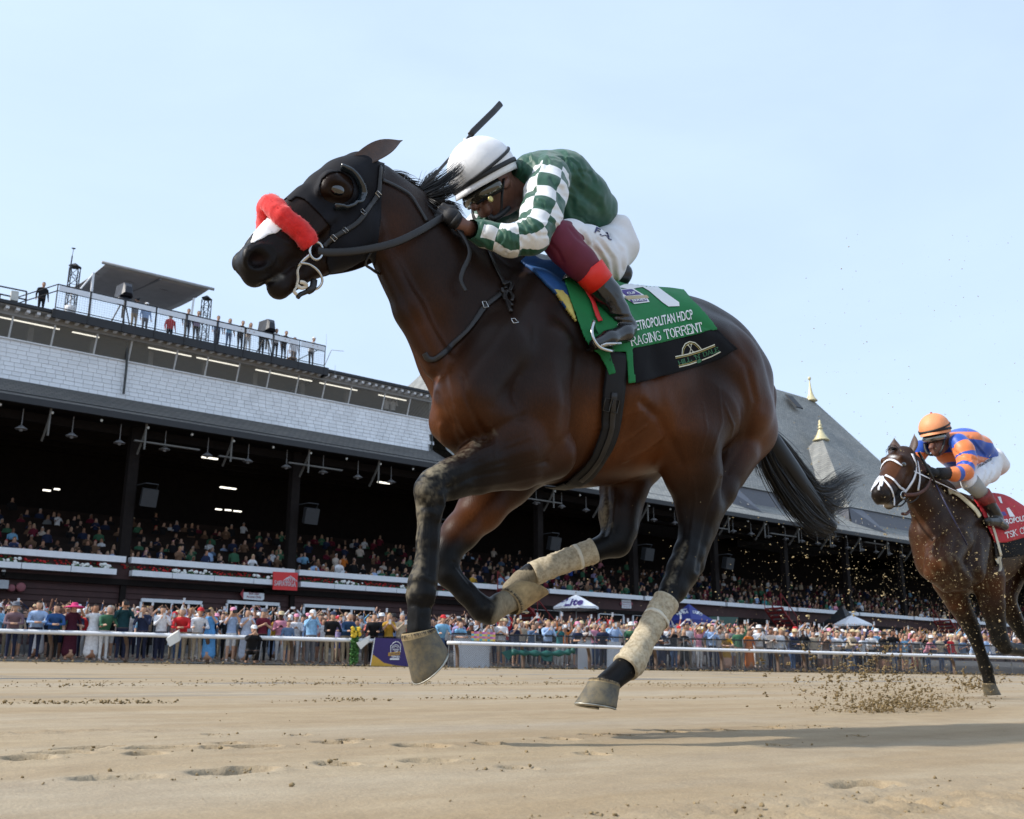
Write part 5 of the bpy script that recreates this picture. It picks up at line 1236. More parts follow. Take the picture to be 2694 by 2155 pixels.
# bridle
br = strap_on('cheek_strap', [(996, 440), (995, 475), (992, 512), (968, 549), (940, 586), (905, 610), (875, 629), (850, 652)], 0.0085, LEATHER, H1, off=0.009, thick=0.003)
for a, b in ((992, 514), (951, 563), (905, 610), (878, 628)):
    l, nn = hitn(a, b); mm = MB(); t = Vector(_rt)*0.6+Vector(_up)*0.6; t = (t-nn*t.dot(nn)).normalized(); sd = nn.cross(t); c = l+nn*0.013
    mm.tube([c+t*0.006+sd*0.009, c+t*0.006-sd*0.009, c-t*0.006-sd*0.009, c-t*0.006+sd*0.009], 0.0013, 6, closed=True); mm.build('buckle', STEEL, br, True)
strap_on('crown_strap', [(1004, 475), (1040, 492), (1076, 514), (1098, 545), (1122, 585)], 0.007, LEATHER, H1, off=0.006, thick=0.0025)
m = MB(); m.tube(smooth_pts([hit(990, 640, 0.006), W(962, 690, -0.05), W(978, 708, -0.045), W(1000, 722, -0.02), W(1010, 718, 0.02), W(990, 690, 0.05)], 6), 0.0045, 8); m.build('throat_strap', LEATHER, H1, True)
bc = W(832, 656, -0.075)
m = MB(); m.tube([Vector(W(832+19*math.cos(a)*0.9, 660+23*math.sin(a), -0.080)) for a in np.linspace(0, 2*math.pi, 21)[:-1]], 0.0042, 8, closed=True); m.build('bit_ring', STEEL, H1, True)
m = MB(); m.tube(smooth_pts([W(818, 668, -0.075), W(800, 684, -0.062), W(785, 700, -0.045), W(772, 706, 0), W(785, 700, 0.045)], 5), 0.006, 8); m.build('bit_mouthpiece', STEEL, H1, True)
m = MB(); m.tube(smooth_pts([W(790, 692, -0.062), W(815, 696, -0.066), W(838, 714, -0.066), W(848, 738, -0.06), W(838, 757, -0.05), W(818, 764, -0.03), W(800, 766, 0.0)], 6), 0.0038, 8); m.build('ring_bit_wire', STEEL, H1, True)
TIE = plain('tongue_tie', (0.62, 0.58, 0.50), 0.8, var=0.15, scale=30)
m = MB(); m.tube(smooth_pts([W(792, 694, -0.050), W(783, 712, -0.050), W(784, 735, -0.046), W(779, 756, -0.040)], 5), 1.0, 8, flat=(0.0022, 0.0075)); m.tube(smooth_pts([W(790, 742, -0.05), W(800, 744, -0.056), W(806, 752, -0.05), W(794, 758, -0.045), W(782, 752, -0.045)], 5), 0.006, 8)
m.tube(smooth_pts([W(782, 752, -0.042), W(774, 766, -0.045), W(781, 776, -0.046)], 4), 1.0, 8, flat=(0.002, 0.006)); m.build('tongue_tie', TIE, H1, True)
m = MB(); m.tube(smooth_pts([W(826, 738, -0.04), W(822, 758, -0.045), W(806, 768, -0.04), W(790, 775, -0.035), W(783, 783, -0.035)], 5), [0.011]*10+[0.007]*11, 8); m.build('chin_strap', LEATHER, H1, True)
# reins: near and far, with the loose end
rein = smooth_pts([W(836, 660, -0.082), W(870, 664, -0.088), (W(948, 659, -0.105)), W(1035, 640, -0.118), W(1105, 608, -0.118), W(1160, 575, -0.10), W(1190, 560, -0.085)], 8)
m = MB(); m.tube(rein, 1.0, 8, flat=(0.0025, 0.0125), upv=(0, 1, 0.15)); m.build('rein', LEATHER, H1, True)
m = MB(); m.tube([Vector((p.x, 2*Y0-p.y, p.z)) for p in rein], 1.0, 8, flat=(0.0025, 0.0125), upv=(0, 1, 0.15)); m.build('rein', LEATHER, H1, True)
m = MB(); m.tube(smooth_pts([W(1185, 580, -0.10), W(1222, 625, -0.135), W(1236, 668, -0.15), W(1218, 712, -0.155), W(1213, 738, -0.155), W(1226, 766, -0.155)], 7), 1.0, 8, flat=(0.0018, 0.0085), upv=(0, 1, 0)); m.build('loose_rein_end', LEATHER, H1, True)
# breastplate yoke with its knot
strap_on('breastplate', [(1118, 930), (1128, 945), (1150, 943), (1190, 908), (1235, 866), (1272, 812), (1300, 787), (1328, 768)], 0.0095, LEATHER, H1, off=0.006, thick=0.003)
strap_on('neck_strap', [(1332, 762), (1318, 735), (1300, 700), (1285, 665), (1275, 640)], 0.009, LEATHER, H1, off=0.006, thick=0.003)
kn = MB()
for pl, r in (([(1318, 752), (1335, 748), (1347, 757), (1340, 772), (1322, 774), (1316, 762)], 0.0075), ([(1334, 770), (1330, 785), (1338, 806), (1346, 828)], 0.0065), ([(1340, 772), (1352, 786), (1348, 800)], 0.006), ([(1325, 772), (1326, 792), (1340, 800), (1350, 812)], 0.005)):
    P = []; U = []
    for q in smooth_pts([Vector((a, b, 0)) for a, b in pl], 5):
        l, nn = hitn(q.x, q.y); P.append(l+nn*0.012); U.append(nn)
    kn.tube(P, 1.0, 8, flat=(0.005, r), upv=U)
kn.build('strap_knot', LEATHER, H1, True)
bk = MB()
for cx, cy in ((1273, 806), (1352, 852)):
    l, nn = hitn(cx, cy); t = Vector((-0.3, 0, 1)); t = (t-nn*t.dot(nn)).normalized(); sd = nn.cross(t); c = l+nn*0.012
    bk.tube([c+t*0.012+sd*0.007, c+t*0.012-sd*0.007, c-t*0.010-sd*0.009, c-t*0.010+sd*0.009], 0.0015, 6, closed=True)
bk.build('buckle', STEEL, H1, True)
# pads, saddle, cloth, girth
BLUEP = plain('blue_pad', (0.012, 0.075, 0.24), 0.65, var=0.2, scale=20, bump=0.2); FOAM = plain('yellow_foam', (0.55, 0.46, 0.13), 0.85, var=0.12, scale=60, bump=0.4, bscale=300)
GREEN = plain('green_cloth', (0.004, 0.155, 0.040), 0.78, var=0.12, scale=12, bump=0.3, bscale=500, bdist=0.001)
skin_patch('saddle_pad', [(1368, 690), (1420, 640), (1560, 690), (1575, 780), (1535, 800), (1505, 822), (1484, 812), (1464, 780), (1432, 748), (1400, 715)], 0.011, BLUEP, H1, solid=0.012, wav=0.006)
skin_patch('foam_pad', [(1452, 765), (1480, 770), (1500, 800), (1512, 850), (1494, 826), (1470, 790)], 0.013, FOAM, H1, solid=0.010, bothsides=False)
cloth = skin_patch('saddle_cloth', [(1478, 740), (1486, 775), (1508, 830), (1530, 893), (1546, 920), (1572, 938), (1598, 990), (1614, 984), (1600, 930), (1640, 930), (1650, 1012), (1664, 1010), (1656, 921), (1700, 912), (1790, 893), (1880, 871), (1846, 832), (1805, 788), (1775, 740), (1700, 690), (1560, 680)], 0.019, GREEN, H1, solid=0.004, wav=0.004)
BLKF = plain('black_felt', (0.006, 0.006, 0.0075), 0.9, spec=0.2, var=0.25, scale=10, bump=0.4, bscale=420, bdist=0.001)
border = skin_patch('cloth_border', [(1652, 918), (1700, 909), (1790, 890), (1878, 869), (1905, 896), (1936, 921), (1890, 946), (1830, 966), (1745, 992), (1664, 1013)], 0.017, BLKF, cloth, solid=0.004, wav=0.003, bothsides=False)
BVC = bvh_of(cloth, border)
def chit(px, py, off=0.002): return hit(px, py, off, BVC)
GIRTH = plain('girth_web', (0.006, 0.0055, 0.006), 0.6, spec=0.3, var=0.25, scale=20, bump=0.4, bscale=300, bdist=0.001)
gp = [(1622, 930), (1614, 1010), (1606, 1080), (1596, 1140), (1572, 1195), (1540, 1240), (1505, 1268)]
P = []; U = []
for q in smooth_pts([Vector((a, b, 0)) for a, b in gp], 6):
    l, nn = hitn(q.x, q.y); P.append(l+nn*0.016); U.append(nn)
lastx, last_y = P[-1].x, P[-1].y
for k in range(1, 13):
    l, nn, i, d = BV1.ray_cast(Vector((lastx, last_y+(2*(Y0-last_y))*k/12, 0.55)), Vector((0, 0, 1)))
    if l is not None: P.append(l+nn*0.008); U.append(nn)
m = MB(); m.tube(P, 1.0, 8, flat=(0.004, 0.040), upv=U); girth = m.build('girth', GIRTH, H1, True)
P2 = [p+u*0.006 for p, u in zip(P[:34], U[:34])]
m = MB(); m.tube(P2[8:], 1.0, 8, flat=(0.003, 0.012), upv=U[8:34]); m.build('girth_strap', LEATHER, girth, True)
l, nn = hitn(1598, 1065); t = Vector((0.05, 0, 1)); t = (t-nn*t.dot(nn)).normalized(); sd = nn.cross(t); m = MB()
for o_ in (-0.016, 0.016):
    c = l+nn*0.026+sd*o_; m.tube([c+t*0.022+sd*0.012, c+t*0.022-sd*0.012, c-t*0.022-sd*0.012, c-t*0.022+sd*0.012], 0.0022, 6, closed=True)
m.build('girth_buckle', plain('dark_buckle', (0.06, 0.055, 0.05), 0.35, metal=0.8), girth, True)
S = SDF((2.2, 2.25, 1.35), (2.95, 2.95, 1.75), 0.008)
S.chain([(W(1480, 712, 0), 0.045), (W(1530, 735, 0), 0.05), (W(1600, 735, 0), 0.06)], 0.02, (1, 0.5, 1)); 
S.chain([(W(1500, 740, -0.2), 0.03), (W(1545, 800, -0.26), 0.03)], 0.03)
V, Q = S.mesh(); npmesh('saddle', V, Q, plain('saddle_leather', (0.012, 0.011, 0.012), 0.35, var=0.2), H1)
# red stirrup strap and irons
RED = plain('red_strap', (0.55, 0.02, 0.02), 0.6, var=0.1)
strap_on('stirrup_strap', [(1520, 760), (1545, 800), (1562, 840), (1572, 856)], 0.010, RED, H1, off=0.030, thick=0.003)

def text_on(name, vf, p0, p1, hv, mat, parent, off, fn=hit, slant=0.0):
    v, f = vf; p0, p1, hv = np.array(p0, float), np.array(p1, float), np.array(hv, float)
    P = []
    for a, b in v:
        q = p0+(p1-p0)*a+hv*b; P.append((chit if (fn is hit and off > 0.0239) else fn)(q[0], q[1], off-0.0228 if fn is hit and off > 0.0239 else off))
    return meshobj(name, P, f, mat, parent)
WHITE = plain('white_print', (0.75, 0.75, 0.75), 0.6, var=0.03)
text_on('lettering', text_mesh('THE METROPOLITAN HDCP', 0.012), (1628, 880), (1824, 840), (-5, -25), WHITE, cloth, 0.026)
text_on('lettering', stroke_text('RAGING TORRENT', 0.13, 0.12), (1660, 912), (1850, 873), (-6, -25), WHITE, cloth, 0.026)
def flatpoly(name, pix, mat, parent, off, sub=3, fn=hit):
    bm = bmesh.new(); vs = [bm.verts.new((a, b, 0)) for a, b in pix]; bm.faces.new(vs); bmesh.ops.triangulate(bm, faces=bm.faces[:])
    bmesh.ops.subdivide_edges(bm, edges=bm.edges[:], cuts=sub, use_grid_fill=True); bmesh.ops.triangulate(bm, faces=bm.faces[:])
    v = [chit(q.co.x, q.co.y, off-0.0228) if fn is hit else fn(q.co.x, q.co.y, off) for q in bm.verts]; bm.verts.index_update(); f = [tuple(x.index for x in q.verts) for q in bm.faces]; bm.free()
    return meshobj(name, v, f, mat, parent, True)
flatpoly('number_one', [(1623, 757), (1641, 750), (1684, 746), (1713, 746), (1731, 757), (1752, 773), (1786, 797), (1787, 807), (1758, 808), (1742, 797), (1707, 767), (1690, 757), (1675, 759), (1660, 763)], WHITE, cloth, 0.026)
PURP = plain('purple_print', (0.055, 0.025, 0.20), 0.6, var=0.05); GOLDP = plain('gold_print', (0.42, 0.33, 0.17), 0.5, var=0.08)
patch = flatpoly('series_patch', [(1622, 763), (1664, 760), (1700, 782), (1708, 796), (1668, 801), (1640, 784)], WHITE, cloth, 0.0258)
flatpoly('patch_field', [(1627, 765), (1661, 763), (1686, 777), (1646, 780)], PURP, cloth, 0.0272); flatpoly('patch_ribbon', [(1640, 782), (1700, 779), (1706, 786), (1650, 790)], GOLDP, cloth, 0.0278); flatpoly('patch_field', [(1654, 791), (1698, 788), (1702, 794), (1662, 798)], PURP, cloth, 0.0272)
text_on('lettering', text_mesh('SERIES', 0.02), (1662, 797), (1698, 793), (-3, -6), WHITE, cloth, 0.029)
text_on('lettering', text_mesh('CUP', 0.02), (1650, 778), (1672, 776), (-5, -6), WHITE, cloth, 0.029)
# farm crest on the black border
CRG = plain('crest_green', (0.03, 0.14, 0.06), 0.7, var=0.1); CRW = plain('crest_cream', (0.62, 0.60, 0.46), 0.6, var=0.05); CRY = plain('crest_gold', (0.38, 0.30, 0.08), 0.6)
text_on('lettering', stroke_text("HILL 'N' DALE", 0.14, 0.14), (1786, 962), (1892, 925), (-4, -12), CRG, cloth, 0.024)
text_on('lettering', stroke_text('X', 0.14, 0.2), (1812, 930), (1826, 926), (-5, -22), CRW, cloth, 0.024)
def line_on(pix, hw, mat, off=0.0012):
    P = []; U = []
    for a, b in pix:
        l, nn = hitn(a, b, BVC); P.append(l+nn*off); U.append(nn)
    mm = MB(); mm.tube(P, 1.0, 4, flat=(0.0005, hw), upv=U); return mm.build('crest_line', mat, cloth)
line_on([(1776, 939), (1810, 932), (1845, 921), (1880, 907)], 0.0020, CRW); line_on([(1777, 943), (1811, 936), (1846, 925), (1881, 911)], 0.0014, CRY)
line_on([(1786, 966), (1812, 960), (1832, 953)], 0.0020, CRW); line_on([(1846, 948), (1872, 938), (1895, 926)], 0.0020, CRW); line_on([(1785, 962), (1812, 956), (1832, 949)], 0.0012, CRY)
line_on([(1794, 934), (1795, 918), (1802, 905), (1814, 899), (1828, 902), (1838, 911), (1846, 921)], 0.0020, CRW); line_on([(1797, 933), (1799, 919), (1805, 909), (1815, 903), (1826, 906), (1835, 914), (1841, 922)], 0.0012, CRY)
flatpoly('crest_clover', [(1833, 950), (1838, 944), (1844, 946), (1845, 951), (1840, 955), (1834, 956)], CRG, cloth, 0.0245, 1)

# ---------- mane and tail: many strands
HAIR = NT('black_hair').set(color=(0.007, 0.006, 0.0058), rough=0.45, spec=0.3).m
def strands(name, guides, parent, n, w, rg, spread, seedmat=HAIR, tipspread=2.0, cut=None):
    """ribbons of hair following guides: list of ([points], weight)"""
    v = []; f = []
    for i in range(n):
        g_, _ = rg.choices(guides, [q[1] for q in guides])[0]
        P = smooth_pts(g_, 6); N = len(P)
        o = Vector((rg.gauss(0, 1), rg.gauss(0, 1), rg.gauss(0, 1)))*spread; ph = rg.uniform(0, 6.28); am = rg.uniform(0.2, 1.0)*spread*0.5
        e0 = rg.randint(0, max(0, int(N*0.25))) if cut else 0; e1 = N-rg.randint(0, int(N*0.45)); ww = w*rg.uniform(0.5, 1.3)
        if e1-e0 < 4: continue
        b = len(v); M_ = e1-e0
        for k in range(M_):
            q = k/(M_-1); u = (e0+k)/(N-1)
            p = P[e0+k]+o*(0.35+tipspread*u*(1-0.5*u))+Vector((math.sin(ph+7*u), math.cos(1.7*ph+6*u), math.sin(2.1*ph+8*u)))*am*u
            t = (P[min(e0+k+1, N-1)]-P[max(e0+k-1, 0)]).normalized(); sd = t.cross(Vector((math.sin(ph), math.cos(ph), 0.4))).normalized()*(ww*(1-q**2)+0.0002)
            v += [p-sd, p+sd]
        f += [(b+2*k, b+2*k+1, b+2*k+3, b+2*k+2) for k in range(M_-1)]
    return v, f
rg = random.Random(4)
root = W(1992, 1118, 0.0)
G = [([W(1995, 1120, 0), W(2040, 1200, 0), W(2095, 1280, 0.0), W(2150, 1350, 0), W(2190, 1395, 0)], 5),
     ([W(1985, 1110, 0.03), W(2050, 1175, 0.03), W(2115, 1260, 0.03), W(2165, 1330, 0.03), W(2185, 1372, 0.03)], 4),
     ([W(1990, 1135, -0.03), W(2020, 1215, -0.03), W(2070, 1300, -0.03), W(2130, 1370, -0.02), W(2190, 1400, -0.02)], 4),
     ([W(2000, 1120, 0.0), W(2060, 1200, 0.0), W(2120, 1280, 0.0), W(2165, 1295, 0.0), W(2215, 1265, 0.02), W(2262, 1250, 0.05)], 2.2),
     ([W(2000, 1120, 0.0), W(2060, 1200, 0.0), W(2130, 1290, 0.0), W(2180, 1330, 0.0), W(2215, 1310, 0.02), W(2240, 1270, 0.05)], 1.6)]
v, f = strands('tail', G, H1, 4200, 0.0015, rg, 0.030, tipspread=0.75)
cm = MB(); cm.tube(smooth_pts([W(1975, 1085, 0), W(2000, 1130, 0), W(2045, 1205, 0), W(2100, 1285, 0), W(2150, 1348, 0), W(2185, 1390, 0)], 6), [0.034+0.030*math.sin(math.pi*min(1, k/27)) for k in range(31)], 14)
b = len(v); v += cm.v; f += [tuple(i+b for i in q) for q in cm.f]
v2, f2 = strands('wisps', [([W(1985, 1140, -.04), W(1992, 1200, -.05), W(2000, 1245, -.05), W(2030, 1262, -.05)], 1), ([W(2060, 1190, 0), W(2090, 1195, 0.02), W(2120, 1212, 0.03)], 1), ([W(2090, 1250, 0), W(2130, 1245, 0.02), W(2150, 1262, 0.03)], 1), ([W(2180, 1385, 0), W(2195, 1410, 0), W(2200, 1395, 0.02)], 1)], H1, 110, 0.0014, rg, 0.010)
b = len(v); v += v2; f += [tuple(i+b for i in q) for q in f2]
meshobj('tail', v, f, HAIR, H1, True)
G = [([W(1095, 512, -.01), W(1125, 500, -.02), W(1160, 480, -.03), W(1195, 455, -.03), W(1222, 428, -.03)], 3), ([W(1105, 525, -.02), W(1145, 515, -.05), W(1185, 500, -.06), W(1215, 478, -.06)], 3), ([W(1120, 535, -.03), W(1165, 535, -.06), W(1200, 548, -.07), W(1218, 575, -.08)], 2), ([W(1060, 478, 0), W(1090, 488, 0), W(1125, 500, 0)], 2), ([W(1030, 455, 0), W(1060, 466, 0), W(1085, 485, 0)], 1.5), ([W(1110, 520, 0), W(1130, 540, -.05), W(1150, 560, -.08)], 1.5), ([W(1100, 515, -.01), W(1120, 482, -.01), W(1135, 465, 0), W(1165, 452, 0)], 1)]
v, f = strands('mane', G, H1, 1100, 0.0011, rg, 0.0095, tipspread=1.5)
meshobj('mane', v, f, HAIR, H1, True)
# ================================================================== jockey on the leading horse
JK = empty('person', (2.45, Y0, 1.35))
tag(JK, 'jockey in green with white-checked sleeves and white helmet crouched on the leading horse', 'person')
def axis_coord(V, pl, flip=1):
    """length along a polyline and angle round it"""
    best = np.full(len(V), 1e9); T = np.zeros(len(V)); A = np.zeros(len(V)); L0 = 0.0
    for a, b in zip(pl[:-1], pl[1:]):
        a, b = np.array(a, float), np.array(b, float); d = b-a; L = np.linalg.norm(d); d /= L
        t = np.clip((V-a)@d, 0, L); r = V-a-t[:, None]*d; D = np.linalg.norm(r, axis=1)
        s1 = np.array([0, 1.0, 0]); s1 -= d*(s1@d); s1 /= np.linalg.norm(s1); s2 = np.cross(d, s1); m = D < best
        best[m] = D[m]; T[m] = (L0+t)[m]; A[m] = np.arctan2(r@s2, flip*(r@s1))[m]; L0 += L
    return T, A, best
# --- jacket
S = SDF((1.85, 2.18, 1.30), (2.95, 3.02, 1.95), 0.0055)
S.chain(CH([(1552, 560, 0, 60), (1505, 527, 0, 72), (1455, 482, 0, 76), (1415, 470, 0, 68)]), 0.03, (1, 0.70, 1))
S.chain(CH([(1540, 575, 0, 58), (1480, 560, 0, 60), (1420, 520, 0, 60)]), 0.03, (1, 0.75, 1))
S.chain(CH([(1400, 455, -0.06, 52), (1445, 470, -0.12, 56)]), 0.04); S.chain(CHM([(1400, 455, 0.06, 52), (1445, 470, 0.12, 56)]), 0.04)
S.chain(CH([(1385, 468, 0, 46), (1360, 480, 0, 36)]), 0.03)
NA = [(1446, 468, -0.135, 52), (1436, 510, -0.175, 56), (1425, 565, -0.21, 54), (1398, 622, -0.235, 47), (1340, 634, -0.205, 41), (1275, 616, -0.155, 34), (1232, 602, -0.125, 26)]
FA = [(1440, 470, 0.135, 50), (1425, 530, 0.19, 50), (1390, 600, 0.22, 46), (1320, 605, 0.19, 40), (1240, 580, 0.13, 28), (1205, 565, 0.11, 26)]
S.chain(CH(NA), 0.022); S.chain(CHM(FA), 0.022)
V, Q = S.mesh(); V = relax(V, Q, 3, 0.5)
C = Sculpt(V, Q)
for pl, w_, d in (([(1420, 405), (1405, 450), (1398, 500)], 7, -0.006), ([(1440, 400), (1425, 445), (1412, 480)], 7, 0.004), ([(1500, 470), (1540, 520), (1575, 545)], 9, -0.006), ([(1480, 500), (1510, 560), (1560, 585)], 10, -0.006), ([(1490, 530), (1500, 580)], 7, 0.004), ([(1380, 470), (1372, 520), (1385, 560)], 6, -0.005),
                  ([(1375, 505), (1400, 498), (1430, 505)], 5, -0.005), ([(1375, 545), (1405, 540), (1470, 552)], 6, -0.006), ([(1390, 575), (1420, 590), (1455, 588)], 6, 0.005), ([(1395, 605), (1420, 620), (1445, 618)], 5, -0.006), ([(1360, 612), (1378, 645), (1372, 675)], 6, -0.006), ([(1340, 606), (1348, 640), (1335, 672)], 5, 0.004), ([(1310, 600), (1300, 630), (1315, 655)], 6, -0.005), ([(1280, 590), (1270, 620), (1285, 640)], 5, -0.004), ([(1255, 585), (1243, 612), (1252, 630)], 4, 0.004),
                  ([(1450, 470), (1470, 510), (1478, 560)], 7, -0.007), ([(1530, 480), (1585, 520), (1592, 560)], 8, 0.004), ([(1240, 582), (1230, 605), (1240, 625)], 4, -0.004)):
    C.line(pl, w_, d)
rj = random.Random(6)
for k in range(70):                                       # wind ripples in thin silk
    x, y = rj.uniform(1230, 1590), rj.uniform(400, 680); a = rj.gauss(.9, .5) if x > 1420 else rj.gauss(1.9, .6); L_ = rj.uniform(14, 42); q = [(x+L_*t*math.cos(a+.5*t), y+L_*t*math.sin(a+.5*t)) for t in (-1, -.3, .3, 1)]; dd = rj.uniform(.0016, .0042); w_ = rj.uniform(3, 6); C.line(q, w_, -dd); C.line([(u+w_*1.5, v-w_*.7) for u, v in q], w_, dd*.9)
V = C.done(); V += C.N*(0.0035*(vnoise(V, 22, 8)-0.5)+0.0025*(vnoise(V, 55, 9)-0.5))[:, None]
nl = [tuple(p) for p in smooth_pts([p for p, r in CH(NA)], 6)]; fl = [tuple(p) for p in smooth_pts([p for p, r in CHM(FA)], 6)]
Tn, An, Dn = axis_coord(V, nl, -1); Tf, Af, Df = axis_coord(V, fl)
nearside = V[:, 1] < Y0
T = np.where(nearside, Tn, Tf); A = np.where(nearside, An, Af); D = np.where(nearside, Dn, Df)
ATOT = T.max(); ym = np.abs(V[:, 1]-Y0)
slv = np.minimum(0.5+(0.088-D)*22, np.where(T > 0.15, 1.0, np.minimum(0.5+(ym-0.128)*22, 0.5+(T-0.010)*22)))
jk = npmesh('jacket', V, Q, None, JK)
vcol(jk.data, 'sleeve', np.stack([T, (A/(2*math.pi))+0.5, np.clip(slv, 0, 1)], 1))
t = NT('silks_green_check'); a_ = t.n('VertexColor', layer_name='sleeve'); sp = t.n('SeparateColor'); t.l(a_.outputs['Color'], sp.inputs['Color'])
def chk(sock, mul, ofs=0.0):
    m1 = t.n('Math', operation='MULTIPLY_ADD'); m1.inputs[1].default_value = mul; m1.inputs[2].default_value = ofs; t.l(sock, m1.inputs[0]); fl_ = t.n('Math', operation='FLOOR'); t.l(m1.outputs[0], fl_.inputs[0]); return fl_.outputs[0]
ad = t.n('Math', operation='ADD'); t.l(chk(sp.outputs['Red'], 1/0.066, 0.35), ad.inputs[0]); t.l(chk(sp.outputs['Green'], 6.0, 0.1), ad.inputs[1])
md_ = t.n('Math', operation='PINGPONG'); md_.inputs[1].default_value = 1.0; t.l(ad.outputs[0], md_.inputs[0])
lt = t.n('Math', operation='LESS_THAN'); lt.inputs[1].default_value = float(ATOT-0.05); t.l(sp.outputs['Red'], lt.inputs[0])
mu_ = t.n('Math', operation='MULTIPLY'); t.l(md_.outputs[0], mu_.inputs[0]); t.l(lt.outputs[0], mu_.inputs[1])
m2 = t.n('Math', operation='MULTIPLY'); t.l(mu_.outputs[0], m2.inputs[0]); g2 = t.n('Math', operation='GREATER_THAN'); g2.inputs[1].default_value = 0.5; t.l(sp.outputs['Blue'], g2.inputs[0]); t.l(g2.outputs[0], m2.inputs[1])
nz_ = t.noise(25, 4, 0.6); gr = t.ramp(nz_.outputs['Fac'], [(0.3, (0.010, 0.066, 0.038)), (0.7, (0.014, 0.088, 0.050))])
t.set(color=t.mix(m2.outputs[0], gr.outputs['Color'], (0.72, 0.73, 0.74)), rough=0.5, spec=0.4, sheen=0.2); t.bump(t.noise(420, 2, 0.5).outputs['Fac'], 0.2, 0.001)
jk.data.materials.append(t.m)
# --- breeches
WB = plain('white_breeches', (0.70, 0.70, 0.72), 0.75, var=0.06, scale=12, bump=0.25, bscale=60)
S = SDF((1.92, 2.15, 1.22), (2.95, 3.05, 1.75), 0.006)
for s_ in (-1, 1):
    S.chain(CHM([(1600, 650, 0.075*s_, 56), (1588, 690, 0.095*s_, 56), (1545, 650, 0.16*s_, 54), (1500, 628, 0.20*s_, 47), (1478, 626, 0.215*s_, 43)]), 0.03)
S.chain(CH([(1590, 615, 0, 52), (1605, 665, 0, 56)]), 0.03, (1, 0.6, 1))
S.chain(CH([(1608, 668, -0.05, 50), (1600, 705, -0.06, 44)]), 0.03); S.chain(CHM([(1608, 668, 0.05, 50), (1600, 705, 0.06, 44)]), 0.03)
V, Q = S.mesh(); V = relax(V, Q, 3); C = Sculpt(V, Q)
for k, pl in enumerate(([(1560, 640), (1590, 690), (1600, 740)], [(1575, 630), (1612, 680), (1618, 735)], [(1545, 650), (1575, 705), (1590, 745)], [(1530, 610), (1545, 640), (1570, 660)], [(1600, 620), (1636, 660), (1640, 710)])):
    C.line(pl, 5, -0.006); C.line([(a+9, b) for a, b in pl], 6, 0.005)
V = C.done(); npmesh('breeches', V, Q, WB, JK)
def jhit(px, py, off=0.003): return hit(px, py, off, BVB)
BVB = BVHTree.FromPolygons(V.tolist(), Q.tolist())
NAVY = plain('navy_print', (0.03, 0.03, 0.10), 0.7)
text_on('lettering', text_mesh('F.A.', 0.02), (1562, 612), (1608, 634), (6, -14), NAVY, JK, 0.003, fn=jhit)
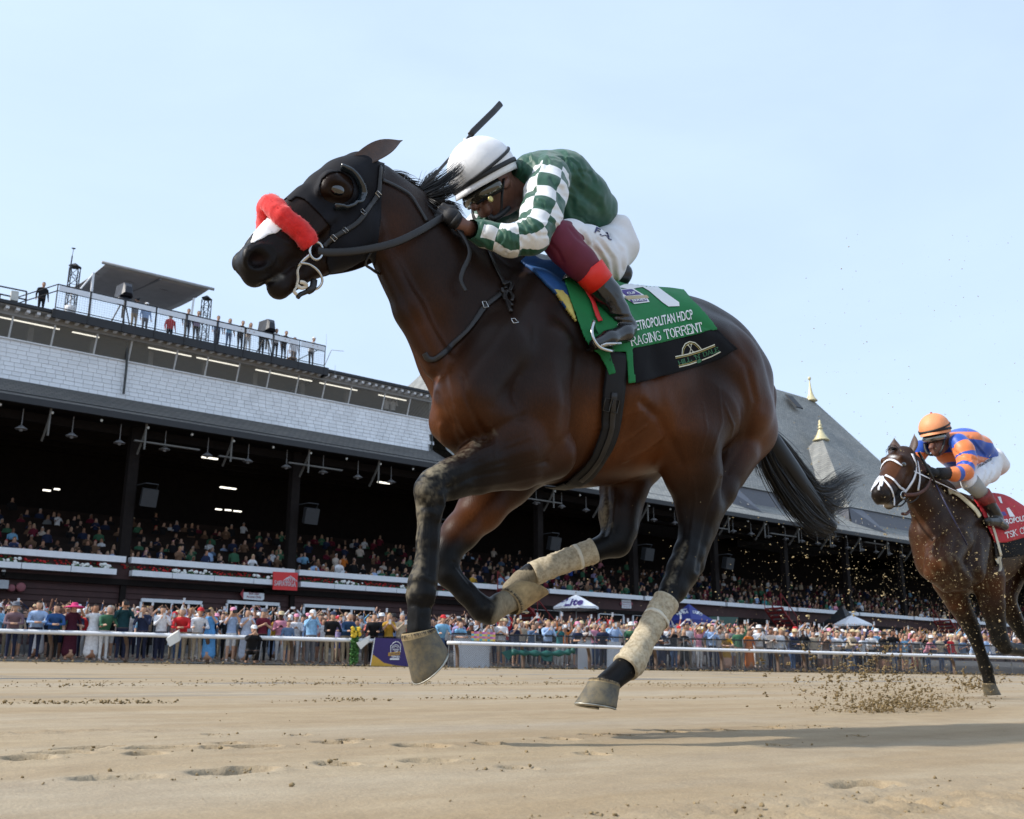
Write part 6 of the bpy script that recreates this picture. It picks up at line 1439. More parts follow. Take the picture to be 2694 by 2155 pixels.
# --- maroon leggings, red cuffs, boots
MAR = plain('maroon_legging', (0.115, 0.006, 0.026), 0.7, var=0.15, scale=14, bump=0.3, bscale=300, bdist=0.001); REDC = plain('red_cuff', (0.72, 0.018, 0.008), 0.5, var=0.06)
BOOT = NT('black_boot'); _n = BOOT.noise(14, 4, 0.6); BOOT.set(color=(0.006, 0.006, 0.007), rough=BOOT.ramp(_n.outputs['Fac'], [(0.3, (0.14,)*3), (0.7, (0.34,)*3)]).outputs['Color'], spec=0.6, coat=0.3); BOOT = BOOT.m
for s_ in (-1, 1):
    S = SDF((1.85, 2.1 if s_ < 0 else Y0, 1.0), (2.95, Y0 if s_ < 0 else 3.1, 1.65), 0.006)
    S.chain(CHM([(1500, 628, 0.20*s_, 49), (1470, 628, 0.222*s_, 46), (1490, 655, 0.235*s_, 45), (1525, 690, 0.25*s_, 43), (1556, 722, 0.26*s_, 38)]), 0.02)
    V, Q = S.mesh(); V = relax(V, Q, 2); C = Sculpt(V, Q)
    for pl in ([(1500, 600), (1520, 625), (1540, 640)], [(1510, 590), (1532, 612)], [(1445, 640), (1465, 660), (1480, 690)]): C.line(pl, 5, -0.005)
    npmesh('legging', C.done(), Q, MAR, JK)
    mm = MB(); c = CHM([(1548, 708, 0.258*s_, 44), (1562, 727, 0.263*s_, 43), (1580, 748, 0.268*s_, 40)]); mm.tube([p for p, r in c], [r for p, r in c], 24); mm.build('red_cuff', REDC, JK, True)
    S = SDF((2.05, 2.05 if s_ < 0 else Y0, 0.85), (2.95, Y0 if s_ < 0 else 3.15, 1.5), 0.006)
    S.chain(CHM([(1574, 742, 0.266*s_, 38), (1600, 775, 0.275*s_, 35), (1625, 815, 0.285*s_, 27), (1644, 848, 0.292*s_, 25)]), 0.015)
    S.chain(CHM([(1655, 862, 0.292*s_, 21), (1640, 878, 0.297*s_, 24), (1600, 892, 0.30*s_, 22), (1566, 905, 0.30*s_, 16)]), 0.015, (1, 0.85, 1))
    S.chain(CHM([(1664, 874, 0.292*s_, 11), (1650, 890, 0.295*s_, 12)]), 0.008)
    V, Q = S.mesh(); V = relax(V, Q, 2); C = Sculpt(V, Q)
    for k in range(4): C.line([(1605+7*k, 838+8*k-14), (1630+5*k, 835+7*k-8), (1655+3*k, 826+8*k)], 3.5, -0.005 if k % 2 else 0.004)
    C.line([(1595, 760), (1622, 800), (1640, 830)], 7, 0.004)
    npmesh('boot', C.done(), Q, BOOT, JK)
    mm = MB(); mm.tube(smooth_pts([Wm(1562, 846, 0.33*s_), Wm(1557, 870, 0.34*s_), Wm(1563, 895, 0.345*s_), Wm(1580, 915, 0.345*s_), Wm(1610, 924, 0.34*s_), Wm(1608, 914, 0.25*s_), Wm(1585, 898, 0.25*s_), Wm(1566, 868, 0.27*s_), Wm(1562, 846, 0.33*s_)], 5), 0.0055, 8)
    mm.box((-.5, -.5, -.5), (.5, .5, .5), 0, Matrix.Translation(Vector(Wm(1588, 913, 0.297*s_))) @ Matrix.Rotation(math.radians(-14), 4, 'Y') @ Matrix.Diagonal((0.075, 0.10, 0.006, 1)))
    mm.build('stirrup_iron', STEEL, H1, True)
# --- head
SKIN = NT('skin_darkened'); _n = SKIN.noise(30, 4, 0.6); SKIN.set(color=SKIN.ramp(_n.outputs['Fac'], [(0.3, (0.11, 0.045, 0.028)), (0.7, (0.19, 0.085, 0.055))]).outputs['Color'], rough=0.5); SKIN = SKIN.m  # skin colour darkened to stand in for deep shade under the helmet
S = SDF((1.85, 2.38, 1.36), (2.30, 2.84, 1.80), 0.004)
S.chain(CH([(1280, 465, 0, 70), (1300, 500, 0, 62)]), 0.02, (1, 1.08, 1)); S.chain(CH([(1300, 505, 0, 52), (1306, 535, 0, 38), (1302, 552, 0, 22)]), 0.02, (1, 1.05, 1))
S.chain(CH([(1262, 512, 0, 16), (1248, 545, 0, 11)]), 0.012); S.chain(CH([(1270, 545, 0, 14), (1276, 558, 0, 14)]), 0.012, (1, 0.6, 1))
S.chain(CH([(1325, 520, 0, 46), (1372, 495, 0, 42)]), 0.02)
S.ell(W(1332, 482, -0.082), (0.016, 0.010, 0.026), 0.006, rotY(25)); S.ell(Wm(1332, 482, 0.082), (0.016, 0.010, 0.026), 0.006, rotY(25))
S.chain(CH([(1263, 551, -0.03, 2.0), (1260, 551, 0, 2.0), (1263, 551, 0.03, 2.0)]), 0.006, mode='cut')
for s_ in (-1, 1): S.ell(Wm(1268, 520, 0.035*s_), (0.014, 0.016, 0.012), 0.01, mode='cut')
V, Q = S.mesh(); V = relax(V, Q, 1); npmesh('head', V, Q, SKIN, JK)
HC = np.array(W(1268, 452, 0)); HR = 92*depth(HC)/F
ax = np.array(W(1262-42, 452-91, 0))-HC; ax /= np.linalg.norm(ax); fr = np.cross(np.array([0, 1.0, 0]), ax); fr /= np.linalg.norm(fr)
if (fr@_rt) > 0: fr = -fr                     # towards the face
SHELL = NT('white_helmet_silk'); _n = SHELL.noise(9, 4, 0.5); SHELL.set(color=SHELL.ramp(_n.outputs['Fac'], [(0.3, (0.66, 0.66, 0.68)), (0.7, (0.78, 0.78, 0.79))]).outputs['Color'], rough=0.55); SHELL.bump(_n.outputs['Fac'], 0.4, 0.01)
def cap_mesh(hc, ax, fr, r, lat, low=-0.34, n=40, m_=26, visor=0.0, fold=0.0):
    la = np.cross(ax, fr); v = []; f = []
    th1 = math.acos(low)
    for i in range(m_+1):
        th = th1*i/m_
        for k in range(n):
            an = 2*math.pi*k/n; ca, sa = math.cos(an), math.sin(an)
            rr = r*(1+fold*(math.sin(an*8)*math.sin(th)**2*0.5))
            d = ax*math.cos(th)*1.0+(fr*ca*1.06+la*sa*lat)*math.sin(th)
            p = hc+d*rr
            if i > m_-2 and visor: p = p+fr*(max(0, ca)**2*visor*(i-m_+2)/2)-ax*(0.003*(i-m_+2))
            v.append(p)
    for i in range(m_):
        for k in range(n): f.append((i*n+k, (i+1)*n+k, (i+1)*n+(k+1) % n, i*n+(k+1) % n))
    return v, f
v, f = cap_mesh(HC, ax, fr, HR, 0.94, visor=0.030, fold=0.012)
hel = meshobj('helmet', v, f, SHELL.m, JK, True); hel.modifiers.new('solid', 'SOLIDIFY').thickness = 0.004
def ringband(hc, ax, fr, r, lat, z, hw, thick, back=0.0):
    la = np.cross(ax, fr); P = []; U = []
    for k in range(40):
        an = 2*math.pi*k/40; ca, sa = math.cos(an), math.sin(an); d = fr*ca*1.06+la*sa*lat; zz = z+back*(1-ca)/2
        rad = math.sqrt(max(0.05, 1-zz*zz)); P.append(Vector(hc+ax*(zz*r)+d*(rad*r*1.022))); U.append(Vector(d))
    mm = MB(); mm.tube(P, 1.0, 8, flat=(thick, hw), upv=U, closed=True); return mm
BAND = plain('black_elastic', (0.006, 0.006, 0.007), 0.6, var=0.1, scale=40)
ringband(HC, ax, fr, HR, 0.94, -0.15, 0.0085, 0.003, back=0.03).build('helmet_band', BAND, hel, True)
ringband(HC, ax, fr, HR, 0.94, -0.14, 0.006, 0.0035, back=0.42).build('goggle_strap', BAND, hel, True)
mm = MB(); mm.sphere(HC+ax*HR*1.0, 0.007, 10, 6); mm.build('helmet_button', SHELL.m, hel, True)
# goggles, chin strap
la = np.cross(ax, fr)
LENS = NT('goggle_lens').set(color=(0.05, 0.045, 0.03), rough=0.06, metal=0.35, coat=1.0, coat_r=0.03).m
gg = MB(); P = []; U = []
for k in range(-9, 10):
    an = k*0.135; d = fr*math.cos(an)*1.02+la*math.sin(an)*0.86; P.append(Vector(HC-ax*HR*0.58+d*HR*0.90)); U.append(Vector(d))
gg.tube(P, 1.0, 10, flat=(0.010, 0.019), upv=U); gg.build('goggles', LENS, hel, True)
gg = MB(); gg.tube([p+u.normalized()*-0.003 for p, u in zip(P, U)], 1.0, 10, flat=(0.010, 0.025), upv=U); gg.build('goggle_frame', BAND, hel, True)
mm = MB(); mm.lathe(W(1291, 524, -0.098), [(0.002, -0.003), (0.011, -0.003), (0.011, 0.002), (0.008, 0.004), (0.001, 0.004)], 16, M=Matrix.Rotation(math.pi/2, 3, 'X')); mm.build('goggle_boss', plain('brass', (0.5, 0.42, 0.16), 0.35, metal=0.7), hel, True)
for s_ in (-1, 1):
    mm = MB(); mm.tube(smooth_pts([Wm(1325, 470, 0.09*s_), Wm(1320, 520, 0.084*s_), Wm(1318, 555, 0.066*s_), Wm(1300, 577, 0.03*s_), Wm(1295, 580, 0)], 6), 1.0, 8, flat=(0.002, 0.008)); mm.build('chin_strap', BAND, hel, True)
mm = MB(); mm.tube(smooth_pts([W(1338, 548, -0.066), W(1318, 565, -0.066), W(1300, 575, -0.06), W(1290, 570, -0.05)], 5), 1.0, 8, flat=(0.010, 0.014)); mm.build('chin_cup', BAND, hel, True)
# --- hands on the reins
GLOVE = plain('black_glove', (0.007, 0.007, 0.009), 0.7, var=0.2, scale=40)
def fist(parent, wr, pal, curl, side, mat, dyw):
    S = SDF(np.array(pal)-0.12, np.array(pal)+0.12, 0.0035)
    S.cone(wr, pal, 0.027, 0.030, 0.01, (1, 1.15, 1))
    d = np.array(pal)-np.array(wr); d /= np.linalg.norm(d); up_ = np.array([0, 0, 1.0]); up_ -= d*(up_@d); up_ /= np.linalg.norm(up_); la = np.cross(d, up_)*side
    for k in range(4):
        b = np.array(pal)+d*0.020+up_*(0.026-0.0175*k)+la*0.004; L = (0.034, 0.038, 0.035, 0.028)[k]
        p1 = b+d*L*0.75+la*0.012; p2 = p1+d*(-0.010)+la*(0.026); p3 = p2-d*0.026+la*0.002
        S.cone(b, p1, 0.0095, 0.0092, 0.004); S.cone(p1, p2, 0.0092, 0.0086, 0.003); S.cone(p2, p3, 0.0086, 0.0078, 0.003)
    b = np.array(pal)-d*0.012+up_*0.024; S.cone(b, b+d*0.030+up_*0.012+la*0.010, 0.0115, 0.0098, 0.006); S.cone(b+d*0.030+up_*0.012+la*0.010, b+d*0.052+up_*0.006+la*0.024, 0.0098, 0.0085, 0.003)
    V, Q = S.mesh(); return npmesh('hand', relax(V, Q, 1), Q, mat, parent)
fist(JK, W(1218, 596, -0.118), W(1188, 572, -0.105), 1, 1, GLOVE, 0)
fist(JK, Wm(1192, 560, 0.105), Wm(1160, 545, 0.095), 1, -1, GLOVE, 0)
for dy, x in ((-0.12, 0), (0.11, -28)):
    mm = MB(); c = CHM([(1240+x, 604, dy, 22), (1222+x, 598, dy, 20), (1206+x, 588, dy*0.97, 20)]); mm.tube([p for p, r in c], [r for p, r in c], 14, flat=(1, 1.05)); mm.build('wrist', SKIN, JK, True)
    mm = MB(); c = CHM([(1202+x, 585, dy*0.96, 23), (1192+x, 577, dy*0.93, 24)]); mm.tube([p for p, r in c], [r for p, r in c], 14); mm.build('glove_strap', BAND, JK, True)
# --- riding crop, held in the far hand
cp = empty('riding_crop', tuple(W(1150, 545, 0.08)))
tag(cp, 'black riding crop held upright beside the white helmet', 'riding crop')
mm = MB(); A0, B0, C0 = W(1108, 500, 0.085), W(1225, 370, 0.11), W(1236, 357, 0.112); mm.tube([W(1080, 528, 0.08), A0, B0], [0.007, 0.0065, 0.005], 10); mm.build('shaft', LEATHER, cp, True)
mm = MB(); mm.tube([C0, W(1245, 346, 0.113), W(1300, 292, 0.122), W(1318, 272, 0.125)], 1.0, 8, flat=(0.004, 0.0125), upv=(0, 1, 0)); mm.tube([B0, C0], 0.0055, 8); mm.build('flap', LEATHER, cp, True)
mm = MB(); mm.tube([W(1108, 500, 0.085), W(1150, 452, 0.095)], 0.009, 10); mm.build('grip', BAND, cp, True)
# ================================================================== second horse, chasing
Y2 = 4.0
def A2(px, py, dy=0.0): return at(px, py, Y2+dy)
def C2(l): return [(A2(a, b, c), r*depth(A2(a, b, c))/F) for a, b, c, r in l]
def M2(l):     # mirror image for the far side
    o = []
    for a, b, c, r in l:
        p = np.array(A2(a, b, -abs(c))); 
        if c > 0: p[1] = 2*Y2-p[1]
        o.append((p, r*depth(p)/F))
    return o
def horse2_body():
    S = SDF((6.62, 3.45, -0.2), (10.0, 4.6, 1.98), 0.0115)
    ox, oz = 5.62, 0.02
    trunk_op(S, [(a+ox, b+oz, c+oz, d) for a, b, c, d in [(1.95, 1.22, 0.88, 0.13), (2.02, 1.36, 0.77, 0.19), (2.15, 1.45, 0.70, 0.225), (2.30, 1.50, 0.672, 0.25), (2.46, 1.485, 0.672, 0.268), (2.62, 1.478, 0.69, 0.278), (2.78, 1.495, 0.715, 0.275), (2.95, 1.53, 0.77, 0.262), (3.10, 1.545, 0.85, 0.25), (3.30, 1.50, 0.95, 0.235), (3.50, 1.40, 1.0, 0.19), (3.62, 1.3, 1.06, 0.13)]], 0.02, Y2)
    S.chain(C2([(2372, 1222, 0, 42), (2408, 1275, 0, 50), (2445, 1335, 0, 66), (2478, 1400, 0, 84)]), 0.035, (1, 1.6, 1))
    S.chain(C2([(2460, 1410, 0, 70), (2470, 1470, 0, 66)]), 0.035, (1, 1.1, 1)); S.chain(C2([(2380, 1190, 0, 16), (2430, 1238, 0, 18), (2490, 1290, 0, 22)]), 0.03)
    for o in (-1, 1):
        S.chain(C2([(2545, 1350, 0.11*o, 34), (2510, 1420, 0.15*o, 44), (2480, 1475, 0.155*o, 42)]), 0.035); S.chain(C2([(2478, 1480, 0.15*o, 38), (2520, 1520, 0.165*o, 36)]), 0.03)
        S.chain(C2([(2560, 1420, 0.16*o, 42), (2548, 1500, 0.18*o, 42)]), 0.03); S.chain(C2([(2462, 1455, 0.09*o, 28), (2460, 1505, 0.085*o, 28), (2490, 1540, 0.08*o, 20)]), 0.02)
        for l in ([(8.95, Y2+.14*o, 1.25), .17, (9.15, Y2+.15*o, 1.0), .17], [(9.15, Y2+.15*o, 1.0), .17, (8.98, Y2+.16*o, .72), .11], [(8.98, Y2+.16*o, .72), .10, (9.25, Y2+.15*o, .42), .055], [(9.25, Y2+.15*o, .42), .05, (9.45+.2*o, Y2+.15*o, .02), .035]): S.cone(l[0], l[2], l[1], l[3], .03)
    # far fore: reaching the ground; near fore: folding
    m = 0.13
    S.chain(C2([(2496, 1530, m, 42), (2520, 1585, m, 30), (2545, 1630, m, 23), (2556, 1652, m, 21), (2566, 1678, m, 17), (2586, 1735, m, 14.5), (2594, 1757, m, 17), (2601, 1785, m, 14), (2604, 1802, m, 16)]), 0.02)
    n = -0.13
    S.chain(C2([(2598, 1520, n, 44), (2610, 1590, n, 31), (2622, 1650, n, 23), (2630, 1682, n, 22), (2645, 1703, n, 18), (2690, 1712, n, 15), (2715, 1712, n, 18), (2735, 1690, n, 14)]), 0.02)
    # head, low and pushed out
    S.chain(C2([(2374, 1203, 0, 30), (2364, 1224, 0, 35)]), 0.02, (1, 0.82, 1)); S.chain(C2([(2362, 1222, 0, 35), (2345, 1258, 0, 30), (2328, 1288, 0, 26), (2318, 1303, 0, 24)]), 0.02, (1, 1.0, 1))
    S.chain(M2([(2388, 1255, -.035, 26), (2378, 1275, -.03, 22)]), 0.02, (1, 1.3, 1)); S.chain(M2([(2388, 1255, .035, 26), (2378, 1275, .03, 22)]), 0.02, (1, 1.3, 1))
    S.chain(C2([(2378, 1285, 0, 22), (2350, 1318, 0, 15), (2338, 1328, 0, 14)]), 0.015, (1, 1.1, 1)); S.chain(C2([(2312, 1300, 0, 20), (2316, 1316, 0, 15)]), 0.015, (1, 0.95, 1))
    for o in (-1, 1):
        S.chain(M2([(2380, 1208, .078*o, 7), (2370, 1203, .074*o, 8)]), 0.025); q = M2([(2378, 1222, .112*o, 1)])[0][0]; S.ell(q, (.028, .014, .02), .012, mode='cut'); q = M2([(2322, 1290, .060*o, 1)])[0][0]; S.ell(q, (.034, .024, .028), .01, mode='cut')
    S.cone(A2(2316, 1330, -.06), A2(2316, 1330, .06), .010, .010, .008, mode='cut')
    V, Q = S.mesh(); V = relax(V, Q, 3); C = Sculpt(V, Q)
    for pl, w_, d in (([(2475, 1400), (2462, 1460), (2480, 1530)], 6, -.012), ([(2520, 1400), (2505, 1470), (2530, 1530)], 8, -.010), ([(2560, 1480), (2575, 1540), (2600, 1570)], 7, -.012), ([(2440, 1440), (2452, 1500), (2480, 1545)], 5, .010), ([(2400, 1340), (2430, 1400), (2445, 1450)], 7, -.010), ([(2600, 1600), (2612, 1650)], 4, -.006), ([(2530, 1590), (2550, 1640)], 4, .006), ([(2372, 1228), (2352, 1262), (2338, 1285)], 4, .006), ([(2590, 1400), (2600, 1500)], 10, -.010), ([(2318, 1322), (2340, 1312), (2356, 1300)], 2.5, -.006)): C.line(pl, w_, d)
    V = C.done(); px, py = C.px, C.py; n1 = vnoise(V, 7, 1); n2 = vnoise(V, 30, 2); n3 = vnoise(V, 80, 3)
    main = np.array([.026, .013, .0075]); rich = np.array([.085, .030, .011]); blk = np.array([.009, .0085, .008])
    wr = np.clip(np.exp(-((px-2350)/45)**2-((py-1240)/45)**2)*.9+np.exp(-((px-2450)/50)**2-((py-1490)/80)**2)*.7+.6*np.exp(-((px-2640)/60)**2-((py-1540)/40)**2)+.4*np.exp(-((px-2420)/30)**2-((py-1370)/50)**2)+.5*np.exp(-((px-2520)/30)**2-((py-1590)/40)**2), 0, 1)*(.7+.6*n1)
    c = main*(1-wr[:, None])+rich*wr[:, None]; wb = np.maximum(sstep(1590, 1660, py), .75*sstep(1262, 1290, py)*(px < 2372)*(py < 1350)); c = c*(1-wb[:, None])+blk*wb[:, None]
    md = .30*sstep(.55, .8, n2*.6+n3*.4)*np.exp(-((px-2540)/160)**2-((py-1520)/130)**2); teeth = np.exp(-((px-2330)/18)**2-((py-1331)/5)**2)*(V[:, 1] < Y2+.03)
    c = c*(1-md[:, None])+np.array([.20, .16, .09])*md[:, None]; c = c*(1-.8*teeth[:, None])+np.array([.5, .42, .32])*.8*teeth[:, None]
    star = np.exp(-((px-2349)/8)**2-((py-1201)/3)**2); c = c*(1-star[:, None])+np.array([.6, .6, .6])*star[:, None]
    return V, Q, c, md
H2 = empty('racehorse', (8.2, Y2, gz(Y2))); tag(H2, 'brown racehorse with white bridle and red saddle cloth chasing at the right edge', 'horse')
V2, Q2, c_, md_ = horse2_body()
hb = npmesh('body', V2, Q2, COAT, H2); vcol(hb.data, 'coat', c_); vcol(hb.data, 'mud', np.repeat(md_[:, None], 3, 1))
BV2 = BVHTree.FromPolygons(V2.tolist(), Q2.tolist())
def strap2(name, pix, half, mat, off=.006, thick=.003, parent=None):
    return strap_on(name, pix, half, mat, parent or H2, off, thick, 6, BV2)
hoof(H2, A2(2588, 1800, .13), A2(2615, 1797, .13), A2(2597, 1830, .13), A2(2628, 1827, .13), .047, .058, shoe=False)
hoof(H2, A2(2728, 1676, -.13), A2(2745, 1700, -.13), A2(2760, 1660, -.13), A2(2775, 1685, -.13), .045, .056, shoe=False)
ear(H2, A2(2392, 1198, -.06), A2(2408, 1142, -.09), .060, EARM, -1, back=Vector((.9, -.45, .1))); e = A2(2392, 1198, -.06); t_ = A2(2408, 1142, -.09)
ear(H2, (e[0], 2*Y2-e[1], e[2]), (t_[0], 2*Y2-t_[1], t_[2]), .060, EARM, 1, back=Vector((.9, .45, .1)))
for o in (-1, 1):
    q = M2([(2378, 1222, .092*o, 1)])[0][0]; m = MB(); m.sphere(q, (.026, .016, .020), 12, 8); m.build('eye', EYE, H2, True)
WBR = plain('white_webbing', (.72, .73, .78), .5, var=.04)
def both2(name, pix, half, mat, off=.008, thick=.004):
    o = strap2(name, pix, half, mat, off, thick); me = o.data.copy()
    v = np.empty(len(me.vertices)*3, np.float32); me.vertices.foreach_get('co', v); v = v.reshape(-1, 3); v[:, 1] = 2*Y2-v[:, 1]; me.vertices.foreach_set('co', v.ravel()); q = bpy.data.objects.new(name, me); COL.objects.link(q); q.parent = H2; q.matrix_parent_inverse = parent_inv(H2); return o
both2('cheek_strap', [(2398, 1196), (2408, 1225), (2404, 1255), (2390, 1280), (2376, 1298)], .011, WBR); both2('cheek_strap', [(2412, 1215), (2418, 1255), (2414, 1290)], .009, WBR)
both2('noseband', [(2330, 1252), (2348, 1262), (2362, 1278), (2378, 1290)], .010, WBR); both2('noseband', [(2324, 1262), (2342, 1285), (2350, 1312), (2350, 1330)], .008, WBR)
def over2(name, p, half):     # strap across the face from side to side
    a = hit(p[0], p[1], .008, BV2); P = []; U = []
    for k in range(13):
        y = a.y+(2*Y2-2*a.y)*k/12; l, nn, i, d = BV2.ray_cast(Vector((6.0, y, a.z+.10*math.sin(math.pi*k/12))), Vector((1, 0, -.12)).normalized())
        if l is not None: P.append(l+nn*.008); U.append(nn)
    m = MB(); m.tube(P, 1.0, 8, flat=(.004, half), upv=U); m.build(name, WBR, H2, True)
over2('browband', (2394, 1202), .010); over2('noseband', (2332, 1253), .011); over2('noseband', (2326, 1263), .008)
m = MB(); m.tube([Vector(A2(2376+7*math.cos(a), 1302+9*math.sin(a), -.07)) for a in np.linspace(0, 6.28, 15)[:-1]], .005, 6, closed=True); m.build('bit_ring', STEEL, H2, True)
m = MB(); m.tube(smooth_pts([A2(2372, 1308, -.06), A2(2392, 1322, -.07), A2(2412, 1312, -.07), A2(2420, 1298, -.08)], 5), .005, 6); m.tube(smooth_pts([A2(2350, 1332, -.03), A2(2372, 1330, -.05), A2(2388, 1312, -.06)], 5), .007, 6); m.build('chin_strap', LEATHER, H2, True)
BRL = plain('brown_leather', (.075, .020, .012), .5, var=.25, scale=20)
r2 = smooth_pts([A2(2378, 1302, -.075), A2(2412, 1300, -.11), A2(2438, 1284, -.12), A2(2450, 1258, -.12)], 6)
for s_ in (0, 1):
    m = MB(); m.tube([p if not s_ else Vector((p.x, 2*Y2-p.y, p.z)) for p in r2], 1.0, 8, flat=(.003, .014), upv=(0, 1, .2)); m.build('rein', BRL, H2, True)
m = MB(); m.tube(smooth_pts([A2(2392, 1345, -.03), A2(2384, 1352, -.03), A2(2374, 1352, -.03)], 4), .012, 8); m.build('throat_knot', BRL, H2, True)
# pad, cloth, girth, saddle
CREAM = plain('cream_pad', (.60, .52, .34), .8, var=.1)
strap_on('saddle_pad', [(2492, 1293), (2520, 1305), (2548, 1328), (2565, 1345), (2574, 1360)], .030, CREAM, H2, .012, .010, 6, BV2)
REDCL = plain('red_cloth', (.42, .010, .018), .75, var=.12, scale=12, bump=.3, bscale=400, bdist=.001)
cl2 = skin_patch('saddle_cloth', [(2560, 1320), (2580, 1352), (2592, 1385), (2612, 1428), (2640, 1428), (2700, 1412), (2740, 1400), (2720, 1300), (2600, 1270)], .020, REDCL, H2, V=V2, Q=Q2, yc=Y2, solid=.005, wav=.004)
skin_patch('cloth_border', [(2612, 1424), (2640, 1424), (2700, 1408), (2740, 1398), (2745, 1440), (2680, 1462), (2622, 1470)], .016, BLKF, cl2, V=V2, Q=Q2, yc=Y2, solid=.004, bothsides=False)
BVC2 = bvh_of(cl2)
def c2hit(px, py, off=.002): return hit(px, py, off, BVC2)
text_on('lettering', text_mesh('METROPOLITAN', .02), (2622, 1385), (2720, 1366), (-3, -14), WHITE, cl2, .003, fn=c2hit); text_on('lettering', stroke_text('TSK CRESS', .15, .12), (2646, 1418), (2735, 1392), (-4, -17), WHITE, cl2, .003, fn=c2hit)
flatp = lambda nm, pix, mat: flatpoly(nm, pix, mat, cl2, .003, 2, fn=c2hit)
flatp('number_mark', [(2647, 1338), (2654, 1336), (2670, 1360), (2656, 1360)], WHITE); flatp('number_mark', [(2624, 1308), (2632, 1307), (2637, 1325), (2632, 1324)], WHITE); flatp('series_patch', [(2632, 1348), (2642, 1346), (2648, 1356), (2638, 1358)], PURP)
strap_on('girth', [(2618, 1420), (2622, 1460), (2625, 1490)], .045, GIRTH, H2, .014, .005, 5, BV2)
m = MB(); m.tube(smooth_pts([A2(2628, 1465, -.31), A2(2633, 1490, -.32), A2(2630, 1503, -.32)], 4), 1.0, 6, flat=(.002, .012)); m.add([A2(2618, 1472, -.31), A2(2636, 1464, -.32), A2(2632, 1480, -.31), A2(2626, 1484, -.31)], [(0, 1, 2, 3)]); m.build('flapping_strap', plain('off_white_strap', (.52, .48, .38), .7), H2)
strap_on('stirrup_strap', [(2590, 1350), (2604, 1385), (2616, 1425), (2626, 1462)], .018, plain('off_white_strap', (.52, .48, .38), .7), H2, .026, .003, 5, BV2)
G = [([A2(2360, 1182, 0), A2(2345, 1178, 0), A2(2335, 1190, 0)], 1), ([A2(2380, 1185, 0), A2(2400, 1205, -.03), A2(2425, 1232, -.03)], 2), ([A2(2420, 1230, 0), A2(2450, 1255, -.03), A2(2470, 1275, -.03)], 2)]
v, f = strands('mane', G, H2, 160, .003, random.Random(8), .018, tipspread=1.2); meshobj('mane', v, f, HAIR, H2, True)
tv, tf = strands('tail', [([Vector((9.2, Y2, 1.25)), Vector((9.5, Y2, 1.1)), Vector((9.75, Y2, .8))], 1)], H2, 200, .004, random.Random(9), .03); meshobj('tail', tv, tf, HAIR, H2, True)

# ------------------------------------------------------------------ jockey on the chasing horse
J2 = empty('person', tuple(A2(2560, 1290, 0))); tag(J2, 'jockey in blue and orange striped silks and orange helmet on the chasing horse', 'person')
S = SDF((7.0, 3.45, 1.45), (8.9, 4.55, 2.35), .009)
S.chain(C2([(2578, 1200, 0, 32), (2555, 1180, 0, 36), (2528, 1165, 0, 36), (2505, 1168, 0, 30)]), .03, (1, .68, 1)); S.chain(C2([(2570, 1215, 0, 28), (2530, 1215, 0, 30), (2500, 1195, 0, 28)]), .03, (1, .75, 1))
N2 = [(2522, 1165, -.15, 25), (2536, 1185, -.19, 26), (2544, 1210, -.21, 25), (2538, 1243, -.22, 22), (2510, 1248, -.19, 19), (2492, 1246, -.16, 15)]; F2 = [(2515, 1165, .15, 24), (2520, 1195, .20, 24), (2512, 1235, .22, 20), (2490, 1240, .17, 17), (2478, 1240, .14, 14)]
S.chain(C2(N2), .02); S.chain(M2(F2), .02)
V, Q = S.mesh(); V = relax(V, Q, 2); C = Sculpt(V, Q)
for pl in ([(2510, 1185), (2530, 1200), (2550, 1205)], [(2550, 1150), (2570, 1175), (2588, 1195)], [(2525, 1215), (2540, 1222), (2552, 1215)], [(2560, 1205), (2580, 1215)]): C.line(pl, 3.5, -.008); C.line([(a+5, b) for a, b in pl], 3.5, .006)
V = C.done(); Tn, An, Dn = axis_coord(V, [tuple(p) for p in smooth_pts([p for p, r in C2(N2)], 4)], -1); Tf, Af, Df = axis_coord(V, [tuple(p) for p in smooth_pts([p for p, r in M2(F2)], 4)])
T = np.where(V[:, 1] < Y2, Tn, Tf); D = np.where(V[:, 1] < Y2, Dn, Df); slv = np.clip(np.minimum(.5+(.10-D)*20, np.where(T > .17, 1, .5+(np.abs(V[:, 1]-Y2)-.15)*20)), 0, 1)
jk = npmesh('jacket', V, Q, None, J2); vcol(jk.data, 'silk', np.stack([T, slv, (V[:, 2]-1.5)], 1))
t = NT('silks_blue_orange'); a_ = t.n('VertexColor', layer_name='silk'); sp = t.n('SeparateColor'); t.l(a_.outputs['Color'], sp.inputs['Color'])
def band(sock, mul, ofs):
    m1 = t.n('Math', operation='MULTIPLY_ADD'); m1.inputs[1].default_value = mul; m1.inputs[2].default_value = ofs; t.l(sock, m1.inputs[0]); f_ = t.n('Math', operation='FRACT'); t.l(m1.outputs[0], f_.inputs[0]); g_ = t.n('Math', operation='GREATER_THAN'); t.l(f_.outputs[0], g_.inputs[0]); return g_
b1 = band(sp.outputs['Red'], 7.6, .1); b1.inputs[1].default_value = .36; b2 = band(sp.outputs['Blue'], 5.2, .28); b2.inputs[1].default_value = .62
g2 = t.n('Math', operation='GREATER_THAN'); g2.inputs[1].default_value = .5; t.l(sp.outputs['Green'], g2.inputs[0])
mxs = t.n('Mix', data_type='FLOAT'); t.l(g2.outputs[0], mxs.inputs['Factor']); t.l(b2.outputs[0], mxs.inputs['A']); t.l(b1.outputs[0], mxs.inputs['B'])
t.set(color=t.mix(mxs.outputs['Result'], (.012, .075, .42), (.74, .20, .055)), rough=.45, spec=.4, sheen=.2); jk.data.materials.append(t.m)
S = SDF((7.2, 3.4, 1.3), (9.1, 4.6, 2.1), .01)
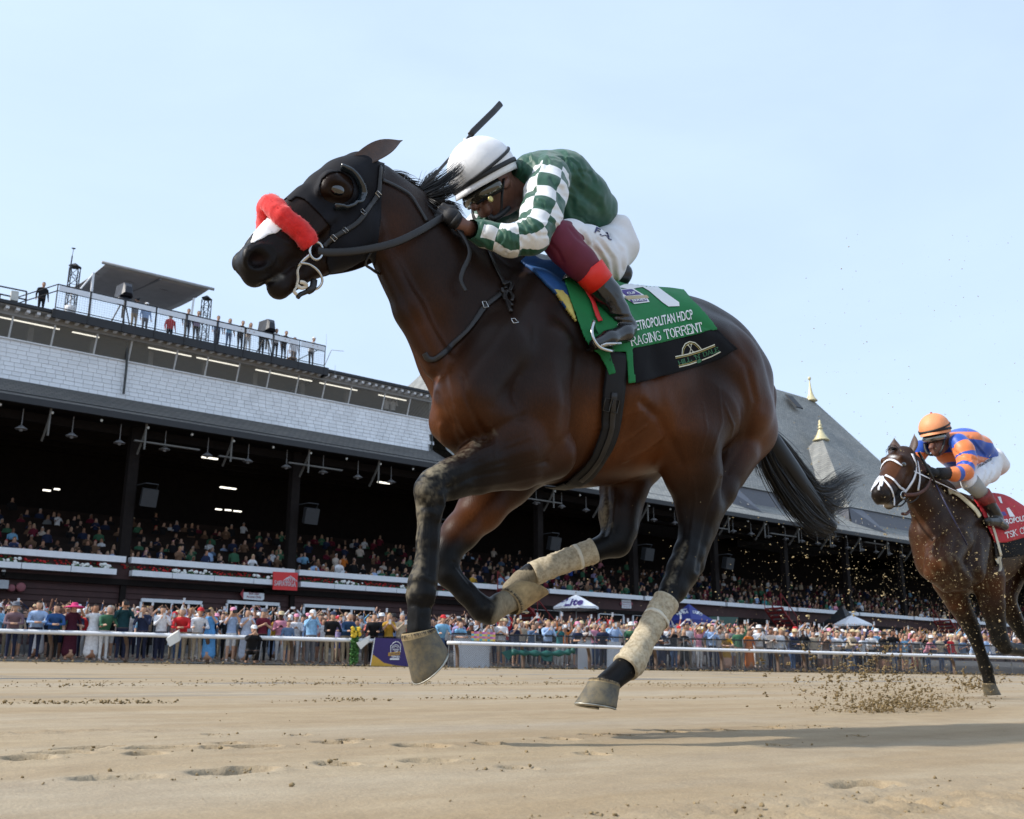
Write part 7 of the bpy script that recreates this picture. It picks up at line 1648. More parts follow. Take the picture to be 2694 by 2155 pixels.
for o in (-1, 1): S.chain(M2([(2606, 1222, .07*o, 30), (2598, 1240, .10*o, 30), (2572, 1258, .18*o, 28), (2552, 1270, .22*o, 24)]), .03)
S.chain(C2([(2595, 1205, 0, 28), (2606, 1228, 0, 30)]), .03, (1, .6, 1)); V, Q = S.mesh(); V = relax(V, Q, 2); C = Sculpt(V, Q)
for k in range(5): C.line([(2580+9*k, 1215), (2590+8*k, 1240), (2585+6*k, 1262)], 3, -.008 if k % 2 else .006)
V = C.done(); npmesh('breeches', V, Q, WB, J2); BVJ = BVHTree.FromPolygons(V.tolist(), Q.tolist())
text_on('lettering', text_mesh('STEAKHOUSE', .03), (2571, 1234), (2609, 1211), (2, -8), BLKP, J2, .004, fn=lambda a, b, c: hit(a, b, c, BVJ)); text_on('lettering', text_mesh('MANNY', .04), (2564, 1222), (2596, 1204), (3, -12), BLKP, J2, .004, fn=lambda a, b, c: hit(a, b, c, BVJ))
GRL = plain('grey_legging', (.30, .29, .27), .75, var=.1); RDC = plain('muddy_red_cuff', (.20, .022, .02), .6, var=.3, scale=50)
for o in (-1, 1):
    for nm, l, mt in (('legging', [(2552, 1268, .225*o, 25), (2568, 1284, .24*o, 22), (2588, 1306, .255*o, 19)], GRL), ('red_cuff', [(2582, 1299, .252*o, 23), (2592, 1312, .26*o, 22), (2602, 1326, .265*o, 20)], RDC)):
        m = MB(); q = M2(l); m.tube([p for p, r in q], [r for p, r in q], 16); m.build(nm, mt, J2, True)
    S = SDF((7.5, 3.3 if o < 0 else Y2, .95), (9.2, Y2 if o < 0 else 4.7, 1.75), .009)
    S.chain(M2([(2598, 1322, .265*o, 19), (2612, 1345, .275*o, 17), (2624, 1362, .28*o, 15)]), .012); S.chain(M2([(2640, 1385, .285*o, 12), (2620, 1374, .285*o, 15), (2598, 1372, .29*o, 11)]), .012, (1, .85, 1)); V, Q = S.mesh(); npmesh('boot', relax(V, Q, 1), Q, plain('muddy_boot', (.014, .012, .010), .35, var=.5, scale=30), J2)
S = SDF((6.9, 3.75, 1.55), (7.9, 4.25, 2.2), .007)
S.chain(C2([(2462, 1135, 0, 34), (2470, 1155, 0, 30)]), .02, (1, 1.08, 1)); S.chain(C2([(2468, 1160, 0, 26), (2466, 1180, 0, 20), (2464, 1190, 0, 12)]), .02, (1, 1.05, 1)); S.chain(C2([(2455, 1165, 0, 7), (2449, 1178, 0, 6)]), .012); S.chain(C2([(2480, 1170, 0, 22), (2505, 1165, 0, 22)]), .02)
S.cone(A2(2452, 1187, -.03), A2(2452, 1187, .03), .004, .004, .006, mode='cut')
q = A2(2487, 1150, -.082); S.ell(q, (.018, .012, .03), .008); S.ell((q[0], 2*Y2-q[1], q[2]), (.018, .012, .03), .008); V, Q = S.mesh(); npmesh('head', relax(V, Q, 1), Q, SKIN, J2)
hc2 = np.array(A2(2459, 1128, 0)); hr2 = 41.5*depth(hc2)/F; ax2 = np.array([-.22, 0, .97]); fr2 = np.cross(np.array([0, 1.0, 0]), ax2); fr2 = -fr2 if fr2[0] > 0 else fr2
OR = NT('orange_helmet_silk'); _n = OR.noise(9, 3, .5); OR.set(color=OR.ramp(_n.outputs['Fac'], [(.3, (.72, .26, .10)), (.7, (.80, .33, .15))]).outputs['Color'], rough=.55)
v, f = cap_mesh(hc2, ax2, fr2, hr2, .94, visor=.03, fold=.008); he2 = meshobj('helmet', v, f, OR.m, J2, True)
ringband(hc2, ax2, fr2, hr2, .94, -.16, .010, .003, back=.03).build('helmet_band', BAND, he2, True); ringband(hc2, ax2, fr2, hr2, .94, -.15, .007, .0035, back=.45).build('goggle_strap', BAND, he2, True)
m = MB(); m.sphere(hc2+ax2*hr2*1.01, .010, 8, 6); m.build('helmet_button', plain('button_red', (.35, .03, .03), .5), he2, True)
la2 = np.cross(ax2, fr2); P = []; U = []
for k in range(-9, 10):
    an = k*.135; d = fr2*math.cos(an)*1.02+la2*math.sin(an)*.86; P.append(Vector(hc2-ax2*hr2*.62+d*hr2*.90)); U.append(Vector(d))
m = MB(); m.tube(P, 1.0, 10, flat=(.012, .022), upv=U); m.build('goggles', NT('silver_lens').set(color=(.16, .16, .14), rough=.08, metal=.6, coat=1.0).m, he2, True); m = MB(); m.tube([p-u.normalized()*.004 for p, u in zip(P, U)], 1.0, 10, flat=(.011, .029), upv=U); m.build('goggle_frame', BAND, he2, True)
for o in (-1, 1):
    m = MB(); q = M2([(2486, 1140, .09*o, 1), (2482, 1170, .08*o, 1), (2474, 1190, .05*o, 1), (2466, 1196, 0, 1)]); m.tube(smooth_pts([p for p, r in q], 5), 1.0, 6, flat=(.003, .012)); m.build('chin_strap', BAND, he2, True)
fist(J2, A2(2484, 1246, -.155), A2(2460, 1244, -.14), 1, 1, GLOVE, 0); q = M2([(2470, 1242, .13, 1), (2448, 1240, .12, 1)]); fist(J2, q[0][0], q[1][0], 1, -1, GLOVE, 0)
m = MB(); q = C2([(2496, 1246, -.165, 17), (2480, 1246, -.15, 16), (2468, 1245, -.145, 15)]); m.tube([p for p, r in q], [r for p, r in q], 12); m.build('glove_cuff', GLOVE, J2, True)
c2 = empty('riding_crop', tuple(A2(2440, 1230, -.1))); tag(c2, 'thin dark riding crop in the orange-helmeted jockey\'s hand', 'riding crop')
m = MB(); m.tube([A2(2417, 1190, -.10), A2(2440, 1230, -.15), A2(2462, 1275, -.17)], [.012, .010, .008], 8); m.build('grip', LEATHER, c2, True); m = MB(); m.tube([A2(2462, 1275, -.17), A2(2490, 1330, -.27), A2(2545, 1435, -.31)], [.006, .005, .006], 6); m.build('shaft', plain('crop_navy', (.02, .02, .06), .5), c2, True)
# ================================================================== spectators
def person_field(pose, h, female=False, dress=False, shorts=False):
    """one figure about 1.75 m tall, facing -Y, feet at z=0; returns V,Q,zone weights"""
    S = SDF((-.75, -.85, -.05), (.75, .55, 2.5), h)
    sw = .18 if female else .215; hip = .155 if female else .15
    lean = {'lean': .34, 'lean2': .26, 'phone': .05, 'crouch': .25}.get(pose, 0.02); dz_ = -.55 if pose == 'crouch' else 0.0
    pel = np.array([0, .10 if lean > .2 else 0, .93+dz_]); th = np.array([0, pel[1]-lean*.75, 1.40+dz_-lean*.18]); nk = th+np.array([0, -.02-lean*.1, .10]); hd = nk+np.array([0, -.035-lean*.05, .155])
    for s_ in (-1, 1):
        hp = pel+np.array([.09*s_, 0, -.02])
        if pose == 'crouch': kn, ft = np.array([.16*s_, -.30, .38]), np.array([.14*s_, .10, .05]); 
        else: kn, ft = np.array([.095*s_, pel[1]*.5-.015, .50]), np.array([.10*s_, .03, .06])
        S.cone(hp, kn, .088, .058, .02); S.cone(kn, ft, .056, .042, .015); S.cone(ft, ft+np.array([.015*s_, -.15, -.02]), .042, .034, .015)
    S.cone(pel, pel+np.array([0, 0, .02]), .115, .115, .04, (.78, 1.1, 1))
    S.cone(pel+np.array([0, 0, .06]), th, .125 if not female else .105, .135 if not female else .115, .04, (.72, 1.05, 1))
    S.cone(th+np.array([-sw*.8, 0, 0]), th+np.array([sw*.8, 0, 0]), .075, .075, .05)
    if dress: S.cone(pel+np.array([0, 0, .05]), np.array([0, .02, .27]), .14, .185, .04, (.8, 1.1, 1))
    S.cone(th, nk, .065, .055, .02); S.ell(hd, (.086, .106, .126), .015); S.ell(hd+np.array([0, -.02, -.08]), (.055, .07, .05), .02); S.ell(hd+np.array([0, -.098, -.015]), (.014, .022, .024), .012)
    for s_ in (-1, 1): S.ell(hd+np.array([.078*s_, .01, -.01]), (.012, .02, .03), .006)
    if female: S.ell(hd+np.array([0, .045, -.06]), (.10, .075, .19), .03)
    else: S.ell(hd+np.array([0, .012, .03]), (.092, .106, .108), .01)
    sh = [th+np.array([sw*s_, .0, .0]) for s_ in (-1, 1)]
    def arm(s0, el, wr):
        S.cone(s0, el, .056, .046, .02); S.cone(el, wr, .045, .033, .012); d = (wr-el)/np.linalg.norm(wr-el); S.cone(wr+d*.02, wr+d*.10, .038, .026, .01)
    A = {'stand': [(-.27, .0, 1.12), (-.28, -.10, .86), (.27, .0, 1.12), (.28, -.10, .86)],
         'lean': [(-.26, -.30, 1.10), (-.06, -.50, 1.08), (.26, -.30, 1.10), (.06, -.50, 1.08)], 'lean2': [(-.28, -.22, 1.10), (-.24, -.48, 1.10), (.28, -.22, 1.10), (.10, -.48, 1.10)],
         'phone': [(-.24, -.20, 1.18), (-.05, -.36, 1.40), (.24, -.20, 1.18), (.05, -.36, 1.40)], 'camera': [(-.26, -.14, 1.26), (-.06, -.26, 1.60), (.26, -.14, 1.26), (.06, -.26, 1.60)],
         'up1': [(-.34, -.06, 1.62), (-.30, -.18, 1.92), (.26, -.02, 1.12), (.20, -.22, .95)], 'up1b': [(-.26, .0, 1.12), (-.20, -.22, .95), (.36, -.05, 1.60), (.27, -.15, 1.90)], 'up2': [(-.32, -.12, 1.66), (-.11, -.24, 1.88), (.32, -.12, 1.66), (.11, -.24, 1.88)],
         'clap': [(-.26, -.10, 1.14), (-.03, -.34, 1.26), (.26, -.10, 1.14), (.03, -.34, 1.26)], 'point': [(-.38, -.20, 1.38), (-.55, -.50, 1.52), (.26, -.16, 1.10), (.12, -.40, 1.06)],
         'crouch': [(-.24, -.28, .72), (-.05, -.40, .92), (.24, -.28, .72), (.05, -.40, .92)]}[pose]
    arm(sh[0], np.array(A[0]), np.array(A[1])); arm(sh[1], np.array(A[2]), np.array(A[3]))
    V, Q = S.mesh(); V = relax(V, Q, 1, .4)
    # zones
    n = len(V); d = V-hd; rh = np.sqrt((d[:, 0]/.10)**2+(d[:, 1]/.12)**2+(d[:, 2]/.14)**2)
    head = (V[:, 2] > nk[2]-.01) & (np.hypot(V[:, 0], V[:, 1]-hd[1]) < .16) & (np.abs(V[:, 2]-hd[2]) < .3)
    hair = (head & ((d[:, 1] > .015+.35*(-.05-d[:, 2]).clip(-.2, .06)) | (d[:, 2] > .062)) & (rh > .55)) 
    if female: hair |= (np.abs(d[:, 0]) < .13) & (d[:, 1] > .03) & (d[:, 2] < .0) & (d[:, 2] > -.24) & (np.hypot(d[:, 0]/.11, (d[:, 1]-.045)/.085) < 1.15)
    if not female: hair &= d[:, 2] > -.03
    dw = np.full(n, 9.0); 
    for k in (0, 2):
        a, b = np.array(A[k]), np.array(A[k+1]); e = b-a; L = np.linalg.norm(e); t_ = np.clip((V-a)@e/L/L, 0, 1.6); D = np.linalg.norm(V-a-np.clip(t_, 0, 1.45)[:, None]*e, axis=1)
        dw = np.where((D < .075), np.minimum(dw, -t_), dw)
    forearm = dw < 0.5; t_ = np.where(forearm, -dw, -1)
    zone = np.zeros((n, 4)); skin = head & ~hair
    up_ = V[:, 2] > pel[2]+.02
    zone[:, 0] = 1
    pants = (~up_) & ~forearm; zone[pants] = (0, 1, 0, 0)
    if dress:
        zone[~up_] = (0, 0, 0, 1); rr0 = np.hypot(V[:, 0], V[:, 1]); zone[(~up_) & ~forearm & ((V[:, 2] > .33) | ((V[:, 2] > .09) & (rr0 > .15)))] = (1, 0, 0, 0)
    if shorts: zone[(V[:, 2] < .56+dz_) & (V[:, 2] > .12)] = (0, 0, 0, 1)
    zone[V[:, 2] < .09] = (0, .35, .3, 0)
    bare = .0 if (shorts or dress or female) else .88
    zone[forearm & (t_ > bare)] = (0, 0, 0, 1)
    zone[skin | ((V[:, 2] > nk[2]-.03) & head)] = (0, 0, 0, 1); zone[hair] = (0, 0, 1, 0)
    return V, Q, zone, hd, A
def person_material():
    t = NT('spectator'); z = t.n('VertexColor', layer_name='zone'); sp = t.n('SeparateColor'); t.l(z.outputs['Color'], sp.inputs['Color'])
    def ob(nm): a = t.n('Attribute', attribute_type='OBJECT', attribute_name=nm); return a.outputs['Color']
    c = t.mix(sp.outputs['Red'], ob('c_skin'), ob('c_top')); c = t.mix(sp.outputs['Green'], c, ob('c_leg')); c = t.mix(sp.outputs['Blue'], c, ob('c_hair'))
    n = t.noise(14, 3, 0.6); c = t.mix(1.0, c, t.ramp(n.outputs['Fac'], [(0.3, (0.78,)*3), (0.7, (1.12,)*3)]).outputs['Color'], 'MULTIPLY'); t.set(color=c, rough=0.8, spec=0.2); return t.m
PMAT = person_material()
PROTO = {}
def proto(pose, female=False, dress=False, shorts=False, h=.024):
    k = (pose, female, dress, shorts, h)
    if k not in PROTO:
        V, Q, z, hd, A = person_field(pose, h, female, dress, shorts)
        me = bpy.data.meshes.new('person'); o = npmesh('person', V, Q, PMAT); vcol(o.data, 'zone', z[:, :3]); PROTO[k] = (o.data, hd, A, V, Q, z); bpy.data.objects.remove(o)
    return PROTO[k]
def hat_mesh(kind):
    m = MB()
    if kind == 'cap': m.lathe((0, 0, 0), [(.106, -.01), (.110, .02), (.098, .07), (.06, .105), (.01, .115)], 12); m.add([(-.075, -.085, -.004), (.075, -.085, -.004), (.05, -.19, -.02), (-.05, -.19, -.02), (-.07, -.085, .012), (.07, -.085, .012), (.05, -.185, -.008), (-.05, -.185, -.008)], [(0, 1, 2, 3), (4, 7, 6, 5), (0, 3, 7, 4), (3, 2, 6, 7), (2, 1, 5, 6)])
    elif kind == 'wide': m.lathe((0, 0, 0), [(.23, -.02), (.235, -.008), (.16, .005), (.112, .012), (.105, .08), (.08, .115), (.01, .12)], 16)
    elif kind == 'huge': m.lathe((0, 0, 0), [(.33, -.06), (.335, -.045), (.2, .0), (.112, .012), (.105, .07), (.08, .10), (.01, .11)], 16)
    else: m.lathe((0, 0, 0), [(.175, -.01), (.18, .004), (.112, .012), (.108, .05), (.105, .10), (.075, .125), (.05, .112), (.01, .118)], 14)
    return m
HATME = {}
def hat_data(kind, band):
    k = (kind, band)
    if k not in HATME:
        m = hat_mesh(kind); o = m.build('hat', None, None, True)
        t = bpy.data.materials.get('hat_felt')
        if t is None:
            q = NT('hat_felt'); a = q.n('Attribute', attribute_type='OBJECT', attribute_name='c_hat'); n = q.noise(30, 3, .6); q.set(color=q.mix(1.0, a.outputs['Color'], q.ramp(n.outputs['Fac'], [(.3, (.85,)*3), (.7, (1.1,)*3)]).outputs['Color'], 'MULTIPLY'), rough=.8); t = q.m
        o.data.materials.append(t); HATME[k] = o.data; bpy.data.objects.remove(o)
    return HATME[k]
mm = MB(); mm.box((-.04, -.006, -.08), (.04, .006, .08)); _o = mm.build('phone', None); _o.data.materials.append(plain('phone_case', (.55, .56, .58), .35, var=.3)); PHONE = _o.data; bpy.data.objects.remove(_o)
mm = MB(); mm.box((-.07, -.05, -.05), (.07, .05, .05)); mm.lathe((0, -.05, 0), [(.045, 0), (.045, .12), (.05, .13), (.04, .13)], 10, M=Matrix.Rotation(math.pi/2, 3, 'X')); _o = mm.build('camera', None); _o.data.materials.append(BLKP); CAMME = _o.data; bpy.data.objects.remove(_o)
SKINS = [(0.42, 0.24, 0.16), (0.48, 0.29, 0.20), (0.36, 0.19, 0.12), (0.50, 0.31, 0.23), (0.22, 0.11, 0.07), (0.10, 0.05, 0.035)]
HAIRS = {'dark': (0.012, 0.009, 0.008), 'brown': (0.05, 0.028, 0.016), 'blond': (0.34, 0.23, 0.11), 'grey': (0.30, 0.30, 0.30), 'auburn': (0.10, 0.035, 0.018)}
COLS = {'white': (.66, .67, .70), 'pale blue': (.32, .45, .68), 'navy': (.018, .026, .06), 'black': (.012, .012, .014), 'grey': (.20, .21, .22), 'red': (.50, .025, .03), 'pink': (.62, .26, .34), 'teal': (.03, .18, .20), 'green': (.05, .14, .08), 'beige': (.46, .38, .28), 'burgundy': (.13, .015, .03), 'royal blue': (.03, .08, .36), 'mustard': (.42, .24, .03), 'lavender': (.36, .30, .50), 'orange': (.60, .17, .03), 'floral cream': (.60, .52, .46), 'sky blue': (.20, .42, .62), 'brown': (.14, .08, .05), 'slate blue': (.10, .16, .26), 'coral': (.62, .18, .14)}
LEGS = {'navy': (.016, .02, .045), 'khaki': (.33, .27, .19), 'black': (.01, .01, .012), 'denim': (.06, .11, .22), 'grey': (.14, .14, .15), 'white': (.62, .62, .62)}
HATC = {'white': (.70, .70, .70), 'straw': (.56, .45, .27), 'navy': (.02, .03, .07), 'black': (.015, .015, .016), 'red': (.52, .02, .025), 'pink': (.72, .30, .42), 'grey': (.12, .13, .16), 'magenta': (.55, .02, .14), 'green': (.05, .12, .06), 'tan': (.36, .27, .18)}
USED = {}
def add_person(x, y, z, pose, top, leg, hair, skin=0, female=False, dress=False, shorts=False, hat=None, hatc=None, scale=1.0, yaw=0.0, label=None, group=None, prop=None, h=.024, topc=None):
    me, hd, A = proto(pose, female, dress, shorts, h)[:3]
    o = bpy.data.objects.new('person', me); COL.objects.link(o); o.location = (x, y, z); o.rotation_euler = (0, 0, yaw); o.scale = (scale,)*3
    o['c_top'] = topc or COLS[top]; o['c_leg'] = LEGS[leg]; o['c_hair'] = HAIRS[hair]; o['c_skin'] = SKINS[skin]
    tag(o, label, 'person', group)
    if hat:
        q = bpy.data.objects.new('hat', hat_data(hat, 0)); COL.objects.link(q); q.parent = o; q.location = tuple(hd+np.array([0, .01, .045])); q['c_hat'] = HATC[hatc]
    hand = None
    if pose in ('phone', 'camera', 'up2', 'clap') or (pose in ('up1', 'up1b') and prop == 'phone'):
        if pose == 'up1': hand = np.array(A[1])+np.array([0, -.05, .11])
        elif pose == 'up1b': hand = np.array(A[3])+np.array([0, -.05, .11])
        else: hand = (np.array(A[1])+np.array(A[3]))/2+np.array([0, -.07, .05])
    if hand is not None and pose != 'clap' and prop != 'none':
        q = bpy.data.objects.new('camera' if prop == 'camera' else 'phone', CAMME if prop == 'camera' else PHONE); COL.objects.link(q); q.parent = o; q.location = tuple(hand)
        if prop != 'camera' and pose == 'up2': q.rotation_euler = (0, math.pi/2, 0)
    return o
HERO = [  # px, pose, top, leg, hair, kwargs, label
 (28, 'lean', 'lavender', 'navy', 'brown', dict(hat='fedora', hatc='grey', topc=(.17, .11, .13)), 'man in plum blazer and grey fedora leaning on the white rail at the far left'),
 (90, 'lean', 'pale blue', 'navy', 'dark', dict(scale=1.05), 'man in pale blue blazer leaning low over the white rail'),
 (137, 'lean', 'royal blue', 'black', 'dark', dict(topc=(.03, .09, .25)), 'bearded man in bright blue blazer and white shirt leaning on rail'),
 (183, 'stand', 'black', 'black', 'auburn', dict(female=True, hat='huge', hatc='magenta', dress=True, yaw=.3, topc=(.05, .008, .02)), 'woman in black top and burgundy skirt under wide magenta and black hat'),
 (240, 'point', 'white', 'white', 'dark', dict(female=True, dress=True, yaw=.2, skin=2), 'woman in long white dress pointing across the white rail'),
 (273, 'lean2', 'green', 'white', 'grey', dict(yaw=.3, skin=3), 'bald man in green blazer and white trousers at the rail'),
 (318, 'camera', 'teal', 'navy', 'dark', dict(scale=1.09, topc=(.008, .04, .05), prop='camera'), 'tall man in dark teal suit looking through binoculars'),
 (372, 'phone', 'navy', 'navy', 'brown', dict(yaw=-.4), 'young brown-haired man in navy suit looking at his phone'),
 (420, 'phone', 'white', 'navy', 'dark', dict(scale=1.0), 'young man in white shirt and navy trousers holding phone upright'),
 (474, 'lean', 'red', 'khaki', 'grey', dict(yaw=-.25), 'white-haired man in bright red jacket leaning on the rail'),
 (518, 'lean2', 'white', 'khaki', 'brown', dict(hat='cap', hatc='red'), 'person in white shirt and red cap beside the red-jacketed man'),
 (549, 'camera', 'sky blue', 'white', 'blond', dict(female=True, dress=True, prop='camera', yaw=-.5, topc=(.10, .30, .60)), 'blonde woman in long blue striped dress aiming a camera'),
 (606, 'camera', 'pale blue', 'white', 'blond', dict(female=True, shorts=True, hat='cap', hatc='pink', prop='camera', topc=(.30, .40, .58)), 'woman in pale denim and pink cap photographing the race'),
 (646, 'phone', 'floral cream', 'white', 'dark', dict(female=True, dress=True, topc=(.42, .48, .60)), 'woman in long blue and white floral dress filming'),
 (662, 'crouch', 'black', 'black', 'dark', dict(hat='cap', hatc='white', prop='camera'), 'crouching photographer in black vest and white cap below the rail'),
 (688, 'clap', 'burgundy', 'black', 'brown', dict(female=True, hat='cap', hatc='grey'), 'woman in burgundy patterned blouse clapping beside the floral dress'),
 (755, 'stand', 'slate blue', 'khaki', 'brown', dict(scale=.80, shorts=True), 'boy in blue polo shirt and khaki shorts at the rail'),
 (817, 'camera', 'sky blue', 'grey', 'brown', dict(hat='cap', hatc='white', topc=(.24, .44, .66)), 'man in light blue polo and white cap taking a phone picture'),
 (869, 'lean2', 'black', 'khaki', 'dark', dict(hat='cap', hatc='navy'), 'person in black polo, dark cap and khaki trousers at the rail'),
 (911, 'lean2', 'slate blue', 'khaki', 'grey', dict(yaw=.25, topc=(.025, .06, .13)), 'bald older man in navy blazer next to the flower garland'),
 (981, 'lean2', 'black', 'black', 'brown', dict(yaw=-.2), 'man in black suit reading over the purple banner'),
 (1022, 'phone', 'mustard', 'black', 'blond', dict(female=True, yaw=-.3), 'woman in mustard jacket above the purple banner'),
 (1054, 'phone', 'beige', 'grey', 'grey', dict(), 'grey-haired man in beige suit behind the purple banner'),
 (1160, 'lean2', 'sky blue', 'denim', 'brown', dict(hat='cap', hatc='red'), 'person in blue shirt and red cap at the end of the grey gate')]
for px, pose, top, leg, hair, kw, lab in HERO:
    p = on_line(px, .15 if pose != 'crouch' else -.55); kw = dict(kw); kw.setdefault('skin', 1); kw['yaw'] = kw.get('yaw', 0)+LA*.6; kw['scale'] = kw.get('scale', 1.0)*1.07
    add_person(p[0], p[1], az(p[1], p[0]), pose, top, leg, hair, label=lab, group='spectators along the rail', **kw)
rp = random.Random(77)
POSES = ['lean', 'lean2', 'phone', 'camera', 'up1', 'up1b', 'up2', 'clap', 'stand', 'point']
WT0 = [3, 3, 2, 2, .8, .8, .6, 2, 1, .3]; WTB = [0, .3, 2, 2, 2.2, 2.2, 1.6, 1.5, 1.5, .2]
DESC = {'lean': 'leaning on', 'lean2': 'resting arms at', 'phone': 'holding a phone at', 'camera': 'aiming a phone over', 'up1': 'raising the right arm at', 'up1b': 'raising the left arm at', 'up2': 'lifting a phone high behind', 'clap': 'clapping at', 'stand': 'standing at', 'point': 'pointing over'}
def rnd_look():
    fem = rp.random() < .45
    d = dict(female=fem, dress=fem and rp.random() < .3, shorts=rp.random() < .2, skin=rp.choices(range(6), [3, 3, 2, 3, 1, .7])[0], scale=rp.uniform(.93, 1.04)*(.95 if fem else 1.0), yaw=rp.uniform(-.45, .25))
    if rp.random() < .42:
        d['hat'] = rp.choice(['cap', 'cap', 'wide', 'fedora', 'wide'] if fem else ['cap', 'cap', 'fedora']); d['hatc'] = rp.choice(['white', 'white', 'white', 'straw', 'straw', 'navy', 'black', 'red', 'pink', 'grey', 'tan'])
    top = rp.choices(list(COLS), [14, 8, 8, 7, 3, 1.2, 3, 1, 1, 4, 1, 1.2, .6, 1.5, .5, 4, 4, 2, 3, 1])[0]
    return d, top, rp.choice(list(LEGS)), rp.choices(list(HAIRS), [4, 4, 2, 1.5, .8])[0]
ROWS = []
for r in range(9):
    s_ = -3.5+rp.uniform(0, .4); 
    while s_ < 50:
        p = LP+LD*s_+LN*(.2+.80*r+rp.uniform(-.12, .12)); px = projn(np.array([[p[0], p[1], 1.0]]))[0][0]
        if r > 0 or px > 1195: ROWS.append((r, p[0], p[1], px))
        s_ += rp.uniform(.46, .70)
ROWS.sort(key=lambda q: math.hypot(q[1], q[2])+(0 if q[0] < 4 else 12 if q[0] < 6 else 30))
PLACE = [(700, 'behind the left rail'), (1195, 'behind the purple banner'), (1320, 'at the pale panel'), (1460, 'above the green tarpaulin'), (1600, 'under the white umbrella'), (1760, 'before the wall sign'), (1900, 'before the blue tent'), (2010, 'by the green board'), (2150, 'by the red stairs'), (2320, 'by the black tent'), (9999, 'behind the chasing horse')]
ORDN = ['front', 'second', 'third', 'fourth', 'fifth', 'sixth', 'seventh', 'eighth', 'ninth', 'tenth']
NIND = 255; crowd_rest = []; seen_lab = {}
for k, (r, x, Yv, ppx) in enumerate(ROWS):
    d, top, leg, hair = rnd_look(); pose = rp.choices(POSES, WT0 if r == 0 else WTB)[0]; prop = 'phone' if rp.random() < .5 else None
    if k < NIND:
        pl = next(n for lim, n in PLACE if ppx < lim)
        who = 'woman' if d['female'] else 'man'; ht = ('%s %s' % (d['hatc'], {'cap': 'cap', 'wide': 'sunhat', 'fedora': 'fedora'}[d['hat']])) if d.get('hat') else '%s hair' % hair
        act = {'lean': 'leaning', 'lean2': 'arms resting', 'phone': 'phone low', 'camera': 'aiming phone', 'up1': 'one arm up', 'up1b': 'arm raised', 'up2': 'phone high', 'clap': 'clapping', 'stand': 'standing', 'point': 'pointing'}[pose]
        lab = '%s in %s, %s, %s, %s row %s' % (who, top, ht, act, ORDN[r], pl)
        while lab in seen_lab: top = rp.choice(list(COLS)); lab = '%s in %s, %s, %s, %s row %s' % (who, top, ht, act, ORDN[r], pl)
        seen_lab[lab] = 1; d['yaw'] += LA*.8
        add_person(x, Yv, az(Yv, x), pose, top, leg, hair, label=lab, group='spectators along the rail', prop=prop, h=.024 if x < 30 else .03, **d)
    else: d['yaw'] += LA*.8; crowd_rest.append((x, Yv, az(Yv, x), pose, top, leg, hair, d))
# the many further back and in the stand: one mass
def bake_crowd(name, items, hgt, cutz=None):
    Vs, Qs, Cs, b = [], [], [], 0
    for (x, y, z, pose, top, leg, hair, d) in items:
        me, hd, A, V, Q, zn = proto(pose, d.get('female', False), d.get('dress', False), False, hgt)
        a = d.get('yaw', 0); c, s_ = math.cos(a), math.sin(a); v = V*d.get('scale', 1); v = np.stack([v[:, 0]*c-v[:, 1]*s_+x, v[:, 0]*s_+v[:, 1]*c+y, v[:, 2]+z], 1)
        hc = np.array(HAIRS[hair]); 
        if d.get('hat'): hc = np.array(HATC[d['hatc']])
        col = zn[:, :1]*np.array(COLS[top])+zn[:, 1:2]*np.array(LEGS[leg])+zn[:, 2:3]*hc+zn[:, 3:4]*np.array(SKINS[d.get('skin', 0)])
        if cutz is not None: Q = Q[(V[:, 2][Q] > cutz).all(1)]
        Vs.append(v); Qs.append(Q+b); Cs.append(col); b += len(v)
    o = npmesh(name, np.concatenate(Vs), np.concatenate(Qs), None); vcol(o.data, 'col', np.concatenate(Cs))
    t = NT('crowd_'+name); q = t.n('VertexColor', layer_name='col'); t.set(color=q.outputs['Color'], rough=.85, spec=.15); o.data.materials.append(t.m); return o
o = bake_crowd('apron_crowd', crowd_rest, .053, .85); tag(o, 'packed spectators filling the apron behind the front rows', 'crowd', kind='stuff')
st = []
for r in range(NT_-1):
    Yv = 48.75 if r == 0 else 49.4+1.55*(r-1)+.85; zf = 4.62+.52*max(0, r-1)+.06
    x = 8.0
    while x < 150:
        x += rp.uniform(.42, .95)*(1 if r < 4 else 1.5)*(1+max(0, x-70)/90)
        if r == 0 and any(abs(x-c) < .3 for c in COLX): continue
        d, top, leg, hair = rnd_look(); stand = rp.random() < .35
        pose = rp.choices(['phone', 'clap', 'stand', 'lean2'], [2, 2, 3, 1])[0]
        st.append((x, Yv, zf-(0.0 if stand else .52), pose, top if rp.random() < (.55 if r == 0 else .25) else rp.choice(['black', 'navy', 'brown', 'black', 'green', 'burgundy']), leg, hair, d))  # mostly dark clothes picked, so the colours carry the shade of the tiers
o = bake_crowd('grandstand_crowd', st, .07, 1.0); tag(o, 'spectators sitting and standing in the dark tiers of the grandstand', 'crowd', kind='stuff')
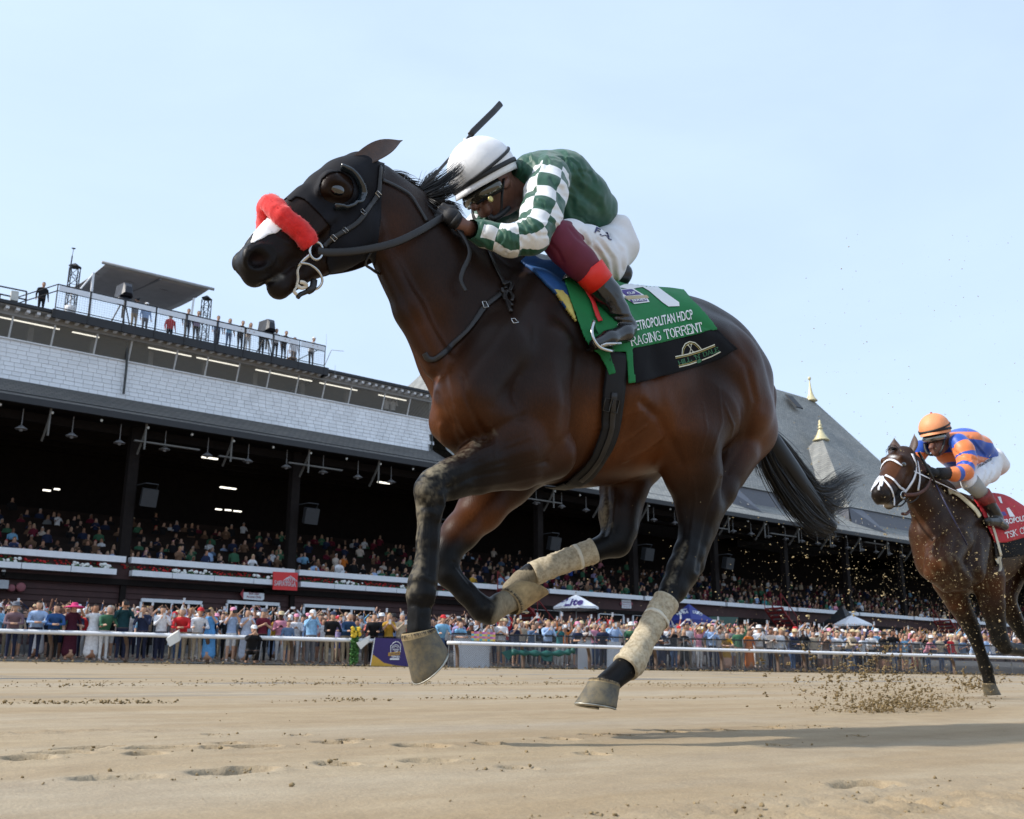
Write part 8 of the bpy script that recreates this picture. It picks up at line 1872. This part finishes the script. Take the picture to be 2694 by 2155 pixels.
# people on the roof deck
for k, (px, py, Yv, pose, top, leg, hair, kw, lab) in enumerate([
    (107, 808, DY+1.6, 'stand', 'black', 'black', 'brown', {}, 'man in dark suit at the left corner of the roof deck'),
    (352, 845, DY+.9, 'camera', 'grey', 'khaki', 'dark', dict(prop='camera'), 'camera operator in grey behind the blue shrouded camera'),
    (382, 838, DY+1.2, 'stand', 'pale blue', 'grey', 'dark', dict(hat='cap', hatc='white'), 'man in pale checked shirt and white cap under the awning'),
    (447, 862, DY+2.0, 'stand', 'red', 'black', 'brown', {}, 'person in dark red top seated under the awning edge'),
    (492, 862, DY+.6, 'stand', 'navy', 'navy', 'dark', {}, 'person in navy beside the deck rail post'),
    (516, 868, DY+.6, 'lean2', 'lavender', 'black', 'dark', {}, 'person in pale purple shirt near the right lattice tower'),
    (571, 872, DY+.6, 'stand', 'slate blue', 'navy', 'dark', {}, 'man in slate blue behind the middle of the deck rail'),
    (602, 880, DY+.6, 'stand', 'sky blue', 'denim', 'brown', dict(female=True), 'woman in sky blue behind the banner rail'),
    (633, 890, DY+.5, 'lean2', 'black', 'black', 'brown', {}, 'man in black leaning on the deck rail'),
    (654, 893, DY+.5, 'lean2', 'floral cream', 'white', 'dark', dict(female=True), 'woman in pale floral dress at the deck rail'),
    (688, 905, DY+1.0, 'camera', 'black', 'black', 'dark', {}, 'person in black left of the open deck camera'),
    (724, 915, DY+.5, 'stand', 'white', 'black', 'brown', {}, 'person in white right of the open deck camera'),
    (747, 922, DY+.5, 'lean2', 'black', 'black', 'brown', {}, 'person in black bending beside the rattan chair'),
    (775, 885, DY+1.4, 'stand', 'white', 'grey', 'brown', dict(scale=1.05), 'man in white shirt standing tall on the roof deck'),
    (822, 895, DY+.5, 'lean2', 'white', 'black', 'dark', dict(hat='cap', hatc='white'), 'man in white shirt and white cap at the right end of the deck')]):
    add_person(at(px, py, Yv)[0], Yv, zt, pose, top, leg, hair, skin=1, label=lab, group='people on the roof deck', h=.034, **kw)
for px, py, top in ((1040, 1085, 'white'), (1022, 1085, 'white')):
    p = at(px, py, 50.9); add_person(p[0], 51.2, 15.3, 'camera', top, 'black', 'dark', skin=4, label='man in white shirt with binoculars in the press box window' if px > 1030 else 'person in white shirt beside the binocular man in the press box', h=.034)
# ================================================================== rail, fence, trackside things
RY1 = 37.0
def rail_y(px): return 1660+.0265*px
def rail_line(xa, xb, off, n=30): return [tuple(on_line(px, off, rail_y(px))) for px in np.linspace(xa, xb, n)]
POSTB = plain('brown_post', (.13, .085, .06), .75, var=.2)
def goose(px, off, parent):
    q = on_line(px, off, rail_y(px)); b0 = on_line(px+4, off+.45); zg = gz(b0[1]); P = smooth_pts([(b0[0], b0[1], zg), (b0[0], b0[1], zg+(q[2]-zg)*.5), (b0[0]*.7+q[0]*.3, b0[1]*.7+q[1]*.3, zg+(q[2]-zg)*.75), (q[0], q[1], q[2]-.03)], 5); part('gooseneck_post', POSTB, lambda m: m.tube(P, .07, 8), parent, True)
q = on_line(400, -.25); rl_ = empty('outer_rail', (q[0], q[1], gz(q[1]))); tag(rl_, 'white tubular rail with people leaning on it along the left of the track', 'rail')
part('rail_tube', WHP, lambda m: m.tube(rail_line(-400, 986, -.25), .088, 14, flat=(.85, 1.1)), rl_, True)
for px in (-60, 130, 330, 545, 765, 960): goose(px, -.25, rl_)
q = on_line(1900, -.8); r2_ = empty('outer_rail', (q[0], q[1], gz(q[1]))); tag(r2_, 'white rail standing in front of the chain-link fence to the right', 'rail')
part('rail_tube', WHP, lambda m: m.tube(rail_line(1177, 3000, -.8, 40), .078, 14, flat=(.85, 1.2)), r2_, True)
for px in (1200, 1372, 1546, 1720, 1893, 2040, 2110, 2300, 2500, 2690): goose(px, -.8, r2_)
for px in (1210, 1365, 1560, 1745, 1930, 2125): part('rail_joint', plain('joint_grey', (.45, .45, .46), .5), lambda m: m.tube(rail_line(px, px+2, -.8, 2), .081, 12, flat=(.85, 1.2)), r2_)
# chain-link fence
def ftop(px): return 1668+.0226*(px-1240)
FO = -.10
def fpt(px, py=None, off=FO): return on_line(px, off, ftop(px) if py is None else py)
q = fpt(1800); fc = empty('chain_link_fence', (q[0], q[1], gz(q[1]))); tag(fc, 'black chain-link fence with steel posts holding back the crowd', 'fence')
t = NT('chain_link'); tc = t.n('TexCoord'); sp = t.n('SeparateXYZ'); t.l(tc.outputs['Object'], sp.inputs['Vector'])
def diag(sg):
    a = t.n('Math', operation='MULTIPLY_ADD'); a.inputs[1].default_value = sg; t.l(sp.outputs['Z'], a.inputs[0]); t.l(sp.outputs['X'], a.inputs[2]); b = t.n('Math', operation='MULTIPLY'); b.inputs[1].default_value = 1/.08; t.l(a.outputs[0], b.inputs[0]); c = t.n('Math', operation='FRACT'); t.l(b.outputs[0], c.inputs[0]); d = t.n('Math', operation='LESS_THAN'); d.inputs[1].default_value = .14; t.l(c.outputs[0], d.inputs[0]); return d.outputs[0]
mxm = t.n('Math', operation='MAXIMUM'); t.l(diag(1.0), mxm.inputs[0]); t.l(diag(-1.0), mxm.inputs[1]); t.set(color=(.13, .13, .135), rough=.5, metal=.4, alpha=mxm.outputs[0])
fpx = np.linspace(1180, 2900, 24)
part('wire_mesh', t.m, lambda m: [m.add([(a[0], a[1], gz(a[1])+.03), (b[0], b[1], gz(b[1])+.03), (b[0], b[1], b[2]-.02), (a[0], a[1], a[2]-.02)], [(0, 1, 2, 3)]) for a, b in zip([fpt(p) for p in fpx[:-1]], [fpt(p) for p in fpx[1:]])], fc)
STP = plain('galvanised_post', (.15, .155, .16), .5, metal=.3, var=.15)
part('top_rail', BLKP, lambda m: m.tube([tuple(fpt(p)) for p in fpx], .03, 6), fc)
for px in list(range(1181, 1300, 111))+list(range(1330, 2760, 78)):
    a = fpt(px, None, FO-.05); part('fence_post', STP, lambda m: m.tube([(a[0], a[1], gz(a[1])), (a[0], a[1], a[2]+.03)], .022, 6), fc)
def line_quad(name, pix, off, mat, parent=None, th=.05):
    P = [on_line(a, off, b) for a, b in pix]; n = len(P); nn = np.array([LN[0], LN[1], 0])*th
    return meshobj(name, P+[p+nn for p in P], [tuple(range(n))[::-1], tuple(range(n, 2*n))]+[(k, (k+1) % n, n+(k+1) % n, n+k) for k in range(n)], mat, parent)
PNL = plain('panel_white', (.62, .66, .72), .6, var=.04)
for pix, lb in (([(1194, 1670), (1288, 1672), (1288, 1758), (1195, 1756)], 'large pale blue-white panel behind the chain-link near the lifted hoof'), ([(1521, 1684), (1556, 1685), (1555, 1762), (1520, 1761)], 'narrow white panel behind the chain-link left of the leg wrap'), ([(1598, 1688), (1634, 1689), (1633, 1762), (1597, 1761)], 'narrow white panel behind the chain-link nearest the leg wrap')):
    tag(line_quad('white_gate_panel', pix, FO+.06, PNL), lb, 'panel')
def line_text(vf, p0, p1, hpx, off, mat, parent):
    v, f = vf; p0, p1 = np.array(p0, float), np.array(p1, float); P = []
    for a, b in v: q = p0+(p1-p0)*a+np.array([0, -hpx*b]); P.append(on_line(q[0], off, q[1]))
    return meshobj('lettering', P, f, mat, parent)
# towel over the fence
cols = [(.62, .22, .12), (.62, .40, .08), (.45, .12, .35), (.10, .35, .42), (.60, .25, .40), (.5, .5, .2)]; m = MB()
for i in range(9):
    for j in range(4):
        a, b = 1240+7*i, 1247+7*i; y0, y1 = 1661+6*j+.35*i, 1667+6*j+.35*i
        m.add([on_line(a, FO-.10-.02*(i % 2), y0), on_line(b, FO-.10-.02*((i+1) % 2), y0), on_line(b, FO-.10-.02*((i+1) % 2), y1), on_line(a, FO-.10-.02*(i % 2), y1)], [(0, 1, 2, 3)], (i*2+j*3) % 6)
o = m.build('towel', None, None, False, [plain('towel_%d' % k, c, .9) for k, c in enumerate(cols)]); o.modifiers.new('s', 'SOLIDIFY').thickness = .015; tag(o, 'multicoloured checked towel hung over the chain-link fence', 'towel')
# green tarpaulin roll below the rail
GT = plain('tarp_green', (.008, .085, .075), .6, var=.25, scale=6)
tp = empty('tarpaulin', tuple(on_line(1420, -.6, 1740))); tag(tp, 'rolled dark green tarpaulin slung below the right rail', 'tarpaulin')
P = [on_line(a, -.6, b) for a, b in ((1345, 1716), (1390, 1718), (1440, 1720), (1490, 1717), (1512, 1710))]; mm = MB(); mm.tube(smooth_pts(P, 8), [.10+.035*math.sin(k*1.3) for k in range(33)], 12); mm.build('roll', GT, tp, True)
for nm, pix in (('loose_corner', ((1319, 1716), (1346, 1708), (1350, 1722), (1338, 1738))), ('hanging_fold', ((1420, 1722), (1455, 1724), (1452, 1740), (1430, 1738)))): line_quad(nm, pix, -.62, GT, tp, .03)
# banner
bn = empty('banner', tuple(on_line(1030, -.38, 1752))); tag(bn, 'purple and gold race series banner hung over the rail beside the lifted hoof', 'banner')
BPUR = plain('banner_purple', (.030, .016, .11), .7, var=.08); BGOLD = plain('banner_gold', (.50, .29, .035), .7, var=.06); Ob = -.40
def bq(nm, pix, mat, off=0.0): return line_quad(nm, pix, Ob-off, mat, bn, .004)
bq('cloth', [(985, 1678), (1150, 1684), (1146, 1755), (972, 1752)], BPUR); bq('gold_corner', [(981, 1722), (992, 1730), (1010, 1744), (1042, 1751), (1072, 1754), (972, 1752)], BGOLD, .012)
bq('white_edge', [(985, 1678), (987, 1678), (975, 1752), (973, 1752)], SIGNW, .016); mm = MB()
def bl(pl, r=.012): mm.tube([tuple(on_line(a, Ob-.02, b)) for a, b in pl], r, 4)
bl([(1028, 1717), (1028, 1699), (1032, 1696), (1034, 1692), (1042, 1688), (1050, 1690), (1054, 1696), (1053, 1716)]); bl([(1031, 1706), (1034, 1700), (1040, 1696), (1047, 1698), (1051, 1704)]); bl([(1035, 1704), (1041, 1700), (1047, 1704)]); mm.build('shield_line', SIGNW, bn)
for txt, a, b, h_, mt in (("BREEDERS'", (1033, 1710.5), (1050, 1711), 4, SIGNW), ('CUP', (1037, 1715.5), (1047, 1716), 4, SIGNW), ('SERIES', (1030, 1730), (1052, 1730.5), 5, SIGNW)): line_text(text_mesh(txt, .02), a, b, h_, Ob-.02, mt, bn)
bq('gold_ribbon', [(1022, 1717), (1053, 1714), (1052, 1723), (1021, 1726)], BGOLD, .016); line_text(text_mesh('CHALLENGE', .02), (1024, 1724), (1051, 1721), 5, Ob-.024, BPUR, bn); bq('white_strip', [(1026, 1732), (1050, 1732), (1050, 1736), (1026, 1736)], SIGNW, .016)
# two white boxes on the rail
for pix, lb in (((((437, 1681), (468, 1661), (473, 1686), (446, 1702))), 'tilted white box clipped to the rail below the man in red'), (((938, 1692), (969, 1678), (970, 1690), (949, 1709)), 'tilted white box clipped to the rail under the flower garland')):
    P = [on_line(a, -.5, b) for a, b in pix]; Pb = [on_line(a+4, -.28, b-6) for a, b in pix]
    tag(meshobj('rail_box', P+Pb, [(3, 2, 1, 0), (4, 5, 6, 7)]+[(q, (q+1) % 4, 4+(q+1) % 4, 4+q) for q in range(4)], plain('box_white', (.66, .65, .61), .6, var=.06)), lb, 'box')
# garland
ga = empty('flower_garland', tuple(on_line(936, -.35, 1750))); tag(ga, 'hanging green garland topped with yellow flowers on the rail', 'garland')
rgg = random.Random(3); mm = MB()
for k in range(420):
    f_ = rgg.random(); p = on_line(938-9*f_+rgg.uniform(-11, 10), -.36+rgg.uniform(-.08, .05), 1650+98*f_); r = rgg.uniform(.03, .06); mm.sphere(p, (r, r*.4, r*.8), 5, 3, M=Matrix.Rotation(rgg.uniform(0, 6), 3, 'Z') @ Matrix.Rotation(rgg.uniform(-1, 1), 3, 'X'))
o = mm.build('leaves', plain('garland_leaf', (.035, .13, .02), .6, var=.3), ga); o['kind'] = 'stuff'
for k in range(22): m = MB(); m.sphere(on_line(936+rgg.uniform(-14, 12), -.46, 1662+rgg.uniform(-10, 12)), rgg.uniform(.04, .07), 7, 5); m.build('yellow_flower', plain('yellow_petal', (.62, .42, .02), .6, var=.15), ga)
# umbrellas and tents on the apron
def umbrella(px, py, Yv, wpx, hpx, label, texts=()):
    top = at(px, py, Yv); sc = depth(top)/F; R = wpx*sc; H_ = hpx*sc; o = empty('umbrella', (top[0], Yv, az(Yv, top[0]))); tag(o, label, 'umbrella'); m = MB(); n = 8; v = [(top[0], Yv, top[2])]; f = []
    for lev, (rr, dz_) in enumerate(((.18, .12), (.6, .52), (1.0, .92), (1.0, 1.10))):
        for k in range(n*4):
            a = 2*math.pi*k/(n*4)+.2; fl = 1-.05*(abs(((k % 4)-2))/2 != 0)*(lev > 1)*(1 if k % 4 else 0)*.0; s_ = 1-.045*math.sin(math.pi*(k % 4)/4)*(lev > 0)
            v.append((top[0]+R*rr*math.cos(a)*s_, Yv+R*rr*math.sin(a)*s_, top[2]-H_*dz_-.02*math.sin(math.pi*(k % 4)/4)))
    nn = n*4
    f += [(0, 1+k, 1+(k+1) % nn) for k in range(nn)]
    for L in range(3): f += [(1+L*nn+k, 1+(L+1)*nn+k, 1+(L+1)*nn+(k+1) % nn, 1+L*nn+(k+1) % nn) for k in range(nn)]
    meshobj('canopy', v, f, plain('umbrella_white', (.76, .77, .80), .7, var=.03), o).modifiers.new('s', 'SOLIDIFY').thickness = .02
    part('pole', GREYP, lambda m: (m.tube([(top[0], Yv, az(Yv, top[0])), (top[0], Yv, top[2]+.12)], .03, 8), m.sphere((top[0], Yv, top[2]+.14), .05, 8, 5)), o)
    for txt, a, b, h_, mt, sh in texts:
        vv, ff = text_mesh(txt, .03, sh); P = []
        bvu = bvh_of(o.children[0])
        for x_, y_ in vv:
            q = np.array(a)+(np.array(b)-np.array(a))*x_+np.array([0, -h_])*y_; P.append(hit(q[0], q[1], .03, bvu))
        meshobj('lettering', P, ff, mt, o)
LOGO = plain('umbrella_navy', (.05, .02, .16), .7)
umbrella(1515, 1565, 42.5, 60, 34, 'white umbrella with dark blue lettering standing over the crowd', [('Lite', (1482, 1595), (1534, 1592), 18, LOGO, .3), ('Miller', (1477, 1586), (1497, 1578), 6, LOGO, .2)])
umbrella(2240, 1619, 44.5, 52, 26, 'white umbrella beside the black tent at the right'); umbrella(2700, 1660, 43, 44, 26, 'white umbrella cut off at the right edge of the picture')
def tent(px, py, Yv, wl, el, col, label, texts=None):
    top = at(px, py, Yv); sc = depth(top)/F; R = wl*sc; H_ = el*sc; o = empty('tent', (top[0], Yv, az(Yv, top[0]))); tag(o, label, 'tent'); ez = top[2]-H_; r3 = R*.78
    cs = [(top[0]-r3, Yv-r3), (top[0]+r3, Yv-r3), (top[0]+r3, Yv+r3), (top[0]-r3, Yv+r3)]
    v = [(top[0], Yv, top[2])]+[(a, b, ez) for a, b in cs]+[(top[0]+(a-top[0])*.5, Yv+(b-Yv)*.5, ez+H_*.42) for a, b in cs]+[(a, b, ez-.3) for a, b in cs]
    f = [(0, 5+k, 5+(k+1) % 4) for k in range(4)]+[(5+k, 1+k, 1+(k+1) % 4, 5+(k+1) % 4) for k in range(4)]+[(1+k, 9+k, 9+(k+1) % 4, 1+(k+1) % 4) for k in range(4)]
    cn = meshobj('canopy', v, f, col, o); cn.modifiers.new('s', 'SOLIDIFY').thickness = .02
    for a, b in cs: part('leg', GREYP, lambda m: m.tube([(a, b, az(Yv, top[0])), (a, b, ez)], .03, 6), o)
    if texts:
        bvu = bvh_of(cn)
        for txt, a, b, h_ in texts:
            vv, ff = text_mesh(txt, .02); P = []
            for x_, y_ in vv: q = np.array(a)+(np.array(b)-np.array(a))*x_+np.array([0, -h_])*y_; P.append(hit(q[0], q[1], .04, bvu))
            meshobj('lettering', P, ff, SIGNW, o)
tent(1812, 1588, 44, 58, 44, plain('tent_blue', (.018, .030, .20), .6, var=.06), 'royal blue pop-up tent with white lettering behind the crowd', [('ULTRA', (1778, 1618), (1812, 1615), 8), ('ULTRA', (1822, 1615), (1854, 1618), 8), ('Michelob', (1785, 1608), (1808, 1605), 4)])
tent(2215, 1594, 45.5, 46, 42, BLKP, 'black pop-up tent behind the right white umbrella')
o = sign_quad('green_board', [(1866, 1622), (1942, 1624), (1941, 1650), (1866, 1648)], 43.2, plain('board_green', (.05, .10, .08), .7, var=.1), None, .04); tag(o, 'dull green board beside the blue tent', 'board')
# red outside stairs
RST = plain('stair_red', (.20, .012, .012), .6, var=.15)
def stairs(px, py, Yv, label):
    b = at(px, py, Yv); o = empty('red_stairs', (b[0], Yv, 1.2)); tag(o, label, 'stairs'); top = 5.4; L = 4.6; z0 = 1.3
    for k in range(14): part('tread', RST, lambda m: m.box((b[0]+L*k/14, Yv-.7, z0+(top-z0)*(1-k/14)-.16), (b[0]+L*k/14+.34, Yv+.7, z0+(top-z0)*(1-k/14)-.02)), o)
    for s_ in (-.74, .74): part('handrail', RST, lambda m: (m.tube([(b[0], Yv+s_, top+1.0), (b[0]+L, Yv+s_, z0+1.0)], .04, 6), m.tube([(b[0], Yv+s_, top-.1), (b[0]+L, Yv+s_, z0-.05)], .09, 6), [m.tube([(b[0]+L*q/5, Yv+s_, top-(top-z0)*q/5-.1), (b[0]+L*q/5, Yv+s_, top-(top-z0)*q/5+1.0)], .03, 5) for q in range(6)]), o)
stairs(2035, 1615, 46.6, 'dark red outside staircase rising to the balcony past the green board'); stairs(2480, 1650, 46.6, 'dark red outside staircase behind the chasing horse'); stairs(1330, 1560, 46.6, 'dark red staircase seen behind the leading horse\'s forelegs')

# ================================================================== thrown dirt
rgd = random.Random(31); fl = []
def fly(px, py, Yv, r): fl.append((tuple(at(px, py, Yv)), r))
SPR = clod_mat('wet_dirt', (.11, .075, .032), (.27, .195, .10))
for k in range(1500):                                   # the burst by the second horse's foot
    a = rgd.random(); px = rgd.gauss(2350, 115); top = 1880-max(0, rgd.gauss(60, 55))*(1.2-abs(px-2330)/420); py = min(1892, max(1700, top)); Yv = rgd.uniform(3.1, 4.0)
    if gz(Yv) > at(px, py, Yv)[2]: py -= 20
    fly(px, py, Yv, .002+.011*rgd.random()**2.6)
for k in range(900): fly(rgd.gauss(2380, 90), 1878-abs(rgd.gauss(0, 24)), rgd.uniform(3.0, 3.5), .002+.013*rgd.random()**2)
for k in range(130): fly(rgd.gauss(2575, 35), 1815-abs(rgd.gauss(0, 22)), rgd.uniform(4.2, 4.6), .004+.018*rgd.random()**2)
for k in range(60): px = rgd.gauss(2200, 90); fly(px, 1790-abs(rgd.gauss(0, 60)), rgd.uniform(3.0, 3.8), .006+.02*rgd.random()**2)
big = [q for q in fl if q[1] > .0065]; fl = [q for q in fl if q[1] <= .0065]
for p, r in big:                                        # crumbly lumps: several bits stuck together
    for k in range(5): fl.append(((p[0]+rgd.gauss(0, r*.55), p[1]+rgd.gauss(0, r*.4), p[2]+rgd.gauss(0, r*.5)), r*rgd.uniform(.25, .7)))
for k in range(5200):
    px = rgd.gauss(2365, 130); Yv = rgd.uniform(2.9, 4.2); fly(px, min(1890, 1880-abs(rgd.gauss(0, 60))), Yv, rgd.uniform(.0007, .0028))
m = clods('dirt_burst', fl, SPR); tag(m, 'burst of wet dirt clods thrown up in front of the chasing horse', 'flying dirt', kind='stuff')
fl = []
for k in range(4200):
    px = 2750-abs(rgd.gauss(0, 420)); py = rgd.gauss(1560, 150)
    if rgd.random() < .10: py = rgd.uniform(600, 1400); px = rgd.uniform(2100, 2694)
    if py > 1830 or px < 1500: continue
    Yv = rgd.uniform(1.9, 3.9); fly(px, py, Yv, (.0008+.0030*rgd.random()**4)*Yv/2.2)
for k in range(26): fly(rgd.uniform(2050, 2690), rgd.uniform(1400, 1640), rgd.uniform(2.6, 3.6), .005+.007*rgd.random())
for px, py, r in ((2370, 1185, .006), (2480, 1330, .004), (2210, 1335, .005), (2205, 1375, .006), (2620, 1285, .005), (2665, 1287, .006), (2262, 1160, .005), (2260, 1140, .003), (2265, 1095, .003), (2330, 1110, .003), (1965, 1095, .004), (2135, 1220, .005)): fly(px, py, 3.0, r)
fl = [q for q in fl if q[1] < .004]+[((p[0]+rgd.gauss(0, r*.5), p[1]+rgd.gauss(0, r*.4), p[2]+rgd.gauss(0, r*.5)), r*rgd.uniform(.3, .7)) for p, r in fl if r >= .004 for k in range(5)]
m = clods('flying_dirt', fl, clod_mat('dry_dirt', (.30, .22, .11), (.50, .40, .23))); tag(m, 'fine specks of sand hanging in the air behind the leading horse', 'flying dirt', kind='stuff')
